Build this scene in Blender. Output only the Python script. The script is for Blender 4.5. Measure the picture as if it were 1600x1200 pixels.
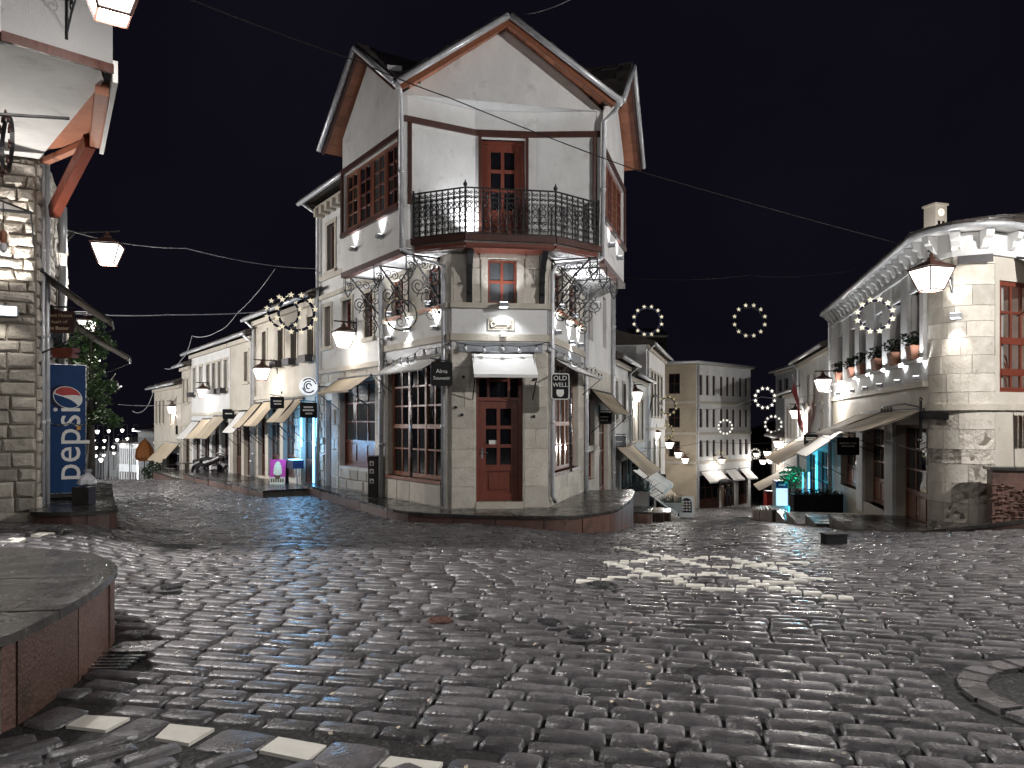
import bpy, bmesh, math, random
from mathutils import Vector, Matrix, noise as mnoise
random.seed(7)
SC = bpy.context.scene
COL = SC.collection
for o in list(bpy.data.objects): bpy.data.objects.remove(o)

# ------------------------------------------------------------------ camera, night sky, exposure
FX, CX, HY, EYE = 1180.0, 800.0, 660.0, 1.6
cam = bpy.data.cameras.new('camera'); camo = bpy.data.objects.new('camera', cam); COL.objects.link(camo)
camo.location = (0, 0, EYE); camo.rotation_euler = (math.radians(90), 0, 0)
cam.sensor_width = 36; cam.lens = FX*36/1600; cam.shift_y = 60/1600
cam.clip_start = .05; cam.clip_end = 1500
SC.camera = camo
W = bpy.data.worlds.new('World'); SC.world = W; W.use_nodes = True
_n = W.node_tree.nodes; _l = W.node_tree.links
_bg = _n['Background']; _bg.inputs['Strength'].default_value = 1.0
_tc = _n.new('ShaderNodeTexCoord'); _ns = _n.new('ShaderNodeTexNoise'); _ns.inputs['Scale'].default_value = 2.2; _ns.inputs['Detail'].default_value = 4
_cr = _n.new('ShaderNodeValToRGB')
_cr.color_ramp.elements[0].position = .3; _cr.color_ramp.elements[0].color = (.0015, .0013, .0027, 1)
_cr.color_ramp.elements[1].position = .75; _cr.color_ramp.elements[1].color = (.0028, .0025, .0045, 1)
_l.new(_tc.outputs['Generated'], _ns.inputs['Vector']); _l.new(_ns.outputs['Fac'], _cr.inputs['Fac']); _l.new(_cr.outputs['Color'], _bg.inputs['Color'])
SC.view_settings.view_transform = 'Standard'; SC.view_settings.look = 'None'
SC.view_settings.gamma = 1; SC.view_settings.use_curve_mapping = False
SC.view_settings.exposure = 1.0
SC.render.engine = 'CYCLES'
SC.cycles.use_denoising = True
SC.cycles.max_bounces = 5; SC.cycles.diffuse_bounces = 2; SC.cycles.glossy_bounces = 3; SC.cycles.transmission_bounces = 3
SC.cycles.sample_clamp_indirect = 4; SC.cycles.caustics_reflective = False; SC.cycles.caustics_refractive = False
WARM = (1, .94, .88); COOL = (.93, .96, 1.0)

# ------------------------------------------------------------------ materials
M = {}
def pm(name, c1, c2=None, scale=3.0, rough=(.6, .6), bump=0.0, bscale=30.0, metal=0.0, spec=.5, tone=.35, stain=None, stretch=None, rscale=None):
    m = bpy.data.materials.new(name); m.use_nodes = True
    n = m.node_tree.nodes; l = m.node_tree.links; b = n['Principled BSDF']
    g = n.new('ShaderNodeNewGeometry'); vec = g.outputs['Position']
    if stretch:
        mp = n.new('ShaderNodeMapping'); mp.inputs['Scale'].default_value = stretch; l.new(vec, mp.inputs['Vector']); vec = mp.outputs['Vector']
    nz = n.new('ShaderNodeTexNoise'); nz.inputs['Scale'].default_value = scale; nz.inputs['Detail'].default_value = 6; nz.inputs['Roughness'].default_value = .62
    l.new(vec, nz.inputs['Vector'])
    r = n.new('ShaderNodeValToRGB'); r.color_ramp.elements[0].position = .32; r.color_ramp.elements[1].position = .68
    c2 = c2 or tuple(x*.72 for x in c1)
    r.color_ramp.elements[0].color = (*c2, 1); r.color_ramp.elements[1].color = (*c1, 1)
    l.new(nz.outputs['Fac'], r.inputs['Fac']); col = r.outputs['Color']
    if tone:
        at = n.new('ShaderNodeAttribute'); at.attribute_name = 'tone'
        ma = n.new('ShaderNodeMath'); ma.operation = 'MULTIPLY_ADD'; ma.inputs[1].default_value = tone; ma.inputs[2].default_value = 1
        l.new(at.outputs['Fac'], ma.inputs[0])
        mx = n.new('ShaderNodeMix'); mx.data_type = 'RGBA'; mx.blend_type = 'MULTIPLY'; mx.inputs[0].default_value = 1
        cb = n.new('ShaderNodeCombineColor')
        for k in range(3): l.new(ma.outputs[0], cb.inputs[k])
        l.new(col, mx.inputs[6]); l.new(cb.outputs[0], mx.inputs[7]); col = mx.outputs[2]
    if stain:
        n2 = n.new('ShaderNodeTexNoise'); n2.inputs['Scale'].default_value = stain[1]; n2.inputs['Detail'].default_value = 8; n2.inputs['Roughness'].default_value = .7
        l.new(g.outputs['Position'], n2.inputs['Vector'])
        r2 = n.new('ShaderNodeValToRGB'); r2.color_ramp.elements[0].position = stain[2]; r2.color_ramp.elements[1].position = stain[2]+.14
        r2.color_ramp.elements[0].color = (0, 0, 0, 1); r2.color_ramp.elements[1].color = (stain[3],)*3+(1,)
        l.new(n2.outputs['Fac'], r2.inputs['Fac'])
        mx = n.new('ShaderNodeMix'); mx.data_type = 'RGBA'; l.new(r2.outputs['Color'], mx.inputs[0])
        l.new(col, mx.inputs[6]); mx.inputs[7].default_value = (*stain[0], 1); col = mx.outputs[2]
    l.new(col, b.inputs['Base Color'])
    b.inputs['Metallic'].default_value = metal; b.inputs['Specular IOR Level'].default_value = spec
    if rough[0] != rough[1]:
        n3 = n.new('ShaderNodeTexNoise'); n3.inputs['Scale'].default_value = rscale or scale*2.3; n3.inputs['Detail'].default_value = 4
        l.new(g.outputs['Position'], n3.inputs['Vector'])
        mr = n.new('ShaderNodeMapRange'); mr.inputs[1].default_value = .35; mr.inputs[2].default_value = .65
        mr.inputs[3].default_value = rough[0]; mr.inputs[4].default_value = rough[1]
        l.new(n3.outputs['Fac'], mr.inputs[0]); l.new(mr.outputs[0], b.inputs['Roughness'])
    else: b.inputs['Roughness'].default_value = rough[0]
    if bump:
        nb = n.new('ShaderNodeTexNoise'); nb.inputs['Scale'].default_value = bscale; nb.inputs['Detail'].default_value = 5
        l.new(vec, nb.inputs['Vector'])
        bp = n.new('ShaderNodeBump'); bp.inputs['Strength'].default_value = bump; bp.inputs['Distance'].default_value = .03
        l.new(nb.outputs['Fac'], bp.inputs['Height']); l.new(bp.outputs['Normal'], b.inputs['Normal'])
    M[name] = m; return m
def em(name, col, s, base=(.8, .8, .8)):
    m = bpy.data.materials.new(name); m.use_nodes = True; b = m.node_tree.nodes['Principled BSDF']
    b.inputs['Base Color'].default_value = (*base, 1); b.inputs['Emission Color'].default_value = (*col, 1); b.inputs['Emission Strength'].default_value = s
    M[name] = m; return m
pm('plaster', (.76, .76, .75), (.63, .63, .62), 1.3, (.7, .85), .22, 9, stain=((.40, .385, .36), 2.2, .56, .55), stretch=(1.3, 1.3, .85))
pm('limestone_old', (.40, .37, .32), (.27, .245, .205), 4, (.6, .85), .6, 18, tone=.3, stain=((.10, .085, .07), 3.0, .54, .7))
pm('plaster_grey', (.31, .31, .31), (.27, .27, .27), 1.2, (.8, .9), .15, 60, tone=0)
pm('plaster_warm', (.58, .54, .47), (.46, .42, .35), 1.1, (.7, .85), .15, 14, stain=((.22, .18, .13), 1.5, .57, .55))
pm('plaster_ochre', (.48, .42, .32), (.38, .32, .24), .8, (.8, .8), .1, 10, stain=((.2, .15, .09), .9, .58, .5))
pm('limestone', (.60, .565, .50), (.46, .425, .36), 4, (.55, .8), .35, 22, tone=.16, stain=((.16, .13, .10), 3.5, .60, .6))
pm('limestone_clean', (.56, .52, .445), (.46, .42, .35), 3, (.6, .8), .3, 26, tone=.18, stain=((.22, .18, .13), 3, .62, .4))
pm('limestone_rough', (.54, .50, .44), (.38, .34, .29), 7, (.6, .85), 1.0, 22, tone=.25, stain=((.16, .13, .10), 5.0, .60, .45))
pm('mortar', (.25, .22, .18), (.16, .14, .11), 5, (.9, .9), .4, 40)
pm('wood_red', (.20, .048, .027), (.12, .030, .018), 5, (.3, .5), .15, 14, stretch=(9, 9, .8), tone=.25)
pm('wood_brown', (.29, .105, .052), (.17, .06, .032), 5, (.3, .5), .15, 14, stretch=(9, 9, .8), tone=.25)
pm('wood_dark', (.085, .032, .022), (.045, .018, .014), 5, (.3, .5), .15, 14, stretch=(9, 9, .8), tone=.3)
pm('wood_soffit', (.48, .20, .115), (.36, .145, .085), 3, (.5, .6), .1, 12, tone=.25)
pm('board_white', (.72, .71, .70), (.60, .59, .58), 2, (.5, .6), .08, 12, tone=.16)
pm('iron', (.016, .016, .018), (.010, .010, .011), 12, (.35, .5), 0, tone=0)
pm('rust_iron', (.10, .04, .025), (.06, .025, .018), 12, (.5, .7), 0, tone=0)
pm('zinc', (.66, .67, .69), (.50, .51, .53), 6, (.3, .5), .05, 20, metal=.35, tone=.1)
pm('steel', (.5, .5, .52), (.35, .35, .36), 6, (.2, .35), .05, 20, metal=1, tone=0)
pm('canvas', (.50, .42, .31), (.40, .33, .24), 2, (.7, .8), .08, 60, tone=.2, stain=((.20, .16, .11), 2.5, .6, .5))
pm('canvas_white', (.82, .81, .78), (.70, .69, .66), 2, (.6, .7), .08, 60, tone=.15, stain=((.4, .37, .32), 3, .62, .4))
pm('cobble', (.112, .104, .108), (.046, .043, .045), 9, (.17, .46), .30, 50, tone=.5, spec=.6, stain=((.055, .040, .026), 1.1, .60, .6), rscale=5)
pm('cobble_marble', (.74, .71, .64), (.62, .59, .52), 6, (.35, .55), .2, 18, tone=.12, spec=.5)
pm('joint_earth', (.012, .011, .010), (.006, .006, .005), 8, (.5, .9), .8, 30, tone=0, stain=((.03, .035, .015), 2.2, .58, .7))
pm('granite', (.165, .092, .072), (.075, .042, .034), 45, (.25, .45), .3, 45, tone=.3, stain=((.045, .032, .026), 3.5, .52, .75))
pm('paving_slab', (.060, .056, .052), (.026, .025, .023), 2.2, (.05, .32), .25, 18, tone=.3, spec=.6, stain=((.09, .075, .04), 1.7, .6, .5))
pm('slab_light', (.40, .37, .33), (.28, .26, .23), 3, (.2, .45), .2, 18, tone=.25)
pm('slate', (.085, .070, .060), (.045, .038, .034), 5, (.35, .6), .5, 14, tone=.5)
pm('earth', (.03, .03, .022), (.015, .017, .012), .3, (.9, .9), .5, 2, tone=0)
pm('black_paint', (.012, .012, .013), (.008, .008, .009), 12, (.55, .7), 0, tone=0, spec=.2)
pm('dark_plastic', (.03, .022, .024), (.02, .016, .018), 8, (.3, .5), 0, tone=0)
pm('white_paint', (.78, .77, .74), (.70, .69, .66), 8, (.4, .5), 0, tone=0)
pm('grey_paint', (.30, .32, .34), (.24, .25, .27), 6, (.4, .55), .05, 20, tone=.1)
pm('blue_enamel', (.010, .050, .155), (.008, .036, .115), 2.0, (.5, .6), 0, tone=0, spec=.25)
pm('navy_enamel', (.012, .016, .05), (.01, .012, .035), 6, (.5, .6), 0, tone=0, spec=.25)
pm('red_enamel', (.42, .014, .014), (.32, .012, .012), 6, (.25, .4), 0, tone=0)
pm('flag_red', (.50, .012, .018), (.38, .01, .014), 4, (.6, .7), .1, 9, tone=0)
pm('terracotta', (.42, .20, .13), (.30, .14, .09), 6, (.6, .8), .1, 30, tone=.2)
pm('leaf', (.060, .105, .030), (.030, .062, .018), 7, (.4, .6), 0, tone=.55)
pm('leaf_dark', (.022, .042, .018), (.012, .026, .011), 7, (.4, .6), 0, tone=.5)
pm('bark', (.06, .045, .032), (.03, .024, .018), 9, (.8, .9), .6, 20, tone=0)
pm('pink_print', (.62, .06, .26), (.52, .05, .22), 5, (.3, .4), 0, tone=0)
pm('cream_print', (.78, .66, .46), (.66, .50, .30), 22, (.4, .5), 0, tone=0)
pm('amber_print', (.66, .36, .06), (.50, .22, .03), 25, (.4, .5), 0, tone=0)
pm('brown_print', (.18, .07, .03), (.10, .04, .02), 25, (.4, .5), 0, tone=0)
pm('skin', (.5, .33, .25), (.45, .29, .22), 6, (.5, .6), 0, tone=0)
pm('cloth_dark', (.022, .020, .026), (.012, .012, .016), 6, (.8, .9), 0, tone=0)
pm('cloth_tan', (.20, .14, .10), (.14, .10, .08), 6, (.8, .9), 0, tone=0)
pm('plastic_bag', (.62, .63, .66), (.45, .46, .48), 9, (.15, .35), .5, 20, tone=0)
pm('puddle_red', (.06, .016, .012), (.03, .008, .007), 4, (.02, .08), .25, 9, tone=0, spec=.8)  # red light on the water, put into the base colour
pm('star_print', (.80, .68, .34), (.72, .6, .28), 6, (.4, .5), 0, tone=0)
pm('tile_orange', (.48, .18, .05), (.36, .13, .04), 6, (.6, .7), 0, tone=0)
def glass(name, base, rough, spec=.7):
    m = bpy.data.materials.new(name); m.use_nodes = True; b = m.node_tree.nodes['Principled BSDF']
    b.inputs['Base Color'].default_value = (*base, 1); b.inputs['Roughness'].default_value = rough; b.inputs['Specular IOR Level'].default_value = spec
    M[name] = m
glass('glass', (.008, .008, .010), .03, .9); glass('glass_grey', (.07, .075, .08), .10); glass('glass_dim', (.055, .046, .040), .05, 1.0); glass('glass_dull', (.026, .028, .032), .10, 1.0)  # dim and dull panes: reflections suggested by a lighter base colour
def clear_glass(name):
    m = bpy.data.materials.new(name); m.use_nodes = True; n = m.node_tree.nodes; l = m.node_tree.links
    n.remove(n['Principled BSDF']); out = n['Material Output']
    t = n.new('ShaderNodeBsdfTransparent'); gl = n.new('ShaderNodeBsdfGlossy'); gl.inputs['Roughness'].default_value = .02
    f = n.new('ShaderNodeValue'); f.outputs[0].default_value = .07; mx = n.new('ShaderNodeMixShader')
    t.inputs['Color'].default_value = (.92, .94, .95, 1)
    l.new(f.outputs[0], mx.inputs[0]); l.new(t.outputs[0], mx.inputs[1]); l.new(gl.outputs[0], mx.inputs[2]); l.new(mx.outputs[0], out.inputs['Surface'])
    M[name] = m
clear_glass('glass_clear')
em('lamp_glow', (1, .96, .90), 3.0); em('lamp_far', (1, .91, .80), 2.6); em('lamp_white', (.95, .97, 1), 4.0)
em('star_lit', (1, .90, .66), .30, (.8, .75, .58)); em('star_far', (1, .93, .78), .4)
em('blue_tube', (.12, .52, 1), 2.2); em('cyan_tube', (.05, .62, .85), .5); em('warm_room', (1, .62, .36), .9); em('cool_screen', (.2, .42, 1), 1.0)
em('clock_lit', (1, .86, .6), .5); em('sign_lit', (.85, .92, 1), .35)

# ------------------------------------------------------------------ projection and terrain helpers
def V2(x, y): return Vector((x, y))
def at(px, py, Y): return Vector(((px-CX)/FX*Y, Y, EYE+(HY-py)/FX*Y))
def atz(px, py, z):
    Y = (EYE-z)*FX/(py-HY); return Vector(((px-CX)/FX*Y, Y, z))
def sm(a, b, t):
    t = max(0, min(1, (t-a)/(b-a))); return t*t*(3-2*t)
def lin(p, t):
    if t <= p[0][0]: return p[0][1]
    for (a, u), (b, v) in zip(p, p[1:]):
        if t <= b: return u+(v-u)*(t-a)/(b-a)
    return p[-1][1]
ZL = [(0, 0), (8, 0), (11, -.12), (15, -.33), (22, -.42), (28, -.52), (41, -1.5), (60, -3.4), (100, -7.5), (400, -32), (900, -40)]
ZR = [(0, 0), (6, -.01), (8, -.07), (10, -.17), (12, -.30), (14, -.46), (16, -.66), (20, -1.1), (34, -2.78), (52, -4.3), (71, -6.15), (120, -10), (400, -34), (900, -42)]
def gz(x, y):
    a = x/max(y, 1.5); w = sm(-.05, .13, a)
    z = lin(ZL, y)*(1-w)+lin(ZR, y)*w
    z += .16*sm(.5, .72, a)*sm(6, 12, y)
    z += .28*sm(-.42, -.6, a)*sm(7, 10.5, y)*(1-sm(14, 22, y))
    return z
def gnd(px, py):
    Y = 2.0
    while Y < 200:
        p = at(px, py, Y)
        if p.z <= gz(p.x, p.y): return Vector((p.x, p.y, gz(p.x, p.y)))
        Y *= 1.003
    return at(px, py, 200)

class Face:
    def __init__(s, A, B):
        s.A = Vector(A[:2]); s.B = Vector(B[:2]); s.L = (s.B-s.A).length
        s.d = (s.B-s.A).normalized(); s.n = Vector((s.d.y, -s.d.x))
    def U(s, px):
        r = (px-CX)/FX; return (r*s.A.y-s.A.x)/(s.d.x-r*s.d.y)
    def Y(s, u): return s.A.y+u*s.d.y
    def Z(s, u, py): return EYE+(HY-py)/FX*s.Y(u)
    def p(s, u, z, n=0):
        q = s.A+s.d*u+s.n*n; return Vector((q.x, q.y, z))
    def off(s, n): return Face(s.A+s.n*n, s.B+s.n*n)

ORG = {}
class MB:
    def __init__(s): s.v = []; s.f = []; s.m = []; s.t = []
    def add(s, vs, fs, m=0, t=0.0):
        b = len(s.v); s.v += [tuple(v) for v in vs]
        for f in fs: s.f.append(tuple(b+i for i in f)); s.m.append(m); s.t.append(t)
        return s
    def hexa(s, q, m=0, t=0.0):
        return s.add(q, [(0, 3, 2, 1), (4, 5, 6, 7), (0, 1, 5, 4), (1, 2, 6, 5), (2, 3, 7, 6), (3, 0, 4, 7)], m, t)
    def box(s, F, u0, u1, z0, z1, n0, n1, m=0, t=0.0):
        if u0 > u1: u0, u1 = u1, u0
        a, b = (n0, n1) if n0 < n1 else (n1, n0)
        return s.hexa([F.p(u0, z0, b), F.p(u1, z0, b), F.p(u1, z0, a), F.p(u0, z0, a), F.p(u0, z1, b), F.p(u1, z1, b), F.p(u1, z1, a), F.p(u0, z1, a)], m, t)
    def beam(s, a, b, w, h, up=Vector((0, 0, 1)), m=0, t=0.0):
        a = Vector(a); b = Vector(b); d = (b-a).normalized(); x = d.cross(up)
        if x.length < 1e-4: x = Vector((1, 0, 0))
        x.normalize(); y = x.cross(d); x *= w/2; y *= h/2
        return s.hexa([a-x-y, a+x-y, b+x-y, b-x-y, a-x+y, a+x+y, b+x+y, b-x+y], m, t)
    def prism(s, poly, z0, z1, m=0, mt=None, t=0.0):
        k = len(poly); zf = z0 if callable(z0) else (lambda x, y: z0); zg = z1 if callable(z1) else (lambda x, y: z1)
        area = sum(poly[i][0]*poly[(i+1) % k][1]-poly[(i+1) % k][0]*poly[i][1] for i in range(k))
        if area < 0: poly = poly[::-1]
        vs = [(x, y, zf(x, y)) for x, y in [q[:2] for q in poly]]+[(x, y, zg(x, y)) for x, y in [q[:2] for q in poly]]
        s.add(vs, [tuple(range(k-1, -1, -1))]+[(i, (i+1) % k, k+(i+1) % k, k+i) for i in range(k)], m, t)
        b = len(s.v)-k; s.f.append(tuple(range(b, b+k))); s.m.append(m if mt is None else mt); s.t.append(t)
        return s
    def tube(s, pts, r, k=6, closed=False, m=0, t=0.0, r2=None):
        pts = [Vector(p) for p in pts]; n = len(pts); rings = []; prev = None
        for i, p in enumerate(pts):
            d = (pts[(i+1) % n]-pts[i-1]) if closed else (pts[min(i+1, n-1)]-pts[max(i-1, 0)])
            if d.length < 1e-7: d = Vector((0, 0, 1))
            d.normalize()
            if prev is None: x = d.orthogonal().normalized()
            else:
                x = prev-d*prev.dot(d); x = x.normalized() if x.length > 1e-6 else d.orthogonal().normalized()
            prev = x; y = d.cross(x); rr = r if r2 is None else r+(r2-r)*i/max(1, n-1)
            rings.append([p+(x*math.cos(2*math.pi*j/k)+y*math.sin(2*math.pi*j/k))*rr for j in range(k)])
        vs = [v for q in rings for v in q]; fs = []
        for i in range(n if closed else n-1):
            a, b = i*k, ((i+1) % n)*k
            fs += [(a+j, a+(j+1) % k, b+(j+1) % k, b+j) for j in range(k)]
        if not closed: fs += [tuple(range(k-1, -1, -1)), tuple(range((n-1)*k, n*k))]
        return s.add(vs, fs, m, t)
    def lathe(s, c, prof, k=16, m=0, t=0.0, ax=None):
        c = Vector(c); X, Yv, Zv = ax or (Vector((1, 0, 0)), Vector((0, 1, 0)), Vector((0, 0, 1)))
        vs = []; fs = []
        for r, z in prof: vs += [c+X*(r*math.cos(2*math.pi*j/k))+Yv*(r*math.sin(2*math.pi*j/k))+Zv*z for j in range(k)]
        for i in range(len(prof)-1): fs += [(i*k+j, i*k+(j+1) % k, (i+1)*k+(j+1) % k, (i+1)*k+j) for j in range(k)]
        fs += [tuple(range(k-1, -1, -1)), tuple(range((len(prof)-1)*k, len(prof)*k))]
        return s.add(vs, fs, m, t)
    def build(s, name, mats, parent=None, loc=None, smooth=False, kind=None, flat=None):
        me = bpy.data.meshes.new(name)
        o3 = ORG[parent.name] if parent else Vector(loc or (0, 0, 0))
        me.from_pydata([(v[0]-o3[0], v[1]-o3[1], v[2]-o3[2]) for v in s.v], [], s.f)
        for q in (mats if isinstance(mats, (list, tuple)) else [mats]): me.materials.append(M[q])
        if any(s.m): me.polygons.foreach_set('material_index', s.m)
        if any(s.t):
            a = me.attributes.new('tone', 'FLOAT', 'FACE'); a.data.foreach_set('value', s.t)
        if smooth: me.polygons.foreach_set('use_smooth', [not (flat and i in flat) for i in range(len(s.f))])
        me.update()
        o = bpy.data.objects.new(name, me); COL.objects.link(o)
        if parent: o.parent = parent
        else: o.location = o3
        ORG[o.name] = o3
        if kind: o['kind'] = kind
        return o
def tag(o, label, cat, group=None, kind=None):
    o['label'] = label; o['category'] = cat
    if group: o['group'] = group
    if kind: o['kind'] = kind
    return o
def thing(name, label, cat, loc, group=None):
    o = bpy.data.objects.new(name, None); COL.objects.link(o); o.location = loc; o.empty_display_size = .2
    ORG[o.name] = Vector(loc); return tag(o, label, cat, group)
def copy_tree(o, parent=None, loc=None, rz=None):
    c = o.copy(); COL.objects.link(c)
    if parent: c.parent = parent
    if loc is not None: c.location = loc; ORG[c.name] = Vector(loc)
    if rz is not None: c.rotation_euler = (0, 0, rz)
    for ch in list(o.children): copy_tree(ch, c)
    return c
def plight(parent, pos, power, color=WARM, radius=.1):
    d = bpy.data.lights.new('lamp_light', 'POINT'); d.energy = power; d.color = color; d.shadow_soft_size = radius
    o = bpy.data.objects.new('lamp_light', d); COL.objects.link(o)
    if parent: o.parent = parent; o.location = Vector(pos)-ORG[parent.name]
    else: o.location = pos
    return o
def slight(parent, pos, direction, power, angle=80, blend=.6, color=COOL, radius=.04):
    d = bpy.data.lights.new('flood_light', 'SPOT'); d.energy = power; d.color = color; d.shadow_soft_size = radius
    d.spot_size = math.radians(angle); d.spot_blend = blend
    o = bpy.data.objects.new('flood_light', d); COL.objects.link(o)
    o.rotation_euler = Vector(direction).to_track_quat('-Z', 'Y').to_euler()
    if parent: o.parent = parent; o.location = Vector(pos)-ORG[parent.name]
    else: o.location = pos
    return o
def text(parent, s, size, c, right, up, mat, name='lettering', depth=.003, sx=1.0):
    cu = bpy.data.curves.new(name, 'FONT'); cu.body = s; cu.size = size; cu.extrude = depth; cu.align_x = 'CENTER'; cu.align_y = 'CENTER'; cu.resolution_u = 3
    t = bpy.data.objects.new(name, cu); COL.objects.link(t)
    dg = bpy.context.evaluated_depsgraph_get(); me = bpy.data.meshes.new_from_object(t.evaluated_get(dg)); bpy.data.objects.remove(t); bpy.data.curves.remove(cu)
    right = Vector(right).normalized(); up = Vector(up).normalized(); nn = right.cross(up); c = Vector(c)-ORG[parent.name]
    for v in me.vertices:
        x, y, z = v.co; v.co = c+right*x*sx+up*y+nn*z
    me.materials.clear(); me.materials.append(M[mat])
    o = bpy.data.objects.new(name, me); COL.objects.link(o); o.parent = parent; ORG[o.name] = ORG[parent.name]; return o
def spiral(c, X, Yv, r0, r1, a0, turns, k=14):
    return [Vector(c)+X*((r0+(r1-r0)*i/k)*math.cos(a0+turns*2*math.pi*i/k))+Yv*((r0+(r1-r0)*i/k)*math.sin(a0+turns*2*math.pi*i/k)) for i in range(k+1)]
def inpoly(x, y, P):
    c = False; n = len(P); j = n-1
    for i in range(n):
        if (P[i][1] > y) != (P[j][1] > y) and x < (P[j][0]-P[i][0])*(y-P[i][1])/(P[j][1]-P[i][1])+P[i][0]: c = not c
        j = i
    return c
def clip(poly, nx, ny, c):      # keep nx*x+ny*y >= c
    out = []
    for i in range(len(poly)):
        a = poly[i]; b = poly[(i+1) % len(poly)]; da = nx*a[0]+ny*a[1]-c; db = nx*b[0]+ny*b[1]-c
        if da >= 0: out.append(a)
        if (da >= 0) != (db >= 0):
            t = da/(da-db); out.append((a[0]+(b[0]-a[0])*t, a[1]+(b[1]-a[1])*t))
    return out
Z3 = Vector((0, 0, 1))
def v3(q, z=0): return Vector((q[0], q[1], z))

# ------------------------------------------------------------------ wall, window and stone builders
def wallsheet(mb, F, u0, u1, z0, z1, holes, rev=.2, m=0, mr=None, n=0.0):
    mr = m if mr is None else mr
    us = sorted({u0, u1, *[min(max(h[k], u0), u1) for h in holes for k in (0, 1)]}); zs = sorted({z0, z1, *[min(max(h[k], z0), z1) for h in holes for k in (2, 3)]})
    for a, b in zip(us, us[1:]):
        run = None
        for c, d in list(zip(zs, zs[1:]))+[(None, None)]:
            solid = c is not None and not any(h[0] < (a+b)/2 < h[1] and h[2] < (c+d)/2 < h[3] for h in holes)
            if solid: run = (run[0], d) if run else (c, d)
            elif run:
                mb.add([F.p(a, run[0], n), F.p(b, run[0], n), F.p(b, run[1], n), F.p(a, run[1], n)], [(0, 1, 2, 3)], m); run = None
    for h in holes:
        a, b, c, d = max(h[0], u0), min(h[1], u1), max(h[2], z0), min(h[3], z1)
        e = [F.p(a, c, n), F.p(b, c, n), F.p(b, d, n), F.p(a, d, n)]; g = [F.p(a, c, n-rev), F.p(b, c, n-rev), F.p(b, d, n-rev), F.p(a, d, n-rev)]
        mb.add(e+g, [(0, 4, 5, 1), (1, 5, 6, 2), (2, 6, 7, 3), (3, 7, 4, 0)], mr)
def window(parent, F, u0, u1, z0, z1, cols=2, rows=2, inset=.14, fw=.055, mw=.028, wood='wood_red', gl='glass', name='window', single=False, panel=0.0, ratios=None, heavy=()):
    mb = MB(); n0, n1 = -inset-.05, -inset
    mb.box(F, u0, u0+fw, z0, z1, n0, n1); mb.box(F, u1-fw, u1, z0, z1, n0, n1)
    mb.box(F, u0+fw, u1-fw, z0, z0+fw, n0, n1-.002); mb.box(F, u0+fw, u1-fw, z1-fw, z1, n0, n1-.002)
    zb = z0+fw; a, b = u0+fw, u1-fw; top = z1-fw
    if panel:
        zp = z0+(z1-z0)*panel; mb.box(F, a, b, zb, zp-.04, n0, n1-.03, t=-.3); mb.box(F, a, b, zp-.04, zp+.03, n0, n1-.003)
        pw = (b-a)/max(1, cols)
        for i in range(cols): mb.box(F, a+pw*i+.05, a+pw*(i+1)-.05, zb+.06, zp-.1, n1-.03, n1-.012)
        zb = zp+.03
    xs = [a+(b-a)*i/cols for i in range(cols+1)]
    if ratios: zs = [zb+(top-zb)*r for r in ratios]
    else: zs = [zb+(top-zb)*i/rows for i in range(rows+1)]
    for i, x in enumerate(xs[1:-1], 1):
        w = mw*2.2 if ('c', i) in heavy else mw
        mb.box(F, x-w/2, x+w/2, zb, top, n0+.008, n1-.006 if w == mw else n1+.012)
    for i, z in enumerate(zs[1:-1], 1):
        w = mw*2.6 if ('r', i) in heavy else mw
        mb.box(F, a, b, z-w/2, z+w/2, n0+.010, n1-.010 if w == mw else n1+.006)
    o = mb.build(name, wood, parent)
    gn = n0+.022; cur = gl == 'glass' and random.random() < .22
    if single: MB().box(F, a, b, zb, top, gn-.004, gn).build('pane', gl, o)
    else:
        for i in range(cols):
            for j in range(len(zs)-1): dz = random.uniform(-.004, .004); MB().hexa([F.p(xs[i]+.004, zs[j]+.004, gn+dz), F.p(xs[i+1]-.004, zs[j]+.004, gn-dz), F.p(xs[i+1]-.004, zs[j]+.004, gn-dz-.004), F.p(xs[i]+.004, zs[j]+.004, gn+dz-.004), F.p(xs[i]+.004, zs[j+1]-.004, gn+dz*.3), F.p(xs[i+1]-.004, zs[j+1]-.004, gn-dz*.6), F.p(xs[i+1]-.004, zs[j+1]-.004, gn-dz*.6-.004), F.p(xs[i]+.004, zs[j+1]-.004, gn+dz*.3-.004)]).build('pane', 'glass_grey' if cur else gl if gl != 'glass' else random.choice(('glass', 'glass', 'glass_dim', 'glass_dull')), o)
    return o
def sillbox(parent, F, u0, u1, z, h=.08, out=.1, mat='limestone_clean', name='sill'):
    return MB().box(F, u0, u1, z-h, z, -.1, out).build(name, mat, parent)
def surround(parent, F, u0, u1, z0, z1, w=.14, out=.03, mat='limestone_clean', sill=True):
    mb = MB(); mb.box(F, u0-w, u0, z0, z1, -.08, out); mb.box(F, u1, u1+w, z0, z1, -.08, out); mb.box(F, u0-w-.03, u1+w+.03, z1, z1+w, -.08, out+.006)
    if sill: mb.box(F, u0-w-.04, u1+w+.04, z0-.1, z0, -.12, out+.05)
    return mb.build('window_frame', mat, parent)
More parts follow.
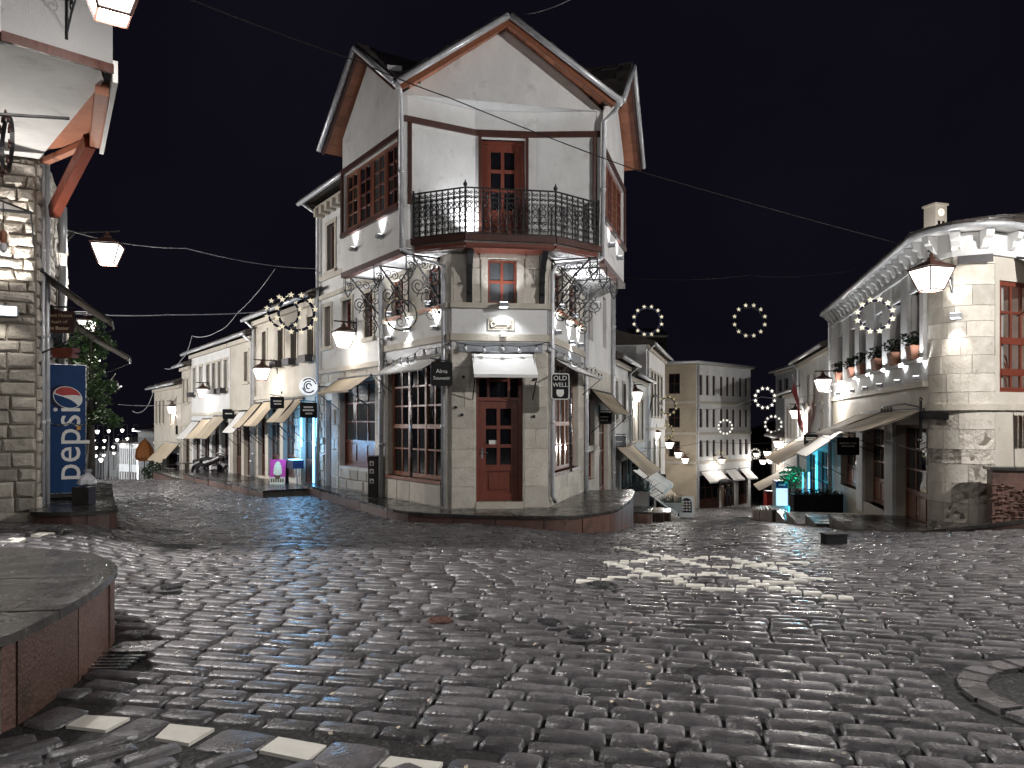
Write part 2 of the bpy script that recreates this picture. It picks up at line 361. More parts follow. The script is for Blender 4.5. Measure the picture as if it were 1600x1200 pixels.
def stones(parent, F, u0, u1, z0, z1, ch=.3, lw=(.35, .7), proud=(.01, .03), gap=.012, holes=(), mat='limestone', bev=.018, jit=.006, name='stone', chj=.15, base=0.0):
    z = z0; k = 0
    while z < z1-.05:
        h = ch*random.uniform(1-chj, 1+chj); zt = z+h
        if z1-zt < ch*.4: zt = z1
        segs = [(u0, u1)]
        for hl in holes:
            if min(zt, hl[3])-max(z, hl[2]) > .25*(zt-z):
                ns = []
                for a, b in segs:
                    if hl[1] <= a or hl[0] >= b: ns.append((a, b)); continue
                    if hl[0]-a > .06: ns.append((a, hl[0]))
                    if b-hl[1] > .06: ns.append((hl[1], b))
                segs = ns
        for a, b in segs:
            x = a
            while x < b-.02:
                w = random.uniform(*lw)*(.6 if x == a and k % 2 else 1); e = x+w
                if b-e < lw[0]*.6: e = b
                pr = random.uniform(*proud); j = lambda: random.uniform(-jit, jit)
                g = gap/2; q = [(x+g+j(), z+g+j()), (e-g+j(), z+g+j()), (e-g+j(), zt-g+j()), (x+g+j(), zt-g+j())]
                bv = min(bev, (e-x)*.25); ins = [(bv, bv), (-bv, bv), (-bv, -bv), (bv, -bv)]
                lo = [F.p(p[0], p[1], base-.01) for p in q]
                mi = [F.p(p[0], p[1], base+pr*.5) for p in q]
                hi = [F.p(p[0]+i[0]+j(), p[1]+i[1]+j(), base+pr+j()) for p, i in zip(q, ins)]
                fs = [(0, 1, 5, 4), (1, 2, 6, 5), (2, 3, 7, 6), (3, 0, 4, 7), (4, 5, 9, 8), (5, 6, 10, 9), (6, 7, 11, 10), (7, 4, 8, 11), (8, 9, 10, 11)]
                MB().add(lo+mi+hi, fs, 0, random.uniform(-1, 1)).build(name, mat, parent)
                x = e
        z = zt; k += 1
def gutter(parent, pts, r=.06, mat='zinc', name='gutter'):
    return MB().tube(pts, r, 8).build(name, mat, parent, smooth=True)
def pipe(parent, pts, r=.045, mat='zinc', name='downpipe'):
    mb = MB().tube(pts, r, 8)
    for a, b in zip(pts, pts[1:]):
        a = Vector(a); b = Vector(b); L = (b-a).length
        for i in range(1, int(L/1.6)+1):
            c = a+(b-a)*(i/(int(L/1.6)+1)); d = (b-a).normalized()*.03; mb.tube([c-d, c+d], r*1.25, 8)
    return mb.build(name, mat, parent, smooth=True)
# ------------------------------------------------------------------ plan of the place
A0 = Vector((-1.2, 14.95)); B0 = Vector((.71, 15.2))
DL = Vector((-.695, 1)).normalized(); DR = Vector((.2966, 1)).normalized()
FL = Face(A0+DL*40, A0)                 # left street facade line (left end far)
FC = Face(A0, B0)                       # corner facet
FR = Face(B0, B0+DR*40)                 # right street, near side
def pl(px):                             # point on the left street line
    return FL.A+FL.d*FL.U(px)
def pr(px): return FR.A+FR.d*FR.U(px)
RB = Vector((8.26, 15.0)); RDIR = Vector((.237, .971)).normalized()
FQ = Face(RB+RDIR*40, RB)               # right building facade line (left end far)
def catmull(P, k=5):
    out = []
    for i in range(len(P)-1):
        p0 = P[max(i-1, 0)]; p1 = P[i]; p2 = P[i+1]; p3 = P[min(i+2, len(P)-1)]
        for j in range(k):
            t = j/k; out.append(tuple(.5*((2*p1[c])+(-p0[c]+p2[c])*t+(2*p0[c]-5*p1[c]+4*p2[c]-p3[c])*t*t+(-p0[c]+3*p1[c]-3*p2[c]+p3[c])*t**3) for c in (0, 1)))
    out.append(tuple(P[-1][:2])); return out
def xy(v): return (v[0], v[1])

# ---- ground sheet
mb = MB(); xs = [-260, -180, -120, -80, -55, -40]+[-30+i for i in range(0, 61)]+[40, 55, 80, 120, 180, 260]
ys = [-60, -30, -15, -8, -4]+[-2+.7*i for i in range(0, 60)]+[42, 46, 50, 55, 60, 66, 72, 80, 90, 105, 125, 150, 200, 300, 500, 850]
for y in ys:
    for x in xs: mb.v.append((x, y, gz(x, y)-.034))
n = len(xs)
for j in range(len(ys)-1):
    for i in range(n-1): mb.f.append((j*n+i, j*n+i+1, (j+1)*n+i+1, (j+1)*n+i)); mb.m.append(0); mb.t.append(0.0)
road = mb.build('road', 'joint_earth', smooth=True, kind='structure')

# ---- raised pavements
def outline_offset(P, d):
    n = len(P); ar = sum(P[i][0]*P[(i+1) % n][1]-P[(i+1) % n][0]*P[i][1] for i in range(n)); s = 1 if ar > 0 else -1; out = []
    for i in range(n):
        e = Vector(P[(i+1) % n])-Vector(P[i-1]); e.normalize(); out.append((P[i][0]+e.y*d*s, P[i][1]-e.x*d*s))
    return out
def platform(name, front, back, zt, ang=0.0, sw=.8, pw=.8, slab='paving_slab', side='granite', lip=.035, st=.055, deep=.4):
    poly = [xy(p) for p in front]+[xy(p) for p in back]
    base = MB().prism(outline_offset(poly, -.03), lambda x, y: gz(x, y)-deep, zt-st-.004).build(name, 'mortar', kind='structure')
    # cladding panels along the front
    L = [0]
    for a, b in zip(front, front[1:]): L.append(L[-1]+(Vector(a[:2])-Vector(b[:2])).length)
    def along(s):
        for i in range(len(front)-1):
            if s <= L[i+1] or i == len(front)-2:
                t = (s-L[i])/max(1e-6, L[i+1]-L[i]); return Vector(front[i][:2]).lerp(Vector(front[i+1][:2]), min(1, t))
    s = 0; ar = sum(poly[i][0]*poly[(i+1) % len(poly)][1]-poly[(i+1) % len(poly)][0]*poly[i][1] for i in range(len(poly))); sg = 1 if ar > 0 else -1
    while s < L[-1]-.05:
        e = min(s+pw*random.uniform(.85, 1.15), L[-1]); e = L[-1] if L[-1]-e < .2 else e; k = 4; mb = MB(); t = random.uniform(-1, 1); po = random.uniform(.006, .020)
        for j in range(k):
            a = along(s+.009+(e-s-.018)*j/k); b = along(s+.009+(e-s-.018)*(j+1)/k); d = (b-a).normalized(); o = Vector((d.y, -d.x))*sg
            a1 = a+o*po; b1 = b+o*po; a2 = a-o*.03; b2 = b-o*.03; za = gz(a.x, a.y)-.2; zb = gz(b.x, b.y)-.2; z1 = zt-st-.002
            mb.add([v3(a1, za), v3(b1, zb), v3(b2, zb), v3(a2, za), v3(a1, z1), v3(b1, z1), v3(b2, z1), v3(a2, z1)], [(0, 1, 5, 4), (4, 5, 6, 7)]+([(0, 4, 7, 3)] if j == 0 else [])+([(1, 2, 6, 5)] if j == k-1 else []), 0, t)
        mb.build('granite_panel', side, base); s = e
    # top slabs
    P = outline_offset(poly, lip); nx, ny = -math.sin(ang), math.cos(ang); cs = [nx*p[0]+ny*p[1] for p in P]; c = min(cs); row = 0
    while c < max(cs)-.01:
        w = sw*random.uniform(.85, 1.15); q = clip(clip(P, nx, ny, c+.004), -nx, -ny, -(c+w-.004))
        if len(q) > 2:
            ds = [math.cos(ang)*p[0]+math.sin(ang)*p[1] for p in q]; d = min(ds)
            while d < max(ds)-.01:
                l = sw*random.uniform(1.2, 2.4); r = clip(clip(q, math.cos(ang), math.sin(ang), d+.004), -math.cos(ang), -math.sin(ang), -(d+l-.004))
                if len(r) > 2: MB().prism(r, zt-st, zt+random.uniform(-.004, .004), t=random.uniform(-1, 1)).build('paving_slab', slab, base)
                d += l
        c += w
    return base, poly
def P3(pts, z): return [xy(atz(px, py, z)) for px, py in pts]
fz = .5
ft = catmull(P3([(0, 993), (67, 962), (133, 925), (168, 897), (174, 884), (143, 868), (97, 861), (0, 856)], fz), 9)
ft = [(ft[0][0]-1.8, ft[0][1]-.55), (ft[0][0]-.8, ft[0][1]-.27)]+ft
POLY_F = platform('curved_platform', ft, [(-7.5, 6.9), (-7.5, 3.5)], fz, .12, 1.0, .75)[1]
cz = -.12
cf = catmull(P3([(474, 755), (565, 781), (640, 799), (780, 805), (880, 806), (935, 801), (963, 795)], cz), 4)
cf += [(2.55, 16.6), (2.95, 18.4), (3.1, 19.4)]
POLY_C = platform('corner_pavement', cf, [xy(FR.p(4.0, 0, -.15)), xy(FC.p(1.9, 0, -.2)), xy(FC.p(0, 0, -.2)), xy(FL.p(FL.U(498), 0, -.2))], cz, .2, .8, .9)[1]
# lower pavement running on down the left street, in steps
PAVES = [POLY_F, POLY_C]
for a, b in ((497, 440), (439, 398), (397, 352), (351, 296)):
    u0, u1 = FL.U(b), FL.U(a); q = [xy(FL.p(u0, 0, 1.5)), xy(FL.p((u0+u1)/2, 0, 1.52)), xy(FL.p(u1, 0, 1.5))]
    zc = gz(*q[1])+.2
    PAVES.append(platform('street_pavement', q, [xy(FL.p(u1, 0, -.2)), xy(FL.p(u0, 0, -.2))], zc, .96, .7, 1.0)[1])
# pavement under the drinks fridge on the left
lf = catmull([(-6.8, 10.72), (-6.25, 10.7), (-5.84, 11.02), (-6.02, 11.45), (-6.9, 13.0), (-8.3, 15.6)], 4)
PAVES.append(platform('fridge_pavement', lf, [(-9.4, 16.4), (-7.3, 11.4)], .33, -.5, .7, .7)[1])
# terraces stepping down in front of the right-hand shops
def terr(u0, u1, out0, out1, zt, slab='paving_slab', name='terrace_step'):
    q = [xy(FQ.p(u0, 0, out0)), xy(FQ.p(u0, 0, out1)), xy(FQ.p(u1, 0, out1)), xy(FQ.p(u1, 0, out0))]
    PAVES.append(platform(name, q[0:4], [], zt, 1.33, .75, .7, slab, deep=.8)[1])
FQL = FQ.L
def uq(y): return FQL-(y-15.0)/RDIR.y
terr(uq(17.0), uq(14.6), -.1, 1.5, -.50)
terr(uq(18.9), uq(17.05), -.1, 1.75, -.74)
terr(uq(21.6), uq(18.95), -.1, 1.9, -1.0, 'slab_light')
terr(uq(24.8), uq(21.65), -.1, 1.9, -1.28)
for i in range(7):
    y = 24.85+i*1.25; terr(uq(y+1.2), uq(y), .3 if i < 2 else .8, 2.0, gz(*xy(FQ.p(uq(y), 0, 1.9)))+.42, 'slab_light')
# sloping kerb wall at the right edge
kp = [(7.68, 14.3), (8.0, 13.9), (8.45, 13.4), (9.0, 12.75), (10.0, 11.6)]; kz = [-.46, -.35, -.2, 0, .3]
mb = MB()
for i, (a, b) in enumerate(zip(kp, kp[1:])):
    d = (Vector(b)-Vector(a)).normalized(); o = Vector((-d.y, d.x))*-.32
    za, zb = kz[i]-.064, kz[i+1]-.064
    q = [Vector(a), Vector(b), Vector(b)+o*-1, Vector(a)+o*-1]
    mb.hexa([v3(q[0], za-.9), v3(q[1], zb-.9), v3(q[2], zb-.9), v3(q[3], za-.9), v3(q[0], za), v3(q[1], zb), v3(q[2], zb), v3(q[3], za)])
kerb = mb.build('kerb_wall', 'granite', kind='structure')
for i, (a, b) in enumerate(zip(kp, kp[1:])):
    d = (Vector(b)-Vector(a)).normalized(); o = Vector((-d.y, d.x)); za, zb = kz[i]-.064, kz[i+1]-.064
    q = [Vector(a)-o*.04+d*.004, Vector(b)-o*.04-d*.004, Vector(b)+o*.38-d*.004, Vector(a)+o*.38+d*.004]
    MB().hexa([v3(q[0], za+.003), v3(q[1], zb+.003), v3(q[2], zb+.003), v3(q[3], za+.003), v3(q[0], za+.063), v3(q[1], zb+.063), v3(q[2], zb+.063), v3(q[3], za+.063)], 0, random.uniform(-1, 1)).build('coping_slab', 'paving_slab', kerb)
KPOLY = kp+[(14, 12), (14, 30), (9, 16)]
# ---- pattern of pale marble stones in the crossing
PAT = [[(262, 173), (330, 188), (430, 215), (520, 238), (640, 268), (740, 296), (800, 300), (900, 285), (1000, 268), (1100, 262), (1200, 245), (1110, 214), (1000, 192), (900, 168), (800, 150), (740, 147), (650, 158), (560, 155), (490, 152), (400, 167), (262, 173)],
       [(560, 155), (620, 168), (690, 184), (780, 196), (900, 187), (1000, 178), (1190, 171)], [(520, 232), (640, 232), (740, 224), (810, 232), (900, 248), (1000, 266)],
       [(320, 106), (400, 120), (490, 138), (560, 152)], [(165, 252), (300, 242), (430, 230), (500, 226)], [(1040, 288), (1230, 316), (1390, 342)], [(1200, 243), (1320, 245)]]
PATG = [[gnd(860+x/2.963, 820+y/2.963) for x, y in q] for q in PAT]
def dseg(x, y, a, b):
    dx, dy = b.x-a.x, b.y-a.y; t = max(0, min(1, ((x-a.x)*dx+(y-a.y)*dy)/(dx*dx+dy*dy+1e-9))); return math.hypot(x-a.x-t*dx, y-a.y-t*dy)
TILES = [[(103, 1133), (133, 1117), (203, 1121), (165, 1141)], [(242, 1152), (265, 1131), (335, 1137), (295, 1161)], [(405, 1172), (435, 1150), (510, 1164), (480, 1187)], [(592, 1197), (610, 1181), (692, 1191), (676, 1212)],
         [(0, 846), (22, 839), (44, 840), (30, 847)], [(48, 835), (64, 831), (86, 832), (70, 837)], [(88, 829), (100, 826), (122, 826), (112, 830)]]
TG = [[gnd(*p) for p in q] for q in TILES]
def tcen(q): return sum((Vector(p) for p in q), Vector())/4
TA, TB = tcen(TG[0]), tcen(TG[3])
MAN = [(268, 918, .105), (940, 915, .17), (858, 973, .105), (905, 992, .11), (688, 970, .10)]
MANG = [(gnd(px, py), r) for px, py, r in MAN]
RING = (Vector((3.42, 4.42)), .72)
DRAIN = gnd(193, 1020)
def below(x, y): return (y-TA.y)-(TB.y-TA.y)/(TB.x-TA.x)*(x-TA.x)
BUILD_C = [xy(A0+Vector((0, .1))), xy(B0), xy(B0+DR*60), xy(A0+DL*80)]
BUILD_Q = [xy(RB), xy(RB+RDIR*90), (60, 80), (16, 14.5), (9.2, 14.2)]
BUILD_L = [(-6.9, 11.15), (-9.6, 16.4), (-30, 16), (-20, 9.5), (-9.5, 10)]
def free(x, y):
    if any(inpoly(x, y, P) for P in PAVES) or inpoly(x, y, KPOLY) or inpoly(x, y, BUILD_C) or inpoly(x, y, BUILD_Q) or inpoly(x, y, BUILD_L): return False
    if any(math.hypot(x-p.x, y-p.y) < r+.07 for p, r in MANG): return False
    if math.hypot(x-RING[0].x, y-RING[0].y) < RING[1]+.07: return False
    if abs(x-DRAIN.x) < .23 and abs(y-DRAIN.y) < .38: return False
    for q in TG:
        c = tcen(q)
        if math.hypot(x-c.x, y-c.y) < .3 and inpoly(x, y, outline_offset([xy(p) for p in q], .03)): return False
    return True
def cobble(c, d, e, l, w, rich, bs=1.0):
    k = 10 if rich else 8; pts = []
    for i in range(k):
        a = 2*math.pi*(i+.5)/k; ca, sa = math.cos(a), math.sin(a); ex = .26
        pts.append((math.copysign(abs(ca)**ex, ca)*l/2, math.copysign(abs(sa)**ex, sa)*w/2))
    jit = min(w, .16)*.05; pts = [(x+random.uniform(-jit, jit), y+random.uniform(-jit, jit)) for x, y in pts]
    zt = random.uniform(-.005, .005); tx, ty = random.gauss(0, .014), random.gauss(0, .022)
    if random.random() < .12: zt -= .005
    if bs < 1: zt = .005; tx = ty = 0
    def P(x, y, z): q = c+d*x+e*y; return (q.x, q.y, gz(q.x, q.y)+zt+z+tx*x+ty*y)
    b = min(.025, w*.16)*bs; vs = [P(x, y, -.06) for x, y in pts]
    sx, sy = 1-2*b/l*.35, 1-2*b/w*.35; vs += [P(x*sx, y*sy, -.010) for x, y in pts]
    sx, sy = 1-2*b/l, 1-2*b/w; vs += [P(x*sx, y*sy, random.uniform(-.0012, .0012)) for x, y in pts]
    fs = []
    for r in range(2):
        for i in range(k): fs.append((r*k+i, r*k+(i+1) % k, (r+1)*k+(i+1) % k, (r+1)*k+i))
    if rich: vs.append(P(0, 0, random.uniform(.0, .004))); fs += [(2*k+i, 2*k+(i+1) % k, 3*k) for i in range(k)]
    else: fs.append(tuple(range(2*k, 3*k)))
    return vs, fs
CELLS = []
def field(theta, ok, ymin, ymax, wr, lr, seed):
    rnd = random.Random(seed); d = Vector((math.cos(theta), math.sin(theta))); e = Vector((-d.y, d.x)); r = -45.0
    while r < 90:
        w = rnd.uniform(*wr); s = -60+rnd.random()
        while s < 60:
            l = rnd.uniform(*lr)*(1.35 if rnd.random() < .12 else 1)
            c = d*(s+l/2)+e*(r+w/2+.035*math.sin(s*.7+r*.13)+.012*math.sin(s*2.3))
            s += l
            if ymin < c.y < ymax and ok(c.x, c.y) and free(c.x, c.y): CELLS.append((c, d, e, l-.011, w-.028))
        r += w
def okA(x, y):
    a = x/y
    if not (-.74 < a < .76): return False
    if y > 36 and not (.17 < a < .38): return False
    return below(x, y) > .20 or x > 1.4
def okB(x, y): return -.95 < x/y < .6 and x <= 1.4 and below(x, y) < -.15
field(math.radians(-12), okA, 2.6, 74, (.140, .186), (.20, .42), 3)
field(math.radians(43), okB, 2.4, 6, (.14, .19), (.25, .45), 5)
_td = (TB-TA); _td.z = 0; _tl = _td.length; _td = Vector((_td.x, _td.y))/_tl; _te = Vector((-_td.y, _td.x)); _ts = sorted((tcen(q).xy-TA.xy).dot(_td) for q in TG[:4])
for i, s in enumerate([_ts[0]-.55]+_ts):
    for j in range(1 if i < 4 else 6):
        n0 = s+.15+j*.36; n1 = (_ts[i] if i < 4 else n0+.50)-.14; c_ = TA.xy+_td*((n0+n1)/2)
        if n1-n0 > .08 and free(*c_) and c_.x < 1.4: CELLS.append((c_, _td, _te, n1-n0-.012, .28))
def score(q):
    c = q[0]; px = CX+FX*c.x/c.y; py = HY+FX*(EYE-gz(c.x, c.y))/c.y
    if not (-30 < px < 1630 and py < 1230): return 0
    return q[3]*q[4]/c.y**3
WH = {}; _g = {}
for i, q in enumerate(CELLS): _g.setdefault((int(q[0].x*2), int(q[0].y*2)), []).append(i)
for q_ in PATG:
    for a, b in zip(q_, q_[1:]):
        for k in range(int((b-a).length/.03)+1):
            p = a.lerp(b, k*.03/(b-a).length).xy
            for ix in (-1, 0, 1):
                for iy in (-1, 0, 1):
                    for i in _g.get((int(p.x*2)+ix, int(p.y*2)+iy), ()):
                        c, d, e, l, w = CELLS[i]; v = p-c
                        if abs(v.dot(d)) <= l/2+.007 and abs(v.dot(e)) <= w/2+.007: WH.setdefault(i, {}).setdefault(id(q_), []).append(v.dot(d))
PALE = set(); _new = []
for i, q in enumerate(CELLS):
    if i not in WH: _new.append(q); continue
    c, d, e, l, w = q; sp = []
    for vals in WH[i].values():
        vals.sort(); grp = [[vals[0]]]
        for v in vals[1:]:
            if v-grp[-1][-1] > .09: grp.append([v])
            else: grp[-1].append(v)
        for g_ in grp: m_ = sum(g_)/len(g_); h_ = max(.095, (g_[-1]-g_[0])/2+.02); sp.append([max(-l/2, m_-h_), min(l/2, m_+h_)])
    sp.sort(); mg = [sp[0]]
    for s_ in sp[1:]:
        if s_[0] < mg[-1][1]+.05: mg[-1][1] = max(mg[-1][1], s_[1])
        else: mg.append(s_)
    x_ = -l/2
    for s0, s1 in mg+[[l/2, l/2]]:
        if s0-x_ > .06: _new.append((c+d*((x_+s0)/2), d, e, s0-x_-.01, w))
        if s1-s0 > .04: nc = c+d*((s0+s1)/2)-e*w*.17; PALE.add((round(nc.x, 4), round(nc.y, 4))); _new.append((nc, d, e, s1-s0-.006, w*.64)); _new.append((c+d*((s0+s1)/2)+e*w*.34, d, e, s1-s0-.008, w*.30))
        x_ = s1
CELLS = _new
CELLS.sort(key=score, reverse=True)
stuff = MB(); FLAT = set()
for i, (c, d, e, l, w) in enumerate(CELLS):
    wht = (round(c.x, 4), round(c.y, 4)) in PALE; vs, fs = cobble(c, d, e, l, w, i < 1800 or wht, .4 if wht else 1.0); t = max(-1, min(1, random.gauss(0, .5)))
    if wht: MB().add(vs, fs, 0, t).build('marble_cobble', 'cobble_marble', road, smooth=True)
    elif i < 300: MB().add(vs, fs, 0, t).build('cobblestone', 'cobble', road, smooth=True)
    else:
        k_ = 10 if i < 1800 else 1; b_ = len(stuff.f)+len(fs); FLAT.update(range(b_-k_, b_)); stuff.add(vs, fs, 0, t)
stuff.build('cobblestones', 'cobble', road, smooth=True, kind='stuff')
q = [TA.xy-_td*.8-_te*.3, TA.xy+_td*3.6-_te*.3, TA.xy+_td*3.6+_te*.26, TA.xy-_td*.8+_te*.26]; MB().prism([xy(p) for p in q], lambda x, y: gz(x, y)-.08, lambda x, y: gz(x, y)-.019).build('joint_fill', 'joint_earth', road)
for q in TG:
    p = [(v.x, v.y) for v in q]; MB().prism(p, lambda x, y: gz(x, y)-.05, lambda x, y: gz(x, y)-.003, t=random.uniform(-1, 1)).build('marble_tile', 'cobble_marble', road)
# ---- manhole covers
for i, (p, r) in enumerate(MANG):
    lab = ['dark round manhole cover between the cobbles beside the curved platform', 'largest round iron cover just left of the pale stone pattern', 'small round iron cover in the middle of the cobbled crossing',
           'small iron cover nearest the viewer, beside another cover', 'rusty reddish round cover flush with the cobbles'][i]
    t = thing('manhole_cover', lab, 'manhole cover', p, 'manhole covers in the cobbles')
    z = p.z; MB().lathe((p.x, p.y, z-.06), [(r*.88, 0), (r*.88, .066)], 24).build('cover_plate', 'rust_iron' if i == 4 else 'iron', t)
    MB().lathe((p.x, p.y, z-.06), [(r+.06, 0), (r+.06, .055)], 24).build('surround', 'cobble', t); MB().lathe((p.x, p.y, z-.06), [(r, 0), (r, .062)], 24).build('collar', 'steel' if i < 4 else 'rust_iron', t)
    mb = MB()
    for k in range(12):
        a = 2*math.pi*k/12; mb.beam((p.x+math.cos(a)*r*.25, p.y+math.sin(a)*r*.25, z+.008), (p.x+math.cos(a)*r*.8, p.y+math.sin(a)*r*.8, z+.008), .018, .012)
    for rr in (.2, .55, .9): mb.tube([(p.x+math.cos(2*math.pi*k/20)*r*rr, p.y+math.sin(2*math.pi*k/20)*r*rr, z+.007) for k in range(20)], .008, 5, True)
    mb.build('tread_pattern', 'rust_iron' if i == 4 else 'iron', t)
# ---- gully by the curved platform: steel plate, slotted grate and a ring of setts
d = thing('drain_grate', 'wet steel plate over a slotted drain beside the curved platform', 'drain', DRAIN)
x, y, z = DRAIN
MB().hexa([(x-.16, y+.02, z-.02), (x+.17, y+.04, z-.02), (x+.2, y+.27, z-.015), (x-.13, y+.25, z-.015), (x-.16, y+.02, z), (x+.17, y+.04, z), (x+.2, y+.27, z+.012), (x-.13, y+.25, z+.004)]).build('cover_plate', 'steel', d)
MB().prism([(x-.22, y-.36), (x+.21, y-.36), (x+.23, y+.34), (x-.18, y+.34)], z-.16, z-.05).build('drain_bed', 'joint_earth', d)
for k in range(5): MB().hexa([(x-.17, y-.32+k*.065, z-.05), (x+.17, y-.31+k*.065, z-.05), (x+.17, y-.285+k*.065, z-.05), (x-.17, y-.295+k*.065, z-.05), (x-.17, y-.32+k*.065, z-.004), (x+.17, y-.31+k*.065, z-.004), (x+.17, y-.285+k*.065, z-.004), (x-.17, y-.295+k*.065, z-.004)]).build('grate_bar', 'steel', d)
# ---- round gully at the right edge with a ring of setts and a puddle with red light painted into its colour
c, r = RING; z = gz(c.x, c.y)
g = thing('round_gully', 'round gully ringed with worn setts holding a reddish puddle', 'gully', (c.x, c.y, z))
MB().lathe((c.x, c.y, z-.12), [(r*.74, 0), (r*.74, .085)], 32).build('gully_bed', 'paving_slab', g)
MB().lathe((c.x+.08, c.y-.02, z-.035), [(r*.55, 0), (r*.55, .012)], 28).build('puddle', 'puddle_red', g)
for k in range(22):
    a0, a1 = 2*math.pi*k/22+.02, 2*math.pi*(k+1)/22-.02; r0, r1 = r*.76, r*.98; zz = z+random.uniform(-.016, .006)
    pts = [(c.x+math.cos(a)*q, c.y+math.sin(a)*q) for a, q in ((a0, r0), (a1, r0), (a1, r1), (a0, r1))]
    MB().prism(pts, zz-.1, zz, t=random.uniform(-1, 1)).build('sett', 'cobble', g)
# ------------------------------------------------------------------ the corner house
UL = lambda px: FL.U(px)
u500, u600, uA = UL(499), UL(600), FL.L
CH = thing('corner_house', 'pointed white corner house with three gables and a wrought iron balcony', 'house', (0, 16.5, -.12))
zb, zm, zs, zf = -.13, 3.05, 3.9, 5.02      # base, beam, ledge, bay floor
FCL = 1.926
# facet openings
dU0, dU1 = FC.U(744), FC.U(817); dZ1 = 3.0
wU0, wU1 = FC.U(762), FC.U(808); wZ0, wZ1 = 3.98, 4.86
hC = [(dU0, dU1, zb, dZ1)]; hC2 = [(wU0, wU1, wZ0, wZ1)]
sU0, sU1 = UL(606), UL(689); sZ0, sZ1 = FL.Z(sU1, 752), 2.95
r0, r1 = FR.U(859), FR.U(903); rZ0, rZ1 = .55, 2.95
r2, r3 = FR.U(914.5), FR.U(929); r4, r5 = FR.U(936), FR.U(950)
rEnd = FR.U(956)
def mezz(F, px0, px1, zz0, zz1): return (F.U(px0), F.U(px1), zz0, zz1)
mL = [mezz(FL, 611, 630, 3.95, 4.8), mezz(FL, 664, 690, 3.95, 4.8)]
mR = [mezz(FR, 866, 880, 3.95, 4.8), mezz(FR, 889, 901, 3.95, 4.8)]
mRr = [mezz(FR, 920, 927, 3.75, 5.2), mezz(FR, 942, 947.5, 3.75, 5.2)]
mb = MB()
wallsheet(mb, FC, 0, FCL, zb, zm, hC, .3); wallsheet(mb, FL, u600, uA, zb, zm, [(sU0, sU1, sZ0, sZ1)], .3)
wallsheet(mb, FR, 0, rEnd, -1.6, zm, [(r0, r1, rZ0, rZ1), (r2, r3, .1, 2.35), (r4, r5, -1.2, 1.9)], .3)
mb.build('ground_wall', 'limestone', CH)
mb = MB(); wallsheet(mb, FC, 0, FCL, zs, 5.3, hC2, .25); wallsheet(mb, FL, u600, uA, zs, 5.3, mL, .25); wallsheet(mb, FR, 0, FR.U(912), zs, 5.3, mR, .25)
mb.build('upper_wall', 'limestone', CH)
mb = MB()
for F, a, b in ((FC, 0, FCL), (FL, u600, uA), (FR, 0, FR.U(912))): wallsheet(mb, F, a, b, zm, zs, [], n=.015)
mb.build('frieze', 'plaster', CH)
mb = MB()
for F, a, b in ((FC, -.02, FCL+.02), (FL, u600-.02, uA), (FR, 0, FR.U(912))):
    mb.box(F, a, b, zs-.03, zs+.07, -.1, .09); mb.box(F, a, b, 3.22, 3.36, -.1, .06)
mb.build('ledge', 'limestone_clean', CH)
mb = MB()
for F, a, b in ((FC, .12, FCL-.1), (FL, sU0-.25, uA-.25), (FR, .12, r1+.2)): mb.box(F, a, b, zm-.05, zm+.14, -.1, .035)
mb.build('lintel_beam', 'grey_paint', CH)
# right-hand rear wall, full height, and party walls / core so the house is closed
mb = MB(); wallsheet(mb, FR, FR.U(912), rEnd, zm, 6.0, mRr, .2)
F = Face(FR.p(rEnd, 0), FR.p(rEnd, 0)+Vector((-.95, .3, 0))*6); wallsheet(mb, F, 0, F.L, -2, 6.0, [])
mb.build('side_wall', 'plaster', CH)
core = [xy(FL.p(UL(545), 0, -.42)), xy(FL.p(uA, 0, -.45)), xy(FC.p(.2, 0, -.45)), xy(FC.p(1.7, 0, -.45)), xy(FR.p(.2, 0, -.45)), xy(FR.p(rEnd-.1, 0, -.45))]
MB().prism(core, -.6, 4.9).build('interior', 'mortar', CH)
# ashlar: individual blocks
stones(CH, FC, 0, FCL, zb+.02, zm-.06, .42, (.35, .62), (.008, .014), .006, [(dU0-.02, dU1+.02, zb, dZ1)], bev=.008, jit=.003)
stones(CH, FL, sU1+.02, uA-.02, zb+.02, zm-.06, .44, (.4, .8), (.008, .014), .006, (), bev=.008, jit=.003)
stones(CH, FL, u600+.05, sU0-.02, zb+.02, zm-.06, .44, (.4, .8), (.008, .014), .006, (), bev=.008, jit=.003)
stones(CH, FL, sU0, sU1, zb+.02, sZ0-.08, .36, (.45, .8), (.008, .016), .008, (), bev=.01, jit=.004)
stones(CH, FR, .03, r0-.02, zb+.02, zm-.06, .42, (.4, .8), (.008, .014), .006, (), bev=.008, jit=.003)
stones(CH, FR, r0, r1, zb+.02, rZ0-.08, .3, (.45, .8), (.008, .016), .008, (), bev=.01, jit=.004)
stones(CH, FR, r1+.02, r2-.02, -.5, zm-.06, .42, (.4, .8), (.008, .014), .006, (), bev=.008, jit=.003)
stones(CH, FC, .03, FCL-.03, zs+.09, 4.98, .32, (.3, .5), (.008, .016), .008, [(wU0-.1, wU1+.1, zs, wZ1+.1)], bev=.01, jit=.003)
surround(CH, FC, wU0, wU1, wZ0, wZ1, .13, .03, 'limestone', False)
window(CH, FC, wU0, wU1, wZ0, wZ1, 2, 2, .1, .05, .06, 'wood_red', 'glass_grey')
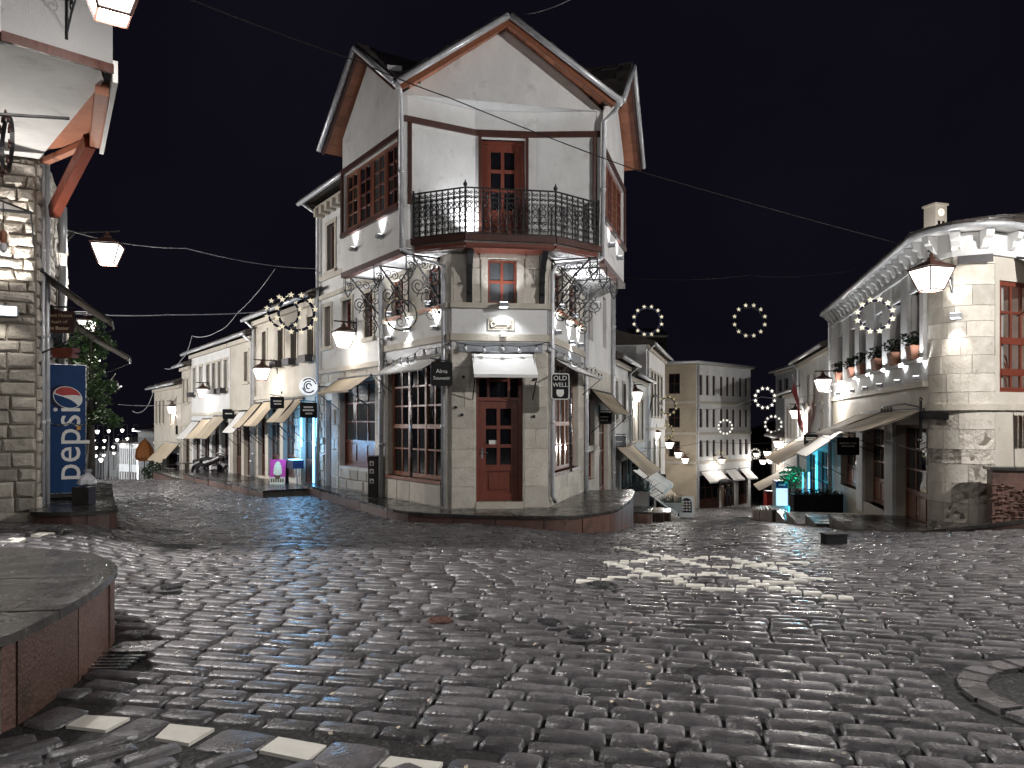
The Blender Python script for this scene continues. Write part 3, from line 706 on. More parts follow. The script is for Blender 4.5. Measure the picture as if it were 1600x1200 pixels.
# ground floor door with transom
def door(parent, F, u0, u1, z0, z1, zt, cols, rows, frame='wood_red', name='door'):
    fr = MB(); i = -.2; fr.box(F, u0, u0+.07, z0, z1, i-.06, i+.04); fr.box(F, u1-.07, u1, z0, z1, i-.06, i+.04); fr.box(F, u0+.07, u1-.07, z1-.07, z1, i-.06, i+.037)
    if zt < z1-.1: fr.box(F, u0+.07, u1-.07, zt, zt+.07, i-.06, i+.037)
    fo = fr.build('door_frame', frame, parent)
    if zt < z1-.1:
        a, b = u0+.07, u1-.07; z2, z3 = zt+.07, z1-.07; mb = MB(); w = (b-a)
        for x in (a+w*.24, a+w*.76): mb.box(F, x-.025, x+.025, z2, z3, i-.05, i+.02)
        mb.box(F, a, a+w*.24-.025, (z2+z3)/2-.02, (z2+z3)/2+.02, i-.05, i+.018); mb.box(F, a+w*.24+.025, a+w*.76-.025, z2+(z3-z2)*.4, z2+(z3-z2)*.4+.035, i-.05, i+.018); mb.box(F, a+w*.76+.025, b, (z2+z3)/2-.02, (z2+z3)/2+.02, i-.05, i+.018)
        mb.build('transom', frame, fo); MB().box(F, a, b, z2, z3, i-.035, i-.03).build('pane', 'glass', fo)
    a, b, c, e = u0+.075, u1-.075, z0+.012, zt-.006; w = b-a; h = e-c; mb = MB(); n0, n1 = i-.055, i
    sw = .14*w/.8; g0 = c+h*.36
    mb.box(F, a, a+sw, c, e, n0, n1); mb.box(F, b-sw, b, c, e, n0, n1); mb.box(F, a+sw, b-sw, e-.15, e, n0, n1-.002); mb.box(F, a+sw, b-sw, g0-.13, g0, n0, n1-.002); mb.box(F, a+sw, b-sw, c, c+.14, n0, n1-.002)
    mb.box(F, a+sw, b-sw, c+.14, g0-.13, n0, n1-.03, t=-.2); mb.box(F, a+sw+.06, b-sw-.06, c+.22, g0-.2, n1-.03, n1-.014)
    xs = [a+sw+(b-a-2*sw)*k/cols for k in range(cols+1)]; zs_ = [g0+(e-.15-g0)*k/rows for k in range(rows+1)]
    for x in xs[1:-1]: mb.box(F, x-.035, x+.035, g0, e-.15, n0+.005, n1-.004)
    for z in zs_[1:-1]: mb.box(F, a+sw, b-sw, z-.035, z+.035, n0+.008, n1-.008)
    o = mb.build(name, frame, parent)
    for k in range(cols):
        for j in range(rows): MB().box(F, xs[k]+.002, xs[k+1]-.002, zs_[j]+.002, zs_[j+1]-.002, n0+.02, n0+.024).build('pane', 'glass', o)
    hx = a+sw*.45; hz = c+h*.47
    hb = MB().box(F, hx-.018, hx+.018, hz-.1, hz+.12, n1, n1+.01); hb.tube([F.p(hx, hz+.02, n1+.01), F.p(hx, hz+.02, n1+.05), F.p(hx+.11, hz+.02, n1+.05)], .011, 6); hb.build('handle', 'steel', o)
    return o
dr = door(CH, FC, dU0, dU1, zb+.14, dZ1-.02, FC.Z(.9, 622)-.05, 2, 3)
MB().box(FC, dU0+.28, dU0+.44, 1.10, 1.24, -.232, -.229).build('notice', 'white_paint', dr)
MB().box(FC, dU0-.01, dU1+.01, zb, zb+.14, -.3, .03).build('doorstep', 'limestone_clean', CH)
# shop windows
window(CH, FL, sU0, sU1, sZ0, sZ1, 6, 5, .12, .09, .035, 'wood_brown', 'glass', 'shop_window', ratios=[0, .22, .43, .62, .80, 1], heavy=(('c', 2), ('c', 4), ('r', 2)))
window(CH, FR, r0, r1, rZ0, rZ1, 6, 4, .12, .09, .035, 'wood_brown', 'glass', 'shop_window', ratios=[0, .21, .42, .70, 1], heavy=(('c', 2), ('c', 4), ('r', 2)))
window(CH, FR, r2, r3, 1.0, 2.33, 2, 3, .12, .06, .03, 'wood_red', 'glass', 'shop_window')
window(CH, FR, r2, r3, .1, .85, 2, 2, .1, .06, .03, 'wood_red', 'glass', 'shop_window'); MB().box(FR, r2-.05, r3+.05, .86, 1.0, -.2, .08).build('sill', 'limestone_clean', CH)
window(CH, FR, r4, r5, -1.2, 1.88, 2, 4, .12, .07, .03, 'wood_red', 'glass', 'shop_door', panel=.3)
for F, a, b, z in ((FL, sU0-.05, sU1+.05, sZ0), (FR, r0-.05, r1+.05, rZ0)): MB().box(F, a, b, z-.07, z, -.14, .05).build('sill', 'wood_brown', CH)
for F, ms in ((FL, mL), (FR, mR)):
    for h in ms: window(CH, F, *h, 2, 3, .1, .05, .03, 'wood_red', 'glass'); MB().box(F, h[0]-.1, h[1]+.1, h[2]-.06, h[2], -.2, .12).build('sill', 'wood_soffit', CH)
for h in mRr: window(CH, FR, *h, 2, 3, .1, .05, .03, 'wood_red', 'glass')

# ---- oriel bay on the top floor
L0 = Vector((-2.18, 14.85)); L1 = L0+DL*2.98; Rr0 = Vector((1.89, 15.7)); Rr1 = Rr0+DR*3.05
GL = Face(L1, L0); GR = Face(Rr0, Rr1); GF = Face(L0, Rr0)
C1 = Vector((-.77, 15.62)); C2 = Vector((.507, 15.74))
zT, ze = 7.33, 8.06
bwL = (.12, GL.L-.10, 5.93, 7.22); bwR = (.15, GR.L-.15, 5.93, 7.22)
mb = MB(); wallsheet(mb, GL, 0, GL.L, zf, ze+.02, [bwL], .16); wallsheet(mb, GR, 0, GR.L, zf, ze+.02, [bwR], .16)
F1 = Face(L0, C1); F2 = Face(C1, C2); F3 = Face(C2, Rr0)
bd = (F2.U(752), F2.U(821), 5.27, 7.5)
wallsheet(mb, F1, .12, F1.L, 5.2, ze, []); wallsheet(mb, F2, 0, F2.L, 5.2, ze, [bd], .12); wallsheet(mb, F3, 0, F3.L-.12, 5.2, ze, [])
for F, a, b in ((F1, .12, F1.L), (F2, 0, F2.L), (F3, 0, F3.L-.12)): mb.box(F, a, b, 7.47, ze-.006, -.01, .014)
# gable triangles
def gable(mb, F, zt, apex_u, zap, n=0.0):
    mb.add([F.p(0, zt, n), F.p(F.L, zt, n), F.p(apex_u, zap, n)], [(0, 1, 2)])
gable(mb, GF, ze, GF.L*.535, 9.66, .004); gable(mb, GL, ze+.02, GL.L*.5, 9.33); gable(mb, GR, ze+.02, GR.L*.5, 9.4)
# soffit closing the recess under the front gable, corner posts, back of the bay
mb.add([v3(L0, ze), v3(Rr0, ze), v3(C2, ze), v3(C1, ze)], [(0, 3, 2, 1)])
mb.box(GF, 0, .13, zf, ze, -.13, -.002); mb.box(GF, GF.L-.13, GF.L, zf, ze, -.13, -.002)
mb.add([v3(L1, zf), v3(FL.p(UL(600)-.4, 0, 0), zf), v3(FL.p(UL(600)-.4, 0, 0), ze), v3(L1, ze)], [(0, 1, 2, 3)])
e = FR.p(FR.U(935), 0, 0); mb.add([v3(Rr1, zf), v3(e, zf), v3(e, ze), v3(Rr1, ze)], [(3, 2, 1, 0)])
mb.build('bay_wall', 'plaster', CH)
# low parapet stubs at the ends of the balcony
MB().box(F1, .13, .28, zf, 6.12, 0, .03).build('parapet', 'plaster', CH); MB().box(F3, F3.L-.28, F3.L-.13, zf, 6.12, 0, .03).build('parapet', 'plaster', CH)
# timber trims
mb = MB(); k = .07
mb.box(GL, 0, GL.L, 7.24, 7.24+k*1.7, 0, .05); mb.box(GL, 0, GL.L, 5.80, 5.90, 0, .07); mb.box(GL, -.02, .07, 5.9, 7.24, 0, .05); mb.box(GL, GL.L-.07, GL.L, 5.9, 7.24, 0, .05)
mb.box(GR, 0, GR.L, 7.24, 7.24+k*1.7, 0, .05); mb.box(GR, 0, GR.L, 5.80, 5.90, 0, .07); mb.box(GR, GR.L-.07, GR.L+.02, 5.9, 7.24, 0, .05); mb.box(GR, 0, .07, 5.9, 7.24, 0, .05)
for F, a, b in ((F1, .05, F1.L), (F2, 0, F2.L), (F3, 0, F3.L-.05)): mb.box(F, a, b, 7.52, 7.64, .014, .06)
mb.box(GF, .135, .21, 5.9, 7.52, -.05, .02); mb.box(GF, GF.L-.21, GF.L-.135, 5.6, 7.52, -.05, .02)
mb.box(GL, -.02, GL.L+.02, zf-.12, zf, -.12, .03); mb.box(GR, -.02, GR.L+.02, zf-.12, zf, -.12, .03)
mb.build('timber_trim', 'wood_dark', CH)
# bay windows: four lights a side
for F, h in ((GL, bwL), (GR, bwR)):
    w = (h[1]-h[0])/4
    for i in range(4): window(CH, F, h[0]+i*w+.01, h[0]+(i+1)*w-.01, h[2], h[3], 2, 4, .05, .075, .03, 'wood_red' if i % 2 else 'wood_brown', 'glass', 'bay_window')
# balcony door
door(CH, F2, bd[0], bd[1], 5.27, 7.5, 7.44, 2, 3)
mb = MB(); mb.box(F2, bd[0]-.06, bd[0], 5.27, 7.56, -.1, .05); mb.box(F2, bd[1], bd[1]+.06, 5.27, 7.56, -.1, .05); mb.box(F2, bd[0], bd[1], 7.5, 7.56, -.1, .047); mb.build('door_surround', 'wood_dark', CH)
# balcony floor and fascia
BP = [Vector(((646-CX)/FX*14.9, 14.9)), Vector(((727-CX)/FX*14.45, 14.45)), Vector(((868-CX)/FX*14.73, 14.73)), Vector(((935-CX)/FX*15.5, 15.5))]
poly = [xy(p) for p in BP]+[xy(Rr0-Vector((.1, 0))), xy(C2), xy(C1), xy(L0+Vector((.12, 0)))]
MB().prism(poly, 5.05, 5.2).build('balcony_floor', 'slab_light', CH)
mb = MB()
for i, (a, b) in enumerate(zip(BP, BP[1:])):
    F = Face(a, b); q = MB(); q.box(F, 0 if i else -.06, F.L if i < 2 else F.L+.06, 5.09, 5.215, .005, .045); q.build('fascia_board', 'wood_dark', CH); mb.box(F, .02, F.L-.02, 4.95, 5.085, -.05, .0)
mb.build('balcony_fascia', 'wood_red', CH)
# boarded ceiling under bay and balcony, one board at a time
W0 = [xy(L1), xy(L0), xy(BP[0]), xy(BP[1]), xy(FC.p(.2, 0, -.05)), xy(FL.p(uA-.1, 0, -.05)), xy(FL.p(UL(600)-.45, 0, -.05))]
W1 = [xy(Rr0), xy(Rr1), xy(FR.p(FR.U(933), 0, -.05)), xy(FR.p(.1, 0, -.05)), xy(FC.p(1.8, 0, -.05)), xy(BP[2]), xy(BP[3])]
W2 = [xy(BP[1]), xy(BP[2]), xy(FC.p(1.8, 0, -.05)), xy(FC.p(.2, 0, -.05))]
for P, F in ((W0, GL), (W1, GR), (W2, FC)):
    nx, ny = F.n.x, F.n.y; cs = [nx*p[0]+ny*p[1] for p in P]; c = min(cs)
    while c < max(cs):
        q = clip(clip(P, nx, ny, c+.006), -nx, -ny, -(c+.164))
        if len(q) > 2: MB().prism(q, 4.965, 4.985+random.uniform(0, .006), t=random.uniform(-1, 1)).build('soffit_board', 'board_white' if P is not W2 else 'wood_red', CH)
        c += .17
# ---- railing
rail = MB(); zr0, zr1 = 5.24, 6.1
for a, b in zip(BP, BP[1:]):
    rail.beam(v3(a, zr1), v3(b, zr1), .03, .025); rail.beam(v3(a, zr0), v3(b, zr0), .025, .02); rail.beam(v3(a, 5.92), v3(b, 5.92), .014, .014)
for p in BP: rail.beam(v3(p, 5.2), v3(p, 6.16), .035, .035, Vector((1, 0, 0)))
for p in BP[1:3]: rail.lathe(v3(p, 6.12), [(.02, 0), (.04, .02), (.04, .06), (.015, .09), (.01, .12), (.002, .14)], 8)
rails = rail.build('railing', 'iron', CH)
def baluster_mesh():
    m = MB(); X = Vector((1, 0, 0)); o = Vector((0, 0, 0))
    m.beam((0, 0, 5.24), (0, 0, 6.1), .022, .022, X)
    w = .068
    m.tube([Vector((w+math.cos(2*math.pi*j/12)*.052, 0, 5.68+math.sin(2*math.pi*j/12)*.058)) for j in range(12)], .0105, 4, True)
    for sx in (1, -1):
        for z, s in ((5.34, 1), (5.46, -1), (5.92, -1), (6.02, 1), (5.82, -1)):
            m.tube(spiral((w+sx*.032, 0, z), X*sx, Z3*s, .034, .010, math.pi, 1.1, 9), .0095, 4)
        m.tube([(w+sx*.062, 0, 5.52), (w+sx*.012, 0, 5.60)], .0095, 4); m.tube([(w+sx*.012, 0, 5.75), (w+sx*.062, 0, 5.84)], .0095, 4)
    return m
bal0 = None
for a, b, nb in zip(BP, BP[1:], (9, 11, 8)):
    F = Face(a, b)
    for i in range(nb):
        p = F.p(F.L*(i+.08)/nb, 0); ang = math.atan2(F.d.y, F.d.x)
        if bal0 is None:
            ORG['railing_tmp'] = ORG[rails.name]; bal0 = baluster_mesh(); bm_ = MB(); bm_.v = [tuple(Vector(v)+ORG[rails.name]) for v in bal0.v]; bm_.f = bal0.f; bm_.m = bal0.m; bm_.t = bal0.t
            ob = bm_.build('baluster', 'iron', rails)
        else:
            ob = ob.copy(); COL.objects.link(ob)
        q = p-ORG[rails.name]; ob.location = (q.x, q.y, -ORG[rails.name].z); ob.rotation_euler = (0, 0, ang)
# ---- roof: three gables
zE = 8.12; ridF = -GF.n
def roofpair(E0, E1, apex, inward, length, clips, barge):
    # E0, E1 eave corners and apex of the verge (3-D); inward = horizontal direction of the ridge
    inn = v3(inward.normalized(), 0); th = .07
    for s, (e, sgn) in enumerate(((E0, -1), (E1, 1))):
        dn = (e-apex).normalized(); nrm = inn.cross(dn); nrm = nrm if nrm.z > 0 else -nrm
        L = (e-apex).length; mb = MB()
        a, b, c, d = apex, e, e+inn*length, apex+inn*length; cl = clips[s]
        P2 = [xy(a), xy(b), xy(c), xy(d)]
        if cl: P2 = clip(P2, *cl)
        pz = lambda x, y: a.z-(nrm.x*(x-a.x)+nrm.y*(y-a.y))/nrm.z
        mb.prism(P2, pz, lambda x, y: pz(x, y)+th/nrm.z); ro = mb.build('roof', 'slate', CH)
        good = lambda v: not cl or cl[0]*v.x+cl[1]*v.y >= cl[2]-.02
        # slabs of stone laid in courses, uneven at the edges
        sl = MB(); rows = max(4, int(L/.24))
        for r in range(rows+1):
            x = -.06
            while x < length:
                w = random.uniform(.2, .42); t0 = L*(r-.2)/rows; t1 = min(L+.06, t0+L/rows*1.5)
                q0 = apex+dn*max(0, t0)+inn*x; q1 = apex+dn*t1+inn*x; z0 = th+.05+random.uniform(0, .03); z1 = th+.012+random.uniform(0, .02)
                if good(q0.lerp(q1, .5)+inn*w*.5): sl.hexa([q0+nrm*(z0-.035), q1+nrm*(z1-.01), q1+inn*(w-.01)+nrm*(z1-.01), q0+inn*(w-.01)+nrm*(z0-.035), q0+nrm*z0, q1+nrm*(z1+.03), q1+inn*(w-.01)+nrm*(z1+.03), q0+inn*(w-.01)+nrm*z0], 0, random.uniform(-1, 1))
                x += w
        sl.build('roof_slabs', 'slate', ro, kind='stuff')
        # boards of the overhang, seen from below
        k = max(3, int(L/.24))
        for j in range(k):
            q0, q1 = apex+dn*(L*j/k+.004), apex+dn*(L*(j+1)/k-.004); ww = .72
            while ww > .1 and not good(q1+inn*ww): ww -= .08
            MB().hexa([q0-nrm*.03, q1-nrm*.03, q1+inn*ww-nrm*.03, q0+inn*ww-nrm*.03, q0-nrm*.004, q1-nrm*.004, q1+inn*ww-nrm*.004, q0+inn*ww-nrm*.004], 0, random.uniform(-1, 1)).build('verge_board', 'wood_soffit', ro)
        bb = MB(); q0, q1 = apex-nrm*.11-inn*.03, e-nrm*.11-inn*.03
        bb.hexa([q0, q1, q1+inn*.045, q0+inn*.045, q0+nrm*.12, q1+nrm*.12, q1+nrm*.12+inn*.045, q0+nrm*.12+inn*.045])
        bb.build('bargeboard', 'wood_dark' if not barge else 'wood_brown', ro)
        g0, g1 = apex-inn*.08+nrm*.035, e-inn*.08+nrm*.035
        gutter(ro, [g0, g0.lerp(g1, .5), g1], .062)
AF = at(795, 30, 14.95); EFl = at(624, 132, 14.42); EFr = at(963, 160, 15.33)
ALp = at(559, 79, 16.03); ELn = at(619, 131, 14.47); ELf = at(504, 238, 17.7)

ARp = at(985, 107, 17.3); ERn = at(968, 161, 15.4); ERf = at(1000, 264, 19.2)
inF = Vector((-.2, .98)).normalized()
def vplane(p, i1, i2):
    v = (i1.normalized()+i2.normalized()).normalized(); return (v.y, -v.x, v.y*p.x-v.x*p.y)
vl = vplane(ELn, inF, -GL.n); vr = vplane(ERn, inF, -GR.n); neg = lambda q: tuple(-t for t in q)
roofpair(EFl, EFr, AF, inF, 6.5, (vl, neg(vr)), True)
roofpair(ELf, ELn, ALp, -GL.n, 3.6, (None, neg(vl)), False)
roofpair(ERn, ERf, ARp, -GR.n, 3.6, (vr, None), False)
mb = MB()
for e in (at(621, 122, 14.5), at(966, 152, 15.35)): mb.lathe(e+Vector((0, 0, -.14)), [(.05, -.05), (.09, 0), (.10, .12), (.08, .13)], 10)
for e in (at(616, 108, 14.8),): mb.beam(e-Vector((.14, 0, 0)), e+Vector((.14, .05, 0)), .16, .10)
mb.build('rain_hopper', 'zinc', CH)
# ---- downpipes
pipe(CH, [at(622, 132, 14.5), at(627, 150, 14.72), at(627, 388, 14.72)], .05)
pipe(CH, [at(967, 162, 15.35), at(962, 172, 15.5), at(944, 190, 15.58), at(941, 402, 15.58)], .05)
pipe(CH, [at(941, 402, 15.58), at(935, 407, 15.5), FR.p(.35, 4.83, .12), FR.p(.07, 4.6, .09), FR.p(.07, .1, .09), FR.p(.3, -.02, .09)], .045)
pipe(CH, [at(627, 388, 14.72), FL.p(uA-.5, 4.9, .55), FL.p(uA-.18, 4.72, .08), FL.p(uA-.18, zb+.05, .08)], .045)
pipe(CH, [FL.p(u600+.02, 4.75, .08), FL.p(u600+.02, zb, .08)], .06)
pipe(CH, [FR.p(FR.U(912), 4.7, .07), FR.p(FR.U(912), -.4, .07)], .055)
pipe(CH, [FR.p(rEnd-.1, 6.0, .07), FR.p(rEnd-.1, -1.4, .07)], .06)
pipe(CH, [FL.p((sU0*.45+sU1*.55), 2.9, .1), FL.p((sU0*.45+sU1*.55), .42, .1)], .03, 'steel', 'awning_pole')
pipe(CH, [FR.p(r0*.45+r1*.55, 2.9, .1), FR.p(r0*.45+r1*.55, .5, .1)], .03, 'steel', 'awning_pole')
# ---- wrought iron brackets under the bay
def bracket(F, u, out, zt, drop, n_base=0.0):
    mb = MB(); N = v3(F.n); o = F.p(u, 0, n_base)
    def q(n, z): return Vector((o.x, o.y, 0))+N*n+Z3*z
    w = .03
    mb.beam(q(.03, zt-drop), q(.03, zt), w, w, N); mb.beam(q(.0, zt-.03), q(out, zt-.03), w, w)
    mb.beam(q(.04, zt-drop*.72), q(out*.86, zt-.04), w, w, F.n.to_3d()); mb.beam(q(.04, zt-drop*.98), q(out*.55, zt-.42), w*.8, w*.8, F.n.to_3d())
    mb.beam(q(.05, zt-.05), q(out*.6, zt-drop*.62), w*.8, w*.8, F.n.to_3d())
    for c, r, a, t in (((.30, zt-drop*.74), .23, 0, 1.9), ((.16, zt-.22), .13, 2, 1.4), ((.36, zt-.2), .1, 1, 1.4), ((out*.62, zt-.17), .11, 3, 1.5), ((.5, zt-drop*.55), .17, 4, 1.8), ((.22, zt-drop*1.02), .15, 1, 1.6), ((out*.85, zt-.27), .1, .5, 1.6), ((.14, zt-drop*.45), .09, 3, 1.2)):
        mb.tube(spiral(q(*c), N, Z3, r, r*.2, a, t, 18), .011, 4)
    for i in range(5):
        z = zt-.12-i*drop*.19; mb.tube([q(.05+.09*math.sin(math.pi*j/8), z-.16*j/8) for j in range(9)], .009, 4)
    # open lantern-shaped pendant at the outer end
    e = q(out-.06, zt-.05); s = .075
    for dx, dy in ((-s, -s), (s, -s), (s, s), (-s, s)): mb.beam(e+Vector((dx, dy, 0)), e+Vector((dx, dy, -.3)), .014, .014, N); mb.beam(e+Vector((dx, dy, -.3)), e+Vector((0, 0, -.46)), .014, .014, N)
    for zz in (0, -.3):
        c = [e+Vector((dx, dy, zz)) for dx, dy in ((-s, -s), (s, -s), (s, s), (-s, s))]
        for i in range(4): mb.beam(c[i], c[(i+1) % 4], .014, .014)
    mb.tube(spiral(e+Vector((0, 0, -.15)), N, Z3, .06, .02, 0, 1.3, 10), .008, 4)
    return mb.build('iron_bracket', 'iron', CH)
for u, o in ((u600-.2, .86), ((u600+uA)/2-.25, .82), (uA-.45, .74)): bracket(FL, u, o, 4.95, 1.15)
for u, o in ((.3, .95), (1.25, .98), (2.6, 1.0)): bracket(FR, u, o, 4.95, 1.15)
for u in (FC.U(733), FC.U(846)):     # carved corbels either side of the small window
    mb = MB(); N = v3(FC.n); o = FC.p(u, 0)
    prof = [(.0, 3.98), (.07, 4.0), (.10, 4.15), (.07, 4.3), (.12, 4.5), (.22, 4.7), (.45, 4.86), (.5, 4.93), (0, 4.93)]
    L = [Vector((o.x, o.y, 0))+N*a+Z3*z-v3(FC.d)*.055 for a, z in prof]; R = [p+v3(FC.d)*.11 for p in L]; k = len(L)
    mb.add(L+R, [tuple(range(k)), tuple(range(2*k-1, k-1, -1))]+[(i, k+i, k+(i+1) % k, (i+1) % k) for i in range(k)])
    for j in range(3): mb.tube(spiral(Vector((o.x, o.y, 4.15+j*.22))+N*(.12+.05*j*j), v3(FC.d), Z3, .05, .015, 0, 1.5, 10), .01, 4)
    mb.build('corbel', 'iron', CH)
# plaque with a carved key
pl_ = MB().box(FC, FC.U(762), FC.U(803), 3.44, 3.66, .0, .035).build('plaque', 'limestone_clean', CH)
mb = MB(); mb.box(FC, FC.U(765), FC.U(800), 3.47, 3.63, .035, .042); mb.build('plaque_recess', 'mortar', pl_)
mb = MB(); c = FC.p(FC.U(770), 3.55, .05); mb.tube([c+v3(FC.d)*math.cos(2*math.pi*i/14)*.045+Z3*math.sin(2*math.pi*i/14)*.045 for i in range(14)], .011, 5, True)
mb.beam(c+v3(FC.d)*.045, c+v3(FC.d)*.34, .022, .022); mb.beam(c+v3(FC.d)*.31-Z3*.05, c+v3(FC.d)*.31, .02, .03, v3(FC.d)); mb.build('key_relief', 'limestone', pl_)
# small wall boxes and iron wall ties seen on the stonework
mb = MB()
for F, u, z in ((FC, FC.U(724), 2.5), (FC, FC.U(722), 1.75), (FC, FC.U(835), 2.46), (FC, FC.U(834), 1.72), (FC, FC.U(712), 1.9)): mb.lathe(F.p(u, z, .02), [(.032, 0), (.03, .03), (.012, .035)], 8, ax=(v3(F.d), Z3, v3(F.n)))
mb.build('wall_tie', 'iron', CH)
MB().box(FC, FC.U(781), FC.U(789), 3.30, 3.41, .06, .12).build('junction_box', 'white_paint', CH)
# ------------------------------------------------------------------ generic street house
def house(label, F, u0, u1, zb, zt, wins=(), shops=(), wall='plaster_warm', D=6.5, sur=True, ledges=(), wood='wood_dark', overhang=.35, rise=1.3, name='stone_house', gap=.0, single=False, roofm='slate', shopfrm=3, pipes=(), base=None, boxes=(), wcols=2, wrows=3, group=None, sides=True):
    c = F.p((u0+u1)/2, zb)
    H = thing(name, label, 'house', c, group)
    holes = [(a, b, z0, z1) for a, b, z0, z1 in wins]+[(a, b, z0, z1) for a, b, z0, z1 in shops]
    mb = MB(); wallsheet(mb, F, u0+gap, u1-gap, zb, zt, holes, .2)
    mb.build('front_wall', wall, H)
    if sides:
        mb = MB(); a, b = F.p(u0+gap, 0), F.p(u1-gap, 0); N = v3(F.n)
        q = [a-N*.42, b-N*.42, b-N*D, a-N*D]; 
        for i, j, k2, l in ((a, a-N*D, 0, 0), (b-N*D, b, 0, 0), (a-N*D, b-N*D, 0, 0)): mb.add([v3(i, zb), v3(j, zb), v3(j, zt), v3(i, zt)], [(3, 2, 1, 0)])
        mb.build('side_wall', wall, H)
        MB().prism([xy(p) for p in q], zb, zt-.05).build('interior', 'mortar', H)
    for w in wins:
        if sur: surround(H, F, *w, w=.1, out=.025)
        window(H, F, *w, wcols, wrows, .12, .05, .03, wood, 'glass', single=single)
    for s in shops: window(H, F, *s, shopfrm, 3, .14, .07, .035, wood, 'glass', 'shop_front', panel=.3, single=single)
    for z in ledges: MB().box(F, u0+gap, u1-gap, z-.06, z+.06, -.05, .07).build('ledge', 'limestone_clean', H)
    for a, b, z in boxes:
        MB().box(F, a, b, z, z+.2, .06, .28).build('window_box', 'dark_plastic', H)
    # roof: front and back slope with eave overhang, plus slabs near the eave
    N = v3(F.n); uo = .12; o = overhang; rz = rise
    a, b = F.p(u0-uo+gap, zt, o), F.p(u1+uo-gap, zt, o); c_, d_ = F.p(u1-.1, zt+rz, -D/2), F.p(u0+.1, zt+rz, -D/2); e, f = F.p(u1+uo-gap, zt, -D-.2), F.p(u0-uo+gap, zt, -D-.2)
    T = Vector((0, 0, .1)); mb = MB(); mb.hexa([a, b, c_, d_, a+T, b+T, c_+T, d_+T]); mb.hexa([d_, c_, e, f, d_+T, c_+T, e+T, f+T])
    mb.add([a, d_, f], [(0, 1, 2)]); mb.add([b, e, c_], [(0, 1, 2)])
    ro = mb.build('roof', roofm, H); sl = MB()
    for r in range(4):
        x = 0
        while x < (b-a).length:
            w = random.uniform(.25, .5); t0 = r*.22-.03; dn = (d_-a).normalized(); ax = (b-a).normalized(); p = a+ax*x+dn*t0+T
            sl.hexa([p, p+ax*(w-.012), p+ax*(w-.012)+dn*.3, p+dn*.3]+[v+Z3*(.03+random.uniform(0, .03)) for v in (p, p+ax*(w-.012), p+ax*(w-.012)+dn*.3, p+dn*.3)], 0, random.uniform(-1, 1)); x += w
    sl.build('roof_slabs', roofm, ro, kind='stuff')
    gutter(H, [a+Z3*.02+N*.05, b+Z3*.02+N*.05], .06)
    mb = MB(); mb.box(F, u0+gap, u1-gap, zt-.16, zt-.01, .0, .12); mb.build('cornice', 'limestone_clean', H)
    for u in pipes: pipe(H, [F.p(u, zt+.0, o), F.p(u, zt-.25, .08), F.p(u, zb, .08)], .05)
    return H
def wpx(F, a, b, z0, z1): return (F.U(a), F.U(b), z0, z1)
def awning(label, F, u0, u1, zt, zf, out, mat='canvas', panels=1, val=.0, group='shop awnings', sag=.04, n0=.05):
    t = thing('awning', label, 'awning', F.p((u0+u1)/2, zt), group)
    for k in range(panels):
        a = u0+(u1-u0)*k/panels+.012; b = u0+(u1-u0)*(k+1)/panels-.012; vs = []; fs = []; nx, ny = 6, 5
        for j in range(ny+1):
            for i in range(nx+1):
                s, q = i/nx, j/ny
                vs.append(F.p(a+(b-a)*s, zt+(zf-zt)*q-sag*math.sin(math.pi*q)*(.6+.4*math.sin(s*7+k))-.012*math.sin(math.pi*s)*q, n0+(out-n0)*q))
        for j in range(ny):
            for i in range(nx): fs.append((j*(nx+1)+i, (j+1)*(nx+1)+i, (j+1)*(nx+1)+i+1, j*(nx+1)+i+1))
        mb = MB(); mb.add(vs, fs, 0, random.uniform(-1, 1))
        low = [Vector(v)-Z3*.008 for v in vs]; mb.add(low, [f[::-1] for f in fs])
        if val: 
            vv = [F.p(a+(b-a)*i/nx, zf-z, out+.004) for z in (0, val) for i in range(nx+1)]; mb.add(vv, [(i, nx+1+i, nx+2+i, i+1) for i in range(nx)])
            vv = [v-v3(F.n)*.008 for v in vv]; mb.add(vv, [(i, i+1, nx+2+i, nx+1+i) for i in range(nx)])
        mb.build('canvas', mat, t, smooth=True)
    mb = MB(); mb.tube([F.p(u0, zf-.015, out-.02), F.p(u1, zf-.015, out-.02)], .018, 6); mb.tube([F.p(u0, zt, n0), F.p(u1, zt, n0)], .03, 6)
    for u in (u0+.03, u1-.03): mb.tube([F.p(u, zt-.01, n0), F.p(u, zf-.02, out-.02), F.p(u, zf-.28-(zt-zf)*.4, .04)], .013, 5)
    mb.build('awning_frame', 'iron', t); return t

# ------------------------------------------------------------------ left street, near to far
F = FL; u0, u1 = UL(499), u600
H = house('tall white house joined to the corner house, lantern and ledge bands on its front', F, u0, u1, -.6, 7.55,
    wins=[wpx(F, 512, 523.5, 5.65, 6.9), wpx(F, 508, 517, 3.64, 4.72), wpx(F, 536, 549.5, 3.64, 4.72), wpx(F, 571, 583, 3.64, 4.72), wpx(F, 558, 570, 5.65, 6.9)],
    shops=[wpx(F, 531, 586, .48, 2.62), wpx(F, 509, 518, -.3, 2.2)], wall='plaster', ledges=(5.5, 5.0, 2.98), wood='wood_red', pipes=(u0+.08,), D=3.2, overhang=.5, rise=.7)
stones(H, F, UL(519), UL(530), -.1, 2.8, .34, (.3, .5), (.01, .03), .01)
stones(H, F, UL(531), UL(586), -.1, .42, .26, (.3, .6), (.015, .04), .012)
stones(H, F, UL(500), UL(508), -.35, 2.7, .22, (.3, .5), (.02, .06), .02, mat='limestone_rough')
stones(H, F, UL(587), UL(599), -.1, 2.8, .36, (.3, .5), (.008, .02), .008)
stones(H, F, UL(500), u1-.05, 2.66, 2.9, .24, (.5, .9), (.01, .02), .008)
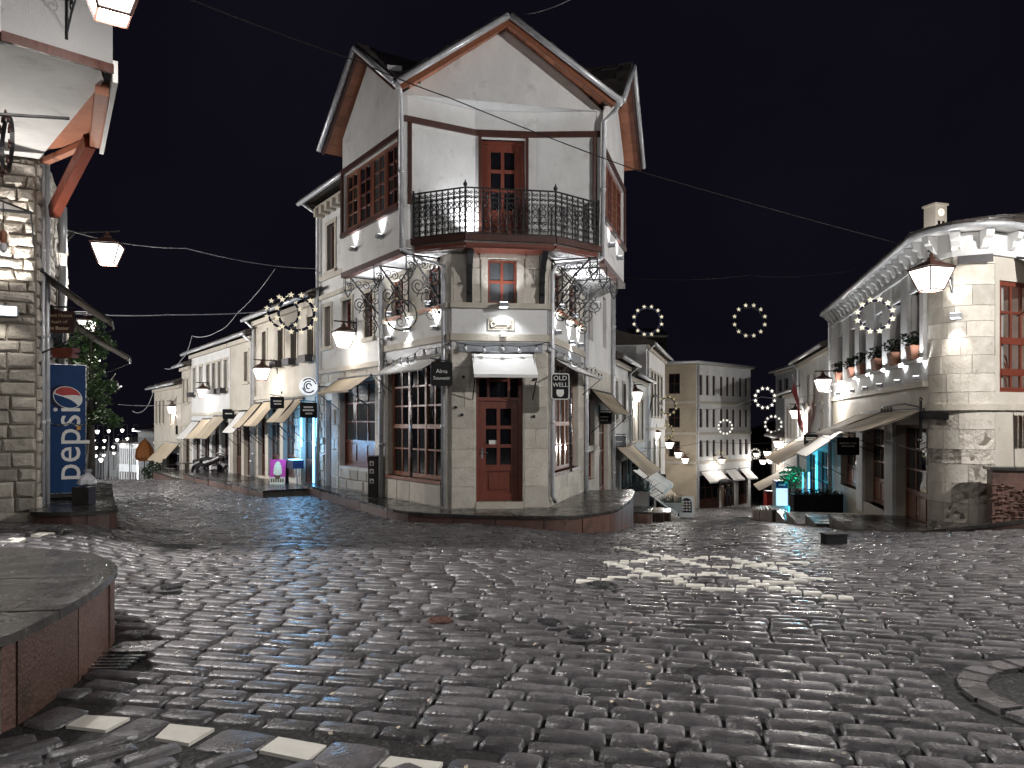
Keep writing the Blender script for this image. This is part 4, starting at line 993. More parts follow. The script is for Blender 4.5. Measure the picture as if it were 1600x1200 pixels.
# eave corbels under the tall roof
for i in range(9):
    u = u0+.25+i*.4; MB().box(F, u, u+.14, 7.18, 7.4, 0, .26).build('corbel', 'limestone_clean', H)
gg = lambda px, o=.6: gz(*xy(F.p(F.U(px), 0, o)))
u0, u1 = UL(398), UL(498)
H = house('cream two storey house with dark window boxes above two tan awnings', F, u0, u1, -.9, 5.05,
    wins=[wpx(F, a, b, 3.45, 4.6) for a, b in ((410, 416.5), (435, 443), (455, 464), (481, 490.5))],
    shops=[wpx(F, 470, 495, -.2, 2.15), wpx(F, 442, 461, -.1, 2.15), wpx(F, 419, 437, -.15, 2.1), wpx(F, 403, 414, -.2, 2.1)], ledges=(2.42,), pipes=(u0+.1,), boxes=[(UL(a)-.05, UL(b)+.05, 3.3) for a, b in ((410, 416.5), (435, 443), (455, 464), (481, 490.5))])
stones(H, F, UL(461.5), UL(469), -.25, 2.2, .26, (.25, .45), (.015, .05), .015, mat='limestone_rough')
stones(H, F, UL(400), UL(497), 2.2, 2.36, .16, (.5, .9), (.01, .02), .01)
u0, u1 = UL(360), UL(397)
house('narrow cream house with a single tall window over a stone lintel', F, u0, u1, -1.1, 4.6, wins=[wpx(F, 382, 388, 3.05, 4.1)], shops=[wpx(F, 381, 394, -.3, 1.9), wpx(F, 364, 377, -.35, 1.9)], ledges=(2.1,), pipes=(u1-.05,))
u0, u1 = UL(299), UL(359)
house('long white house with six narrow windows and planters down the left street', F, u0, u1, -1.9, 4.6,
    wins=[wpx(F, a, b, 2.9, 4.0) for a, b in ((302, 306), (312, 316), (323, 327.5), (332, 337), (341, 345.5), (350.5, 356))],
    shops=[wpx(F, a, b, -1.0, 1.6) for a, b in ((302, 312), (315, 327), (331, 342), (346, 357))], wall='plaster', ledges=(1.95,), single=True, boxes=[(UL(331), UL(345.5), 2.72), (UL(350), UL(356), 2.72), (UL(302), UL(306), 2.72)])
u0, u1 = UL(284), UL(298.5)
house('narrow grey fronted house lower down the left street', F, u0, u1, -2.6, 4.15, wins=[wpx(F, 286, 289, 2.5, 3.6), wpx(F, 292, 295, 2.5, 3.6)], shops=[wpx(F, 286, 296, -1.5, 1.2)], single=True, ledges=(1.5,))
u0, u1 = UL(241), UL(283.5)
house('last pale house at the end of the left row, white roof edge and slit windows', F, u0, u1, -3.6, 3.4, wins=[wpx(F, a, b, 1.55, 2.75) for a, b in ((243.5, 246), (249, 251.5), (254.5, 257), (266, 268.5), (273, 275.5))], shops=[wpx(F, 244, 256, -2.4, .1), wpx(F, 260, 280, -2.2, .1)], single=True, ledges=(.5,))
aw = 'tan awning '
awning(aw+'over the brown shop door left of the corner house', F, UL(531), UL(583), 2.72, 2.36, .62, 'canvas', 1, .05)
awning(aw+'nearest the blue lit doorway', F, UL(463), UL(478), 2.3, 1.62, .62, 'canvas', 1)
awning(aw+'second from the blue lit doorway, beside a black sign', F, UL(447.5), UL(462.5), 2.3, 1.62, .62, 'canvas', 1)
awning('wide brown awning below the four windows with boxes', F, UL(414), UL(436), 2.28, 1.5, .72, 'canvas', 2)
awning('narrow tan awning in front of the single window house', F, UL(398), UL(411), 2.25, 1.45, .75, 'canvas', 1)
awning('pale folded awning under the stone lintel', F, UL(376), UL(394), 2.0, 1.25, .65, 'canvas_white', 1)
awning('brown awning of two panels under the long white house', F, UL(336), UL(357), 1.85, 1.0, .8, 'canvas', 2)
awning('tan awning halfway along the long white house', F, UL(318), UL(334), 1.75, .95, .75, 'canvas', 1)
awning('whitish awning at the far end of the long white house', F, UL(301), UL(314), 1.65, .9, .7, 'canvas_white', 1)
awning('low brown awning on the last pale house of the left row', F, UL(258), UL(282), .6, -.3, .85, 'canvas', 2)
# awnings of the corner house
awning('white awning over the red corner door', FC, FC.U(736), FC.U(834), 2.98, 2.52, .62, 'canvas_white', 1, .06, sag=.015)
awning('short white awning in two panels over the left shop window', FL, UL(614), UL(693), 2.92, 2.66, .5, 'canvas_white', 2, sag=.01)
awning('short white awning over the right shop window behind the black pub sign', FR, FR.U(862), FR.U(908), 2.92, 2.66, .5, 'canvas_white', 2, sag=.01)
awning('tan awning on the right street beside the downpipes', FR, FR.U(921), FR.U(953), 2.45, 1.85, .62, 'canvas', 1)

# ------------------------------------------------------------------ right street, left-hand row
F = FR
u0, u1 = F.U(957), F.U(982)
house('low white house with a dark hipped roof next to the corner house', F, u0, u1, -3.0, 3.55, wins=[wpx(F, 961, 965, 1.7, 2.9), wpx(F, 973, 977, 1.7, 2.9)], shops=[wpx(F, 958.5, 968, -1.9, .45), wpx(F, 971, 980, -2.0, .3)], wall='plaster', pipes=(u1-.1,), single=True, ledges=(.9,))
u0, u1 = F.U(982.5), F.U(1009)
house('white house with close-set slit windows, second from the corner house', F, u0, u1, -3.7, 3.25, wins=[wpx(F, a, a+3, .9, 2.5) for a in (985, 990.5, 996, 1001.5)], shops=[wpx(F, 985, 995, -2.6, -.35), wpx(F, 997, 1007, -2.8, -.45)], wall='plaster', single=True, ledges=(.35,))
u0, u1 = F.U(1009.5), F.U(1039)
house('taller white house above its neighbours at the bend of the right street', F, u0, u1, -5.5, 4.9, wins=[wpx(F, a, a+2.6, 1.9, 3.9) for a in (1012, 1017, 1022, 1027, 1032)]+[wpx(F, a, a+2.6, -1.0, .8) for a in (1013, 1021, 1029)], shops=[wpx(F, 1012, 1022, -4.3, -1.9), wpx(F, 1025, 1036, -4.6, -2.1)], wall='plaster', single=True, ledges=(1.3,), pipes=(u0+.15,))
awning('long pale awning sloping over the first shops of the right street', F, F.U(959), F.U(984), .85, -.05, 1.1, 'canvas', 2)
awning('cream awning with white valance in the middle of the right street', F, F.U(985), F.U(1008), -.1, -.9, 1.15, 'canvas_white', 2, .15)
awning('small white awning near the large ochre building', F, F.U(1012), F.U(1023), -1.5, -2.3, 1.2, 'canvas_white', 1, .1)
awning('last cream awning before the large ochre building', F, F.U(1025), F.U(1037), -1.6, -2.5, 1.1, 'canvas', 1, .1)
# large building closing the right street
E0 = at(1088, 600, 52).xy; E1 = E0+Vector((5.3, 4.95)); E2 = Vector((10.3, 53.1))
FE1 = Face(E0, E1); FE2 = Face(E2, E0)
EB = thing('apartment_building', 'large three storey ochre building with rows of slit windows closing the right street', 'building', (E0.x, E0.y, -5))
w1 = []
for z0, z1 in ((3.5, 4.9), (1.25, 2.55), (-.8, .35)):
    for i in range(8): w1.append((.4+i*.82+(.15 if i > 2 else 0)+(.15 if i > 5 else 0), .4+i*.82+.44+(.15 if i > 2 else 0)+(.15 if i > 5 else 0), z0, z1))
sh1 = [(.4, 3.1, -4.5, -2.1), (3.5, 5.1, -4.5, -2.1), (5.5, 6.9, -4.5, -2.1)]
w2 = [(.7, 1.5, 3.6, 5.0), (.7, 1.5, 1.25, 2.6), (.7, 1.5, -.8, .3)]
mb = MB(); wallsheet(mb, FE1, 0, FE1.L, -7.5, 5.6, [w for w in w1]+sh1, .2); mb.build('front_wall', 'plaster', EB)
mb = MB(); wallsheet(mb, FE2, -1.2, FE2.L, -7.5, 5.6, w2, .2); mb.build('side_wall', 'plaster_ochre', EB)
bk = [xy(E1), xy(E1+Vector((-7, 8))), xy(E2+Vector((-1.2, 6)))]
MB().prism([xy(FE1.p(.3, 0, -.4)), xy(FE1.p(FE1.L-.02, 0, -.4)), bk[1], bk[2], xy(FE2.p(-1.1, 0, -.4))], -7.5, 5.5).build('core_wall', 'plaster_warm', EB)
for w in w1: window(EB, FE1, *w, 1, 2, .1, .05, .03, 'wood_dark', 'glass', single=True)
for w in w2: window(EB, FE2, *w, 2, 2, .1, .05, .04, 'wood_dark', 'glass', single=True)
for s in sh1: window(EB, FE1, *s, 3, 2, .12, .07, .04, 'wood_dark', 'glass', 'shop_front', single=True, panel=.3)
mb = MB()
for F_, a, b in ((FE1, 0, FE1.L), (FE2, -1.2, FE2.L)):
    for z in (2.98, .82, -1.2): mb.box(F_, a, b, z-.08, z+.1, -.05, .09)
mb.build('ledge', 'limestone_clean', EB)
top = outline_offset([xy(E2-Vector((1.2, -.1))), xy(E0), xy(E1), bk[1], bk[2]], .28); MB().prism(top, 5.6, 5.82).build('roof', 'limestone_clean', EB)
gutter(EB, [Vector((*top[0], 5.75)), Vector((*top[1], 5.75)), Vector((*top[2], 5.75))], .1)
pipe(EB, [FE1.p(.12, 5.6, .1), FE1.p(.12, -5.5, .1)], .07)
for i, s in enumerate(sh1): awning(['cream awning at the near corner of the large ochre building', 'middle cream awning on the large ochre building', 'far cream awning on the large ochre building'][i], FE1, s[0], s[1], -1.8, -2.5, .8, 'canvas_white', 2, .1)

# ------------------------------------------------------------------ right street, right-hand row beyond the cafe
F = FQ; UQ = lambda px: FQ.U(px)
u0, u1 = UQ(1249), UQ(1299)
house('white house beyond the rounded cafe with a red flag on its front', F, u0, u1, -3.5, 4.2, wins=[(UQ(a), UQ(a)+.42, 2.35, 3.45) for a in (1262, 1272, 1283)]+[(UQ(a), UQ(a)+.5, 1.0, 2.0) for a in (1263, 1283)], shops=[wpx(F, 1278, 1296, -1.9, .55), wpx(F, 1260, 1274, -2.1, .35)], wall='plaster', single=True, pipes=(u0+.2,), boxes=[(UQ(1283)-.1, UQ(1283)+.7, .8), (UQ(1263)-.1, UQ(1263)+.6, .8)])
u0, u1 = UQ(1226), UQ(1248.5)
house('lower white house with slit windows further down on the right', F, u0, u1, -5.0, 3.0, wins=[(UQ(a), UQ(a)+.45, .9, 2.3) for a in (1230, 1235, 1241)], shops=[wpx(F, 1229, 1236, -3.5, -.9), wpx(F, 1239, 1246, -3.3, -.8)], wall='plaster', single=True)
u0, u1 = UQ(1206), UQ(1225.5)
house('far low house at the end of the right-hand row', F, u0, u1, -8.0, .8, wins=[(UQ(a), UQ(a)+.6, -1.5, .0) for a in (1209, 1214, 1220)], shops=[wpx(F, 1209, 1222, -6.2, -3.0)], wall='plaster_warm', single=True)
Fd = Face(at(1212, 600, 52).xy, at(1250, 600, 46).xy)
house('unlit dark house standing behind the right-hand row', Fd, 0, Fd.L, -4, 5.0, wins=[(.6, 1.7, 3.2, 4.5), (2.2, 3.3, 3.2, 4.5)], wall='grey_paint', single=True, sur=False)
awning('long tan awning sloping down beside the lit flower boxes', F, UQ(1262), UQ(1297), 1.15, .15, 1.7, 'canvas', 2)
awning('white edged awning nearer the ground beside the black cafe sign', F, UQ(1299), UQ(1322), 1.35, .55, 1.15, 'canvas_white', 2)
awning('brown awning under the red flag', F, UQ(1249), UQ(1259), .9, .1, 1.3, 'canvas', 1)
awning('small tan awning above the red chest', F, UQ(1228), UQ(1243), -.7, -1.6, 1.6, 'canvas', 1)
# ------------------------------------------------------------------ far end of the left street
for i, (px0, px1, Y0, Y1, zt, lab) in enumerate([(216, 240, 62, 60, .9, 'small white house beyond the end of the left row, behind the orange umbrella'), (186, 214, 82, 80, -.7, 'distant white shopfront row, nearest of the lit lower street'),
        (160, 187, 92, 90, -1.9, 'distant pale house in the middle of the lit lower street'), (130, 161, 100, 98, -2.6, 'distant pale house partly behind the drinks fridge')]):
    Fx = Face(at(px0, 700, Y0).xy, at(px1, 700, Y1).xy); L = Fx.L
    house(lab, Fx, 0, L, gz(*xy(Fx.p(L/2, 0)))-1.5, zt, wins=[(L*k/9+.06, L*k/9+.28, zt-2.2, zt-.5) for k in range(9)], shops=[(L*k/7+.08, L*(k+1)/7-.08, zt-6.2, zt-3.0) for k in range(7)], wall='plaster', single=True, sur=False, name='distant_house', rise=.8, D=5)
# ------------------------------------------------------------------ right: cafe with a rounded stone corner
F = FQ; uB = FQL
CF = thing('cafe_building', 'white cafe building with a rounded stone corner, flower boxes and uplit wall band', 'building', (RB.x+.6, RB.y, -.8))
u0 = UQ(1300.5)
zL, zS, zFz, zEv = 2.38, 2.9, 4.80, 5.18
wp = [(1313, 1319.5), (1331, 1338.5), (1347, 1356), (1371, 1381.5), (1397, 1411), (1424.5, 1440.5)]
cw = [wpx(F, a, b, zS+.02, 4.32) for a, b in wp]
sh = [wpx(F, 1313.5, 1341.5, -.35, 1.5), wpx(F, 1352, 1386, -.55, 1.5), wpx(F, 1400, 1449, -.62, 1.55)]
mb = MB(); wallsheet(mb, F, u0, uB, -2.4, zL, sh, .32); mb.build('ground_wall', 'limestone_clean', CF)
mb = MB(); wallsheet(mb, F, u0, uB, zL, zEv, cw, .28); mb.build('upper_wall', 'plaster', CF)
mb = MB(); mb.box(F, u0, uB, zL-.07, zL+.05, -.05, .10); mb.build('ledge', 'limestone_clean', CF)
mb = MB(); mb.box(F, u0, uB, zS-.07, zS, .0, .10); mb.box(F, u0, uB, zFz-.05, zFz+.03, 0, .10); mb.box(F, u0, uB, zFz+.03, zEv, 0, .05); mb.build('moulding', 'plaster', CF)
edges = [u0]+[x for w in cw for x in w[:2]]+[uB]
for i in range(0, len(edges), 2):
    a, b = edges[i], edges[i+1]; MB().box(F, a+.07, b-.07, zS, zFz-.05, 0, .065).build('pilaster', 'plaster', CF)
for w in cw:
    MB().box(F, w[0], w[1], 4.32, 4.38, -.2, .06).build('lintel', 'plaster', CF); window(CF, F, *w, 2, 3, .2, .05, .03, 'wood_brown', 'glass')
for s in sh: window(CF, F, *s, 3, 3, .2, .08, .04, 'wood_brown', 'glass', 'shop_front', panel=.32)
for a, b in ((1341.8, 1351.5), (1386.3, 1399.5)): MB().box(F, UQ(a), min(UQ(b), uB-.02), -.85, 1.85, .0, .07).build('pilaster', 'plaster', CF)
for s in sh: MB().box(F, s[0]-.02, s[1]+.02, s[2]-.3, s[2], -.3, .05).build('sill', 'limestone_clean', CF)
# rounded corner of curved blocks
CC = Vector((8.877, 14.85)); RC = .636; a0, a1 = math.radians(166.3), math.radians(293)
def cpt(a, z, r): return Vector((CC.x+math.cos(a)*r, CC.y+math.sin(a)*r, z))
mb = MB(); k = 24
for i in range(k):
    b0, b1 = a0+(a1-a0)*i/k, a0+(a1-a0)*(i+1)/k
    mb.add([cpt(b0, -1.4, RC-.03), cpt(b1, -1.4, RC-.03), cpt(b1, 5.1, RC-.03), cpt(b0, 5.1, RC-.03)], [(0, 1, 2, 3)])
mb.build('corner_core', 'mortar', CF, smooth=True)
def arcring(z0, z1, r0, r1, mat, nm, b0=a0, b1=a1, k=20):
    mb = MB()
    for i in range(k):
        c0, c1 = b0+(b1-b0)*i/k, b0+(b1-b0)*(i+1)/k
        mb.hexa([cpt(c0, z0, r1), cpt(c1, z0, r1), cpt(c1, z0, r0), cpt(c0, z0, r0), cpt(c0, z1, r1), cpt(c1, z1, r1), cpt(c1, z1, r0), cpt(c0, z1, r0)])
    return mb.build(nm, mat, CF)
z = -1.3; row = 0
while z < 4.72:
    h = random.uniform(.27, .40); zt_ = z+h
    for lim in (1.86, 4.74):
        if z < lim and zt_ > lim-.14: zt_ = lim
    n = 3 if row % 2 else 2
    cuts = [a0]+[a0+(a1-a0)*((i+1)/(n+.5 if row % 3 == 1 else n)+random.uniform(-.05, .05)) for i in range(n-1)]+[a1]
    for b0, b1 in zip(cuts, cuts[1:]):
        mid = (b0+b1)/2; broken = z < 1.5 and random.random() < (.55 if .2 < (mid-a0)/(a1-a0) < .85 else .1)
        kk = 7; t = random.uniform(-1, 1); g = .004; mb = MB(); pr = random.uniform(.0, .012)
        rows_ = 4 if broken else 1; vs = []
        for j in range(rows_+1):
            for i in range(kk+1):
                a = b0+g/RC+(b1-b0-2*g/RC)*i/kk; edge = i in (0, kk) or j in (0, rows_)
                r = RC+pr-(.008 if edge else 0)-(random.uniform(.0, .05) if broken and not edge else 0)
                vs.append(cpt(a, z+g+(zt_-z-2*g)*j/rows_, r))
        fs = [(j*(kk+1)+i, j*(kk+1)+i+1, (j+1)*(kk+1)+i+1, (j+1)*(kk+1)+i) for j in range(rows_) for i in range(kk)]
        nb = len(vs); vs += [cpt(b0+g/RC+(b1-b0-2*g/RC)*i/kk, zz, RC-.04) for zz in (z+g, zt_-g) for i in range(kk+1)]
        top = rows_*(kk+1)
        fs += [(nb+i, nb+i+1, i+1, i) for i in range(kk)]+[(top+i, top+i+1, nb+kk+2+i, nb+kk+1+i) for i in range(kk)]+[(nb, 0, top, nb+kk+1), (kk, nb+kk, nb+2*kk+1, top+kk)]
        mb.add(vs, fs, 0, t); mb.build('stone', 'limestone_rough' if broken else 'limestone', CF)
    z = zt_; row += 1
arcring(1.83, 1.95, RC-.05, RC+.06, 'limestone_clean', 'ledge'); arcring(4.75, 5.18, RC-.05, RC+.05, 'plaster', 'moulding')
# right-hand side with the red framed windows
CE = cpt(a1, 0, RC).xy; FS = Face(CE, CE+Vector((.91, .41)).normalized()*6)
sw = (FS.U(1562), FS.U(1562)+2.6, 2.18, 4.3)
mb = MB(); wallsheet(mb, FS, 0, 6, -.8, zEv, [sw], .1); mb.build('terrace_wall', 'plaster_warm', CF)
window(CF, FS, *sw, 8, 4, .03, .09, .05, 'wood_red', 'glass_clear', 'terrace_window', ratios=[0, .15, .46, .74, 1], heavy=(('r', 1), ('r', 2)))
MB().box(FS, 0, 6, 1.83, 1.95, -.05, .06).build('ledge', 'limestone_clean', CF); MB().box(FS, 0, 6, 4.75, 5.18, 0, .05).build('moulding', 'plaster', CF)
# room behind the windows
mb = MB(); r = [xy(FS.p(.35, 0, -.13)), xy(FS.p(4.5, 0, -.13)), xy(FS.p(4.5, 0, -4)), xy(FS.p(2.3, 0, -4))]
mb.prism(r, 1.95, 2.05); mb.prism(r, 4.6, 4.7); mb.build('room_floor', 'wood_brown', CF)
mb = MB(); mb.box(FS, 1.95, 4.6, 2.05, 4.6, -3.6, -3.5); Fi_ = Face(FS.p(2.0, 0, -3.5), FS.p(.35, 0, -.12)); mb.box(Fi_, 0, Fi_.L, 2.05, 4.6, -.05, 0); mb.box(FS, 4.5, 4.6, 2.05, 4.6, -3.8, -.12); mb.build('room_wall', 'limestone_clean', CF)
MB().box(FS, 2.2, 3.0, 2.95, 3.45, -3.49, -3.45).build('screen', 'cool_screen', CF)
plight(CF, FS.p(1.4, 4.1, -1.6), 45, (1, .78, .62), .15); plight(CF, FS.p(2.1, 3.2, -3.2), 8, (.3, .5, 1), .15)
for i, (u, n, rz) in enumerate(((.75, -.75, .4), (1.35, -.9, 2.2))):
    c = FS.p(u, 2.05, n); t = thing('cafe_chair', ['bentwood chair inside the lit cafe window, next to the stone corner', 'bentwood chair inside the lit cafe window, at the edge of the picture'][i], 'chair', c, 'chairs inside the cafe')
    X = Vector((math.cos(rz), math.sin(rz), 0)); Yv = Vector((-X.y, X.x, 0))
    MB().lathe(c+Z3*.45, [(.2, 0), (.21, .015), (.2, .03)], 14).build('seat', 'wood_brown', t)
    for sx in (-1, 1):
        for sy in (-1, 1): MB().tube([c+X*.15*sx+Yv*.15*sy+Z3*.45, c+X*.19*sx+Yv*.19*sy], .014, 6).build('leg', 'wood_brown', t)
    MB().tube([c-X*.18+Yv*.17*math.cos(math.pi*j/10)+Z3*(.47+.45*math.sin(math.pi*j/10)**.6) for j in range(11)], .014, 6).tube([c-X*.18+Yv*.1*math.cos(math.pi*j/10)+Z3*(.47+.3*math.sin(math.pi*j/10)**.6) for j in range(11)], .011, 6).build('backrest', 'wood_brown', t)
# eave: corbels, soffit and gutter sweeping round the corner
ev = []
def evp(o, z):
    P = [F.p(u0, z, o), F.p(uB, z, o)]+[cpt(a0+(a1-a0)*i/12, z, RC+o) for i in range(1, 12)]+[FS.p(0, z, o), FS.p(6, z, o)]; return P
A_, B_ = evp(.29, 5.20), evp(.0, 5.20); C_ = evp(.29, 5.27)
mb = MB()
for i in range(len(A_)-1): mb.add([A_[i], A_[i+1], B_[i+1], B_[i], C_[i], C_[i+1]], [(0, 3, 2, 1), (0, 1, 5, 4)])
mb.build('eave_soffit', 'plaster', CF); gutter(CF, evp(.34, 5.25), .065)
nC = 21
def corb(p, n, d):
    mb = MB(); pr = [(.0, 4.86), (.04, 4.87), (.09, 4.92), (.12, 5.02), (.2, 5.06), (.23, 5.19), (0, 5.19)]; n = v3(n); d = v3(d)
    Lq = [Vector((p.x, p.y, 0))+n*(a+.05)+Z3*z-d*.075 for a, z in pr]; Rq = [q+d*.15 for q in Lq]; k = len(pr)
    mb.add(Lq+Rq, [tuple(range(k)), tuple(range(2*k-1, k-1, -1))]+[(i, k+i, k+(i+1) % k, (i+1) % k) for i in range(k)]); mb.build('corbel', 'plaster', CF)
for i in range(nC): corb(F.p(u0+.2+(uB-u0-.3)*i/(nC-1), 0), F.n, F.d)
for f in (.22, .5, .8):
    a = a0+(a1-a0)*f; corb(cpt(a, 0, RC), Vector((math.cos(a), math.sin(a))), Vector((-math.sin(a), math.cos(a))))
for u in (.35, .85, 1.4): corb(FS.p(u, 0), FS.n, FS.d)
# roof of stone slabs rising behind the eave
apx = Vector((13.5, 19.0, 7.0)); R1 = evp(.36, 5.3); mb = MB(); vs = R1+[FQ.p(u0, 6.6, -5), apx]
k = len(R1); mb.add(vs, [(0, 1, k+1, k)]+[(i, i+1, k+1) for i in range(1, k-1)]); ro = mb.build('roof', 'slate', CF)
sl = MB()
for i in range(k-1):
    a, b = R1[i], R1[i+1]; L = (b-a).length; m_ = max(1, int(L/.32)); ta, tb = ((FQ.p(u0, 6.6, -5)-a), (apx-b)) if i == 0 else ((apx-a), (apx-b))
    for r in range(9):
        for j in range(m_):
            s0, s1 = j/m_+.004, (j+1)/m_-.004; f0, f1 = r*.028-.006, r*.028+.032; zz = random.uniform(.02, .06)
            P = lambda s, f: (a+ta*f).lerp(b+tb*f, s)
            q = [P(s0, f0), P(s1, f0), P(s1, f1), P(s0, f1)]; sl.hexa(q+[v+Z3*zz for v in q], 0, random.uniform(-1, 1))
sl.build('roof_slabs', 'slate', ro, kind='stuff')
pipe(CF, [F.p(u0+.12, 5.2, .3), F.p(u0+.12, 5.0, .1), F.p(u0+.12, -1.6, .1)], .06); 
mb = MB(); wallsheet(mb, Face(F.p(u0, 0)-v3(F.n)*6, F.p(u0, 0)), 0, 6, -2.4, 5.4, []); mb.build('gable_wall', 'plaster', CF)
MB().prism([xy(F.p(u0+.1, 0, -.6)), xy(F.p(uB-.5, 0, -.6)), (11.5, 19.5), (14, 26)], -2, 1.8).build('interior', 'mortar', CF)
MB().prism([xy(F.p(u0+.1, 0, -.6)), xy(F.p(uB-5.5, 0, -.6)), (13.5, 23), (14, 26)], 1.9, 5.3).build('interior', 'mortar', CF)
# iron bracket rail of the old awning and sign arm on the corner
mb = MB(); p = F.p(uB-.05, 1.75, .12); mb.beam(p-Z3*.55, p+Z3*.35, .04, .04, Vector((1, 0, 0))); mb.beam(p, p+(cpt(a0+.95, 1.72, RC+.14)-p), .03, .14); 
for zz in (-.5, .3): mb.beam(p+Z3*zz-v3(F.d)*.12, p+Z3*zz+v3(F.d)*.12, .03, .03)
mb.tube([F.p(uB-.1, 1.9, .1), F.p(uB-1.2, 2.0, .12), F.p(uB-3.4, 1.98, .12)], .018, 5)
for j in range(4): mb.tube(spiral(F.p(uB-2.5-j*.3, 1.88, .1), v3(F.d), Z3, .10, .03, 0, 1.4, 10), .01, 4)
mb.build('iron_bracket', 'iron', CF)
mb = MB(); mb.beam(cpt(a0+1.15, 4.66, RC+.12), cpt(a0+1.95, 4.68, RC+.12), .03, .15); mb.build('iron_bracket', 'dark_plastic', CF)
awning('big beige awning in front of the rounded stone corner', F, UQ(1383), UQ(1450), 1.86, 1.42, 1.25, 'canvas', 2, .0)
awning('narrow beige awning further along the cafe front', F, UQ(1347), UQ(1381), 1.86, 1.3, 1.25, 'canvas', 1)
awning('white awning over the red framed cafe windows', FS, .55, 3.0, 4.75, 4.15, 1.0, 'canvas_white', 2)
# rough pink retaining wall beside the corner
q0, q1 = Vector((8.62, 13.55)), Vector((10.6, 13.0)); Fw = Face(q0, q1)
RW = thing('retaining_wall', 'low terrace wall with rough pink stone face and slab coping by the rounded corner', 'wall', v3(q0, -.5))
zt_ = lambda u: .62
MB().hexa([Fw.p(0, -.9, 0), Fw.p(Fw.L, -.9, 0), Fw.p(Fw.L, -.9, -.3), Fw.p(0, -.9, -.3), Fw.p(0, .74, 0), Fw.p(Fw.L, .74, 0), Fw.p(Fw.L, .74, -.3), Fw.p(0, .74, -.3)]).build('wall_body', 'granite', RW)
MB().box(Fw, -.05, Fw.L, .745, .80, -.35, .05).build('coping_slab', 'paving_slab', RW)
sp = MB(); random.seed(12)
for i in range(1100):
    u = random.uniform(.02, Fw.L-.02); z = random.uniform(-.75, .55-u*.30); s = random.uniform(.03, .075); t = random.uniform(-1, 1); w, h = s*random.uniform(.7, 1.3), s*random.uniform(.35, .7)
    sp.add([Fw.p(u-w, z, -.01), Fw.p(u, z-h, -.01), Fw.p(u+w, z+.3*h, -.01), Fw.p(u+.2*w, z+h, -.01), Fw.p(u+random.uniform(-.3, .3)*w, z+random.uniform(0, .5)*h, s*.75)], [(0, 1, 4), (1, 2, 4), (2, 3, 4), (3, 0, 4)], 0, t)
sp.build('rough_stones', 'granite', RW, kind='stuff')
t = thing('folded_chair', 'brown slatted folding chair leaning in the corner by the rough pink wall', 'chair', v3(FS.p(.55, 0, .35), .74))
c = FS.p(.72, 0, .35)
for i in range(5): MB().box(FS, .5+i*.14, .62+i*.14, 1.3, 1.9, .28, .31, t=random.uniform(-1, 1)).build('slat', 'wood_brown', t)
for u in (.5, 1.18): MB().tube([FS.p(u, .74, .5), FS.p(u, 1.95, .25)], .018, 6).build('leg', 'iron', t)

# ------------------------------------------------------------------ left: stone guest house with a jettied upper floor
WL = Vector((-7.05, 11.2)); FA = Face(WL-Vector((.9, .43)).normalized()*5, WL); FB = Face(WL, WL+Vector((-.5, 1)).normalized()*5.2)
GH = thing('guest_house', 'near stone house with a white jettied upper floor and red timber strut', 'house', (WL.x, WL.y, 0))
mb = MB(); wallsheet(mb, FA, 0, FA.L, -.2, 5.5, []); wallsheet(mb, FB, 0, FB.L, -.4, 5.9, [(1.0, 1.9, .4, 2.4), (2.4, 3.3, 2.9, 4.2), (.5, 1.3, 3.4, 4.5)], .2)
mb.build('wall', 'mortar', GH)
random.seed(21)
stones(GH, FA, FA.L-2.4, FA.L-.01, .08, 3.15, .215, (.24, .6), (.03, .06), .02, mat='limestone_old', bev=.028, jit=.014)
stones(GH, FA, FA.L-2.4, FA.L-.01, 3.18, 5.48, .17, (.16, .45), (.03, .1), .03, mat='limestone_rough', bev=.035, jit=.018)
stones(GH, FB, .01, FB.L, -.1, 5.8, .2, (.2, .5), (.02, .07), .025, [(1.0, 1.9, .4, 2.4), (2.4, 3.3, 2.9, 4.2), (.5, 1.3, 3.4, 4.5)], mat='limestone_rough', bev=.03, jit=.012)
for w in ((2.4, 3.3, 2.9, 4.2), (.5, 1.3, 3.4, 4.5)): window(GH, FB, *w, 2, 2, .1, .06, .03, 'wood_dark', 'glass')
window(GH, FB, 1.0, 1.9, .4, 2.4, 2, 3, .1, .06, .03, 'wood_dark', 'glass', 'shop_door', panel=.3)
U1, U2, U3 = Vector((-5.17, 7.63)), Vector((-4.42, 8.36)), Vector((-5.78, 10.58)); U0 = Vector((-5.9, 7.15))
FU0, FU1, FU2 = Face(Vector((-9, 7.3)), U1), Face(U1, U2), Face(U2, U3)
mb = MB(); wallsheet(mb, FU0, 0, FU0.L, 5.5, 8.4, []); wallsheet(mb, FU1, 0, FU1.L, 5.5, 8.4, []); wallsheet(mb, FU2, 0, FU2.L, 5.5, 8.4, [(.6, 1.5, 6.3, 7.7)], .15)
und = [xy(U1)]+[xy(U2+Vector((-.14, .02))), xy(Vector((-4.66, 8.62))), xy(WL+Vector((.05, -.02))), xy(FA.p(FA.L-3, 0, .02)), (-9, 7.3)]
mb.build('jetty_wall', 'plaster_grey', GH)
MB().add([(x, y, 5.5) for x, y in und], [tuple(range(len(und)-1, -1, -1))]).build('jetty_soffit', 'plaster', GH)
window(GH, FU2, .6, 1.5, 6.3, 7.7, 2, 3, .08, .06, .03, 'wood_brown', 'glass')
mb = MB(); mb.box(FU0, 0, FU0.L, 5.45, 5.55, .0, .04); mb.box(FU1, 0, FU1.L-.0, 5.45, 5.55, .0, .04); mb.build('timber_trim', 'wood_dark', GH)
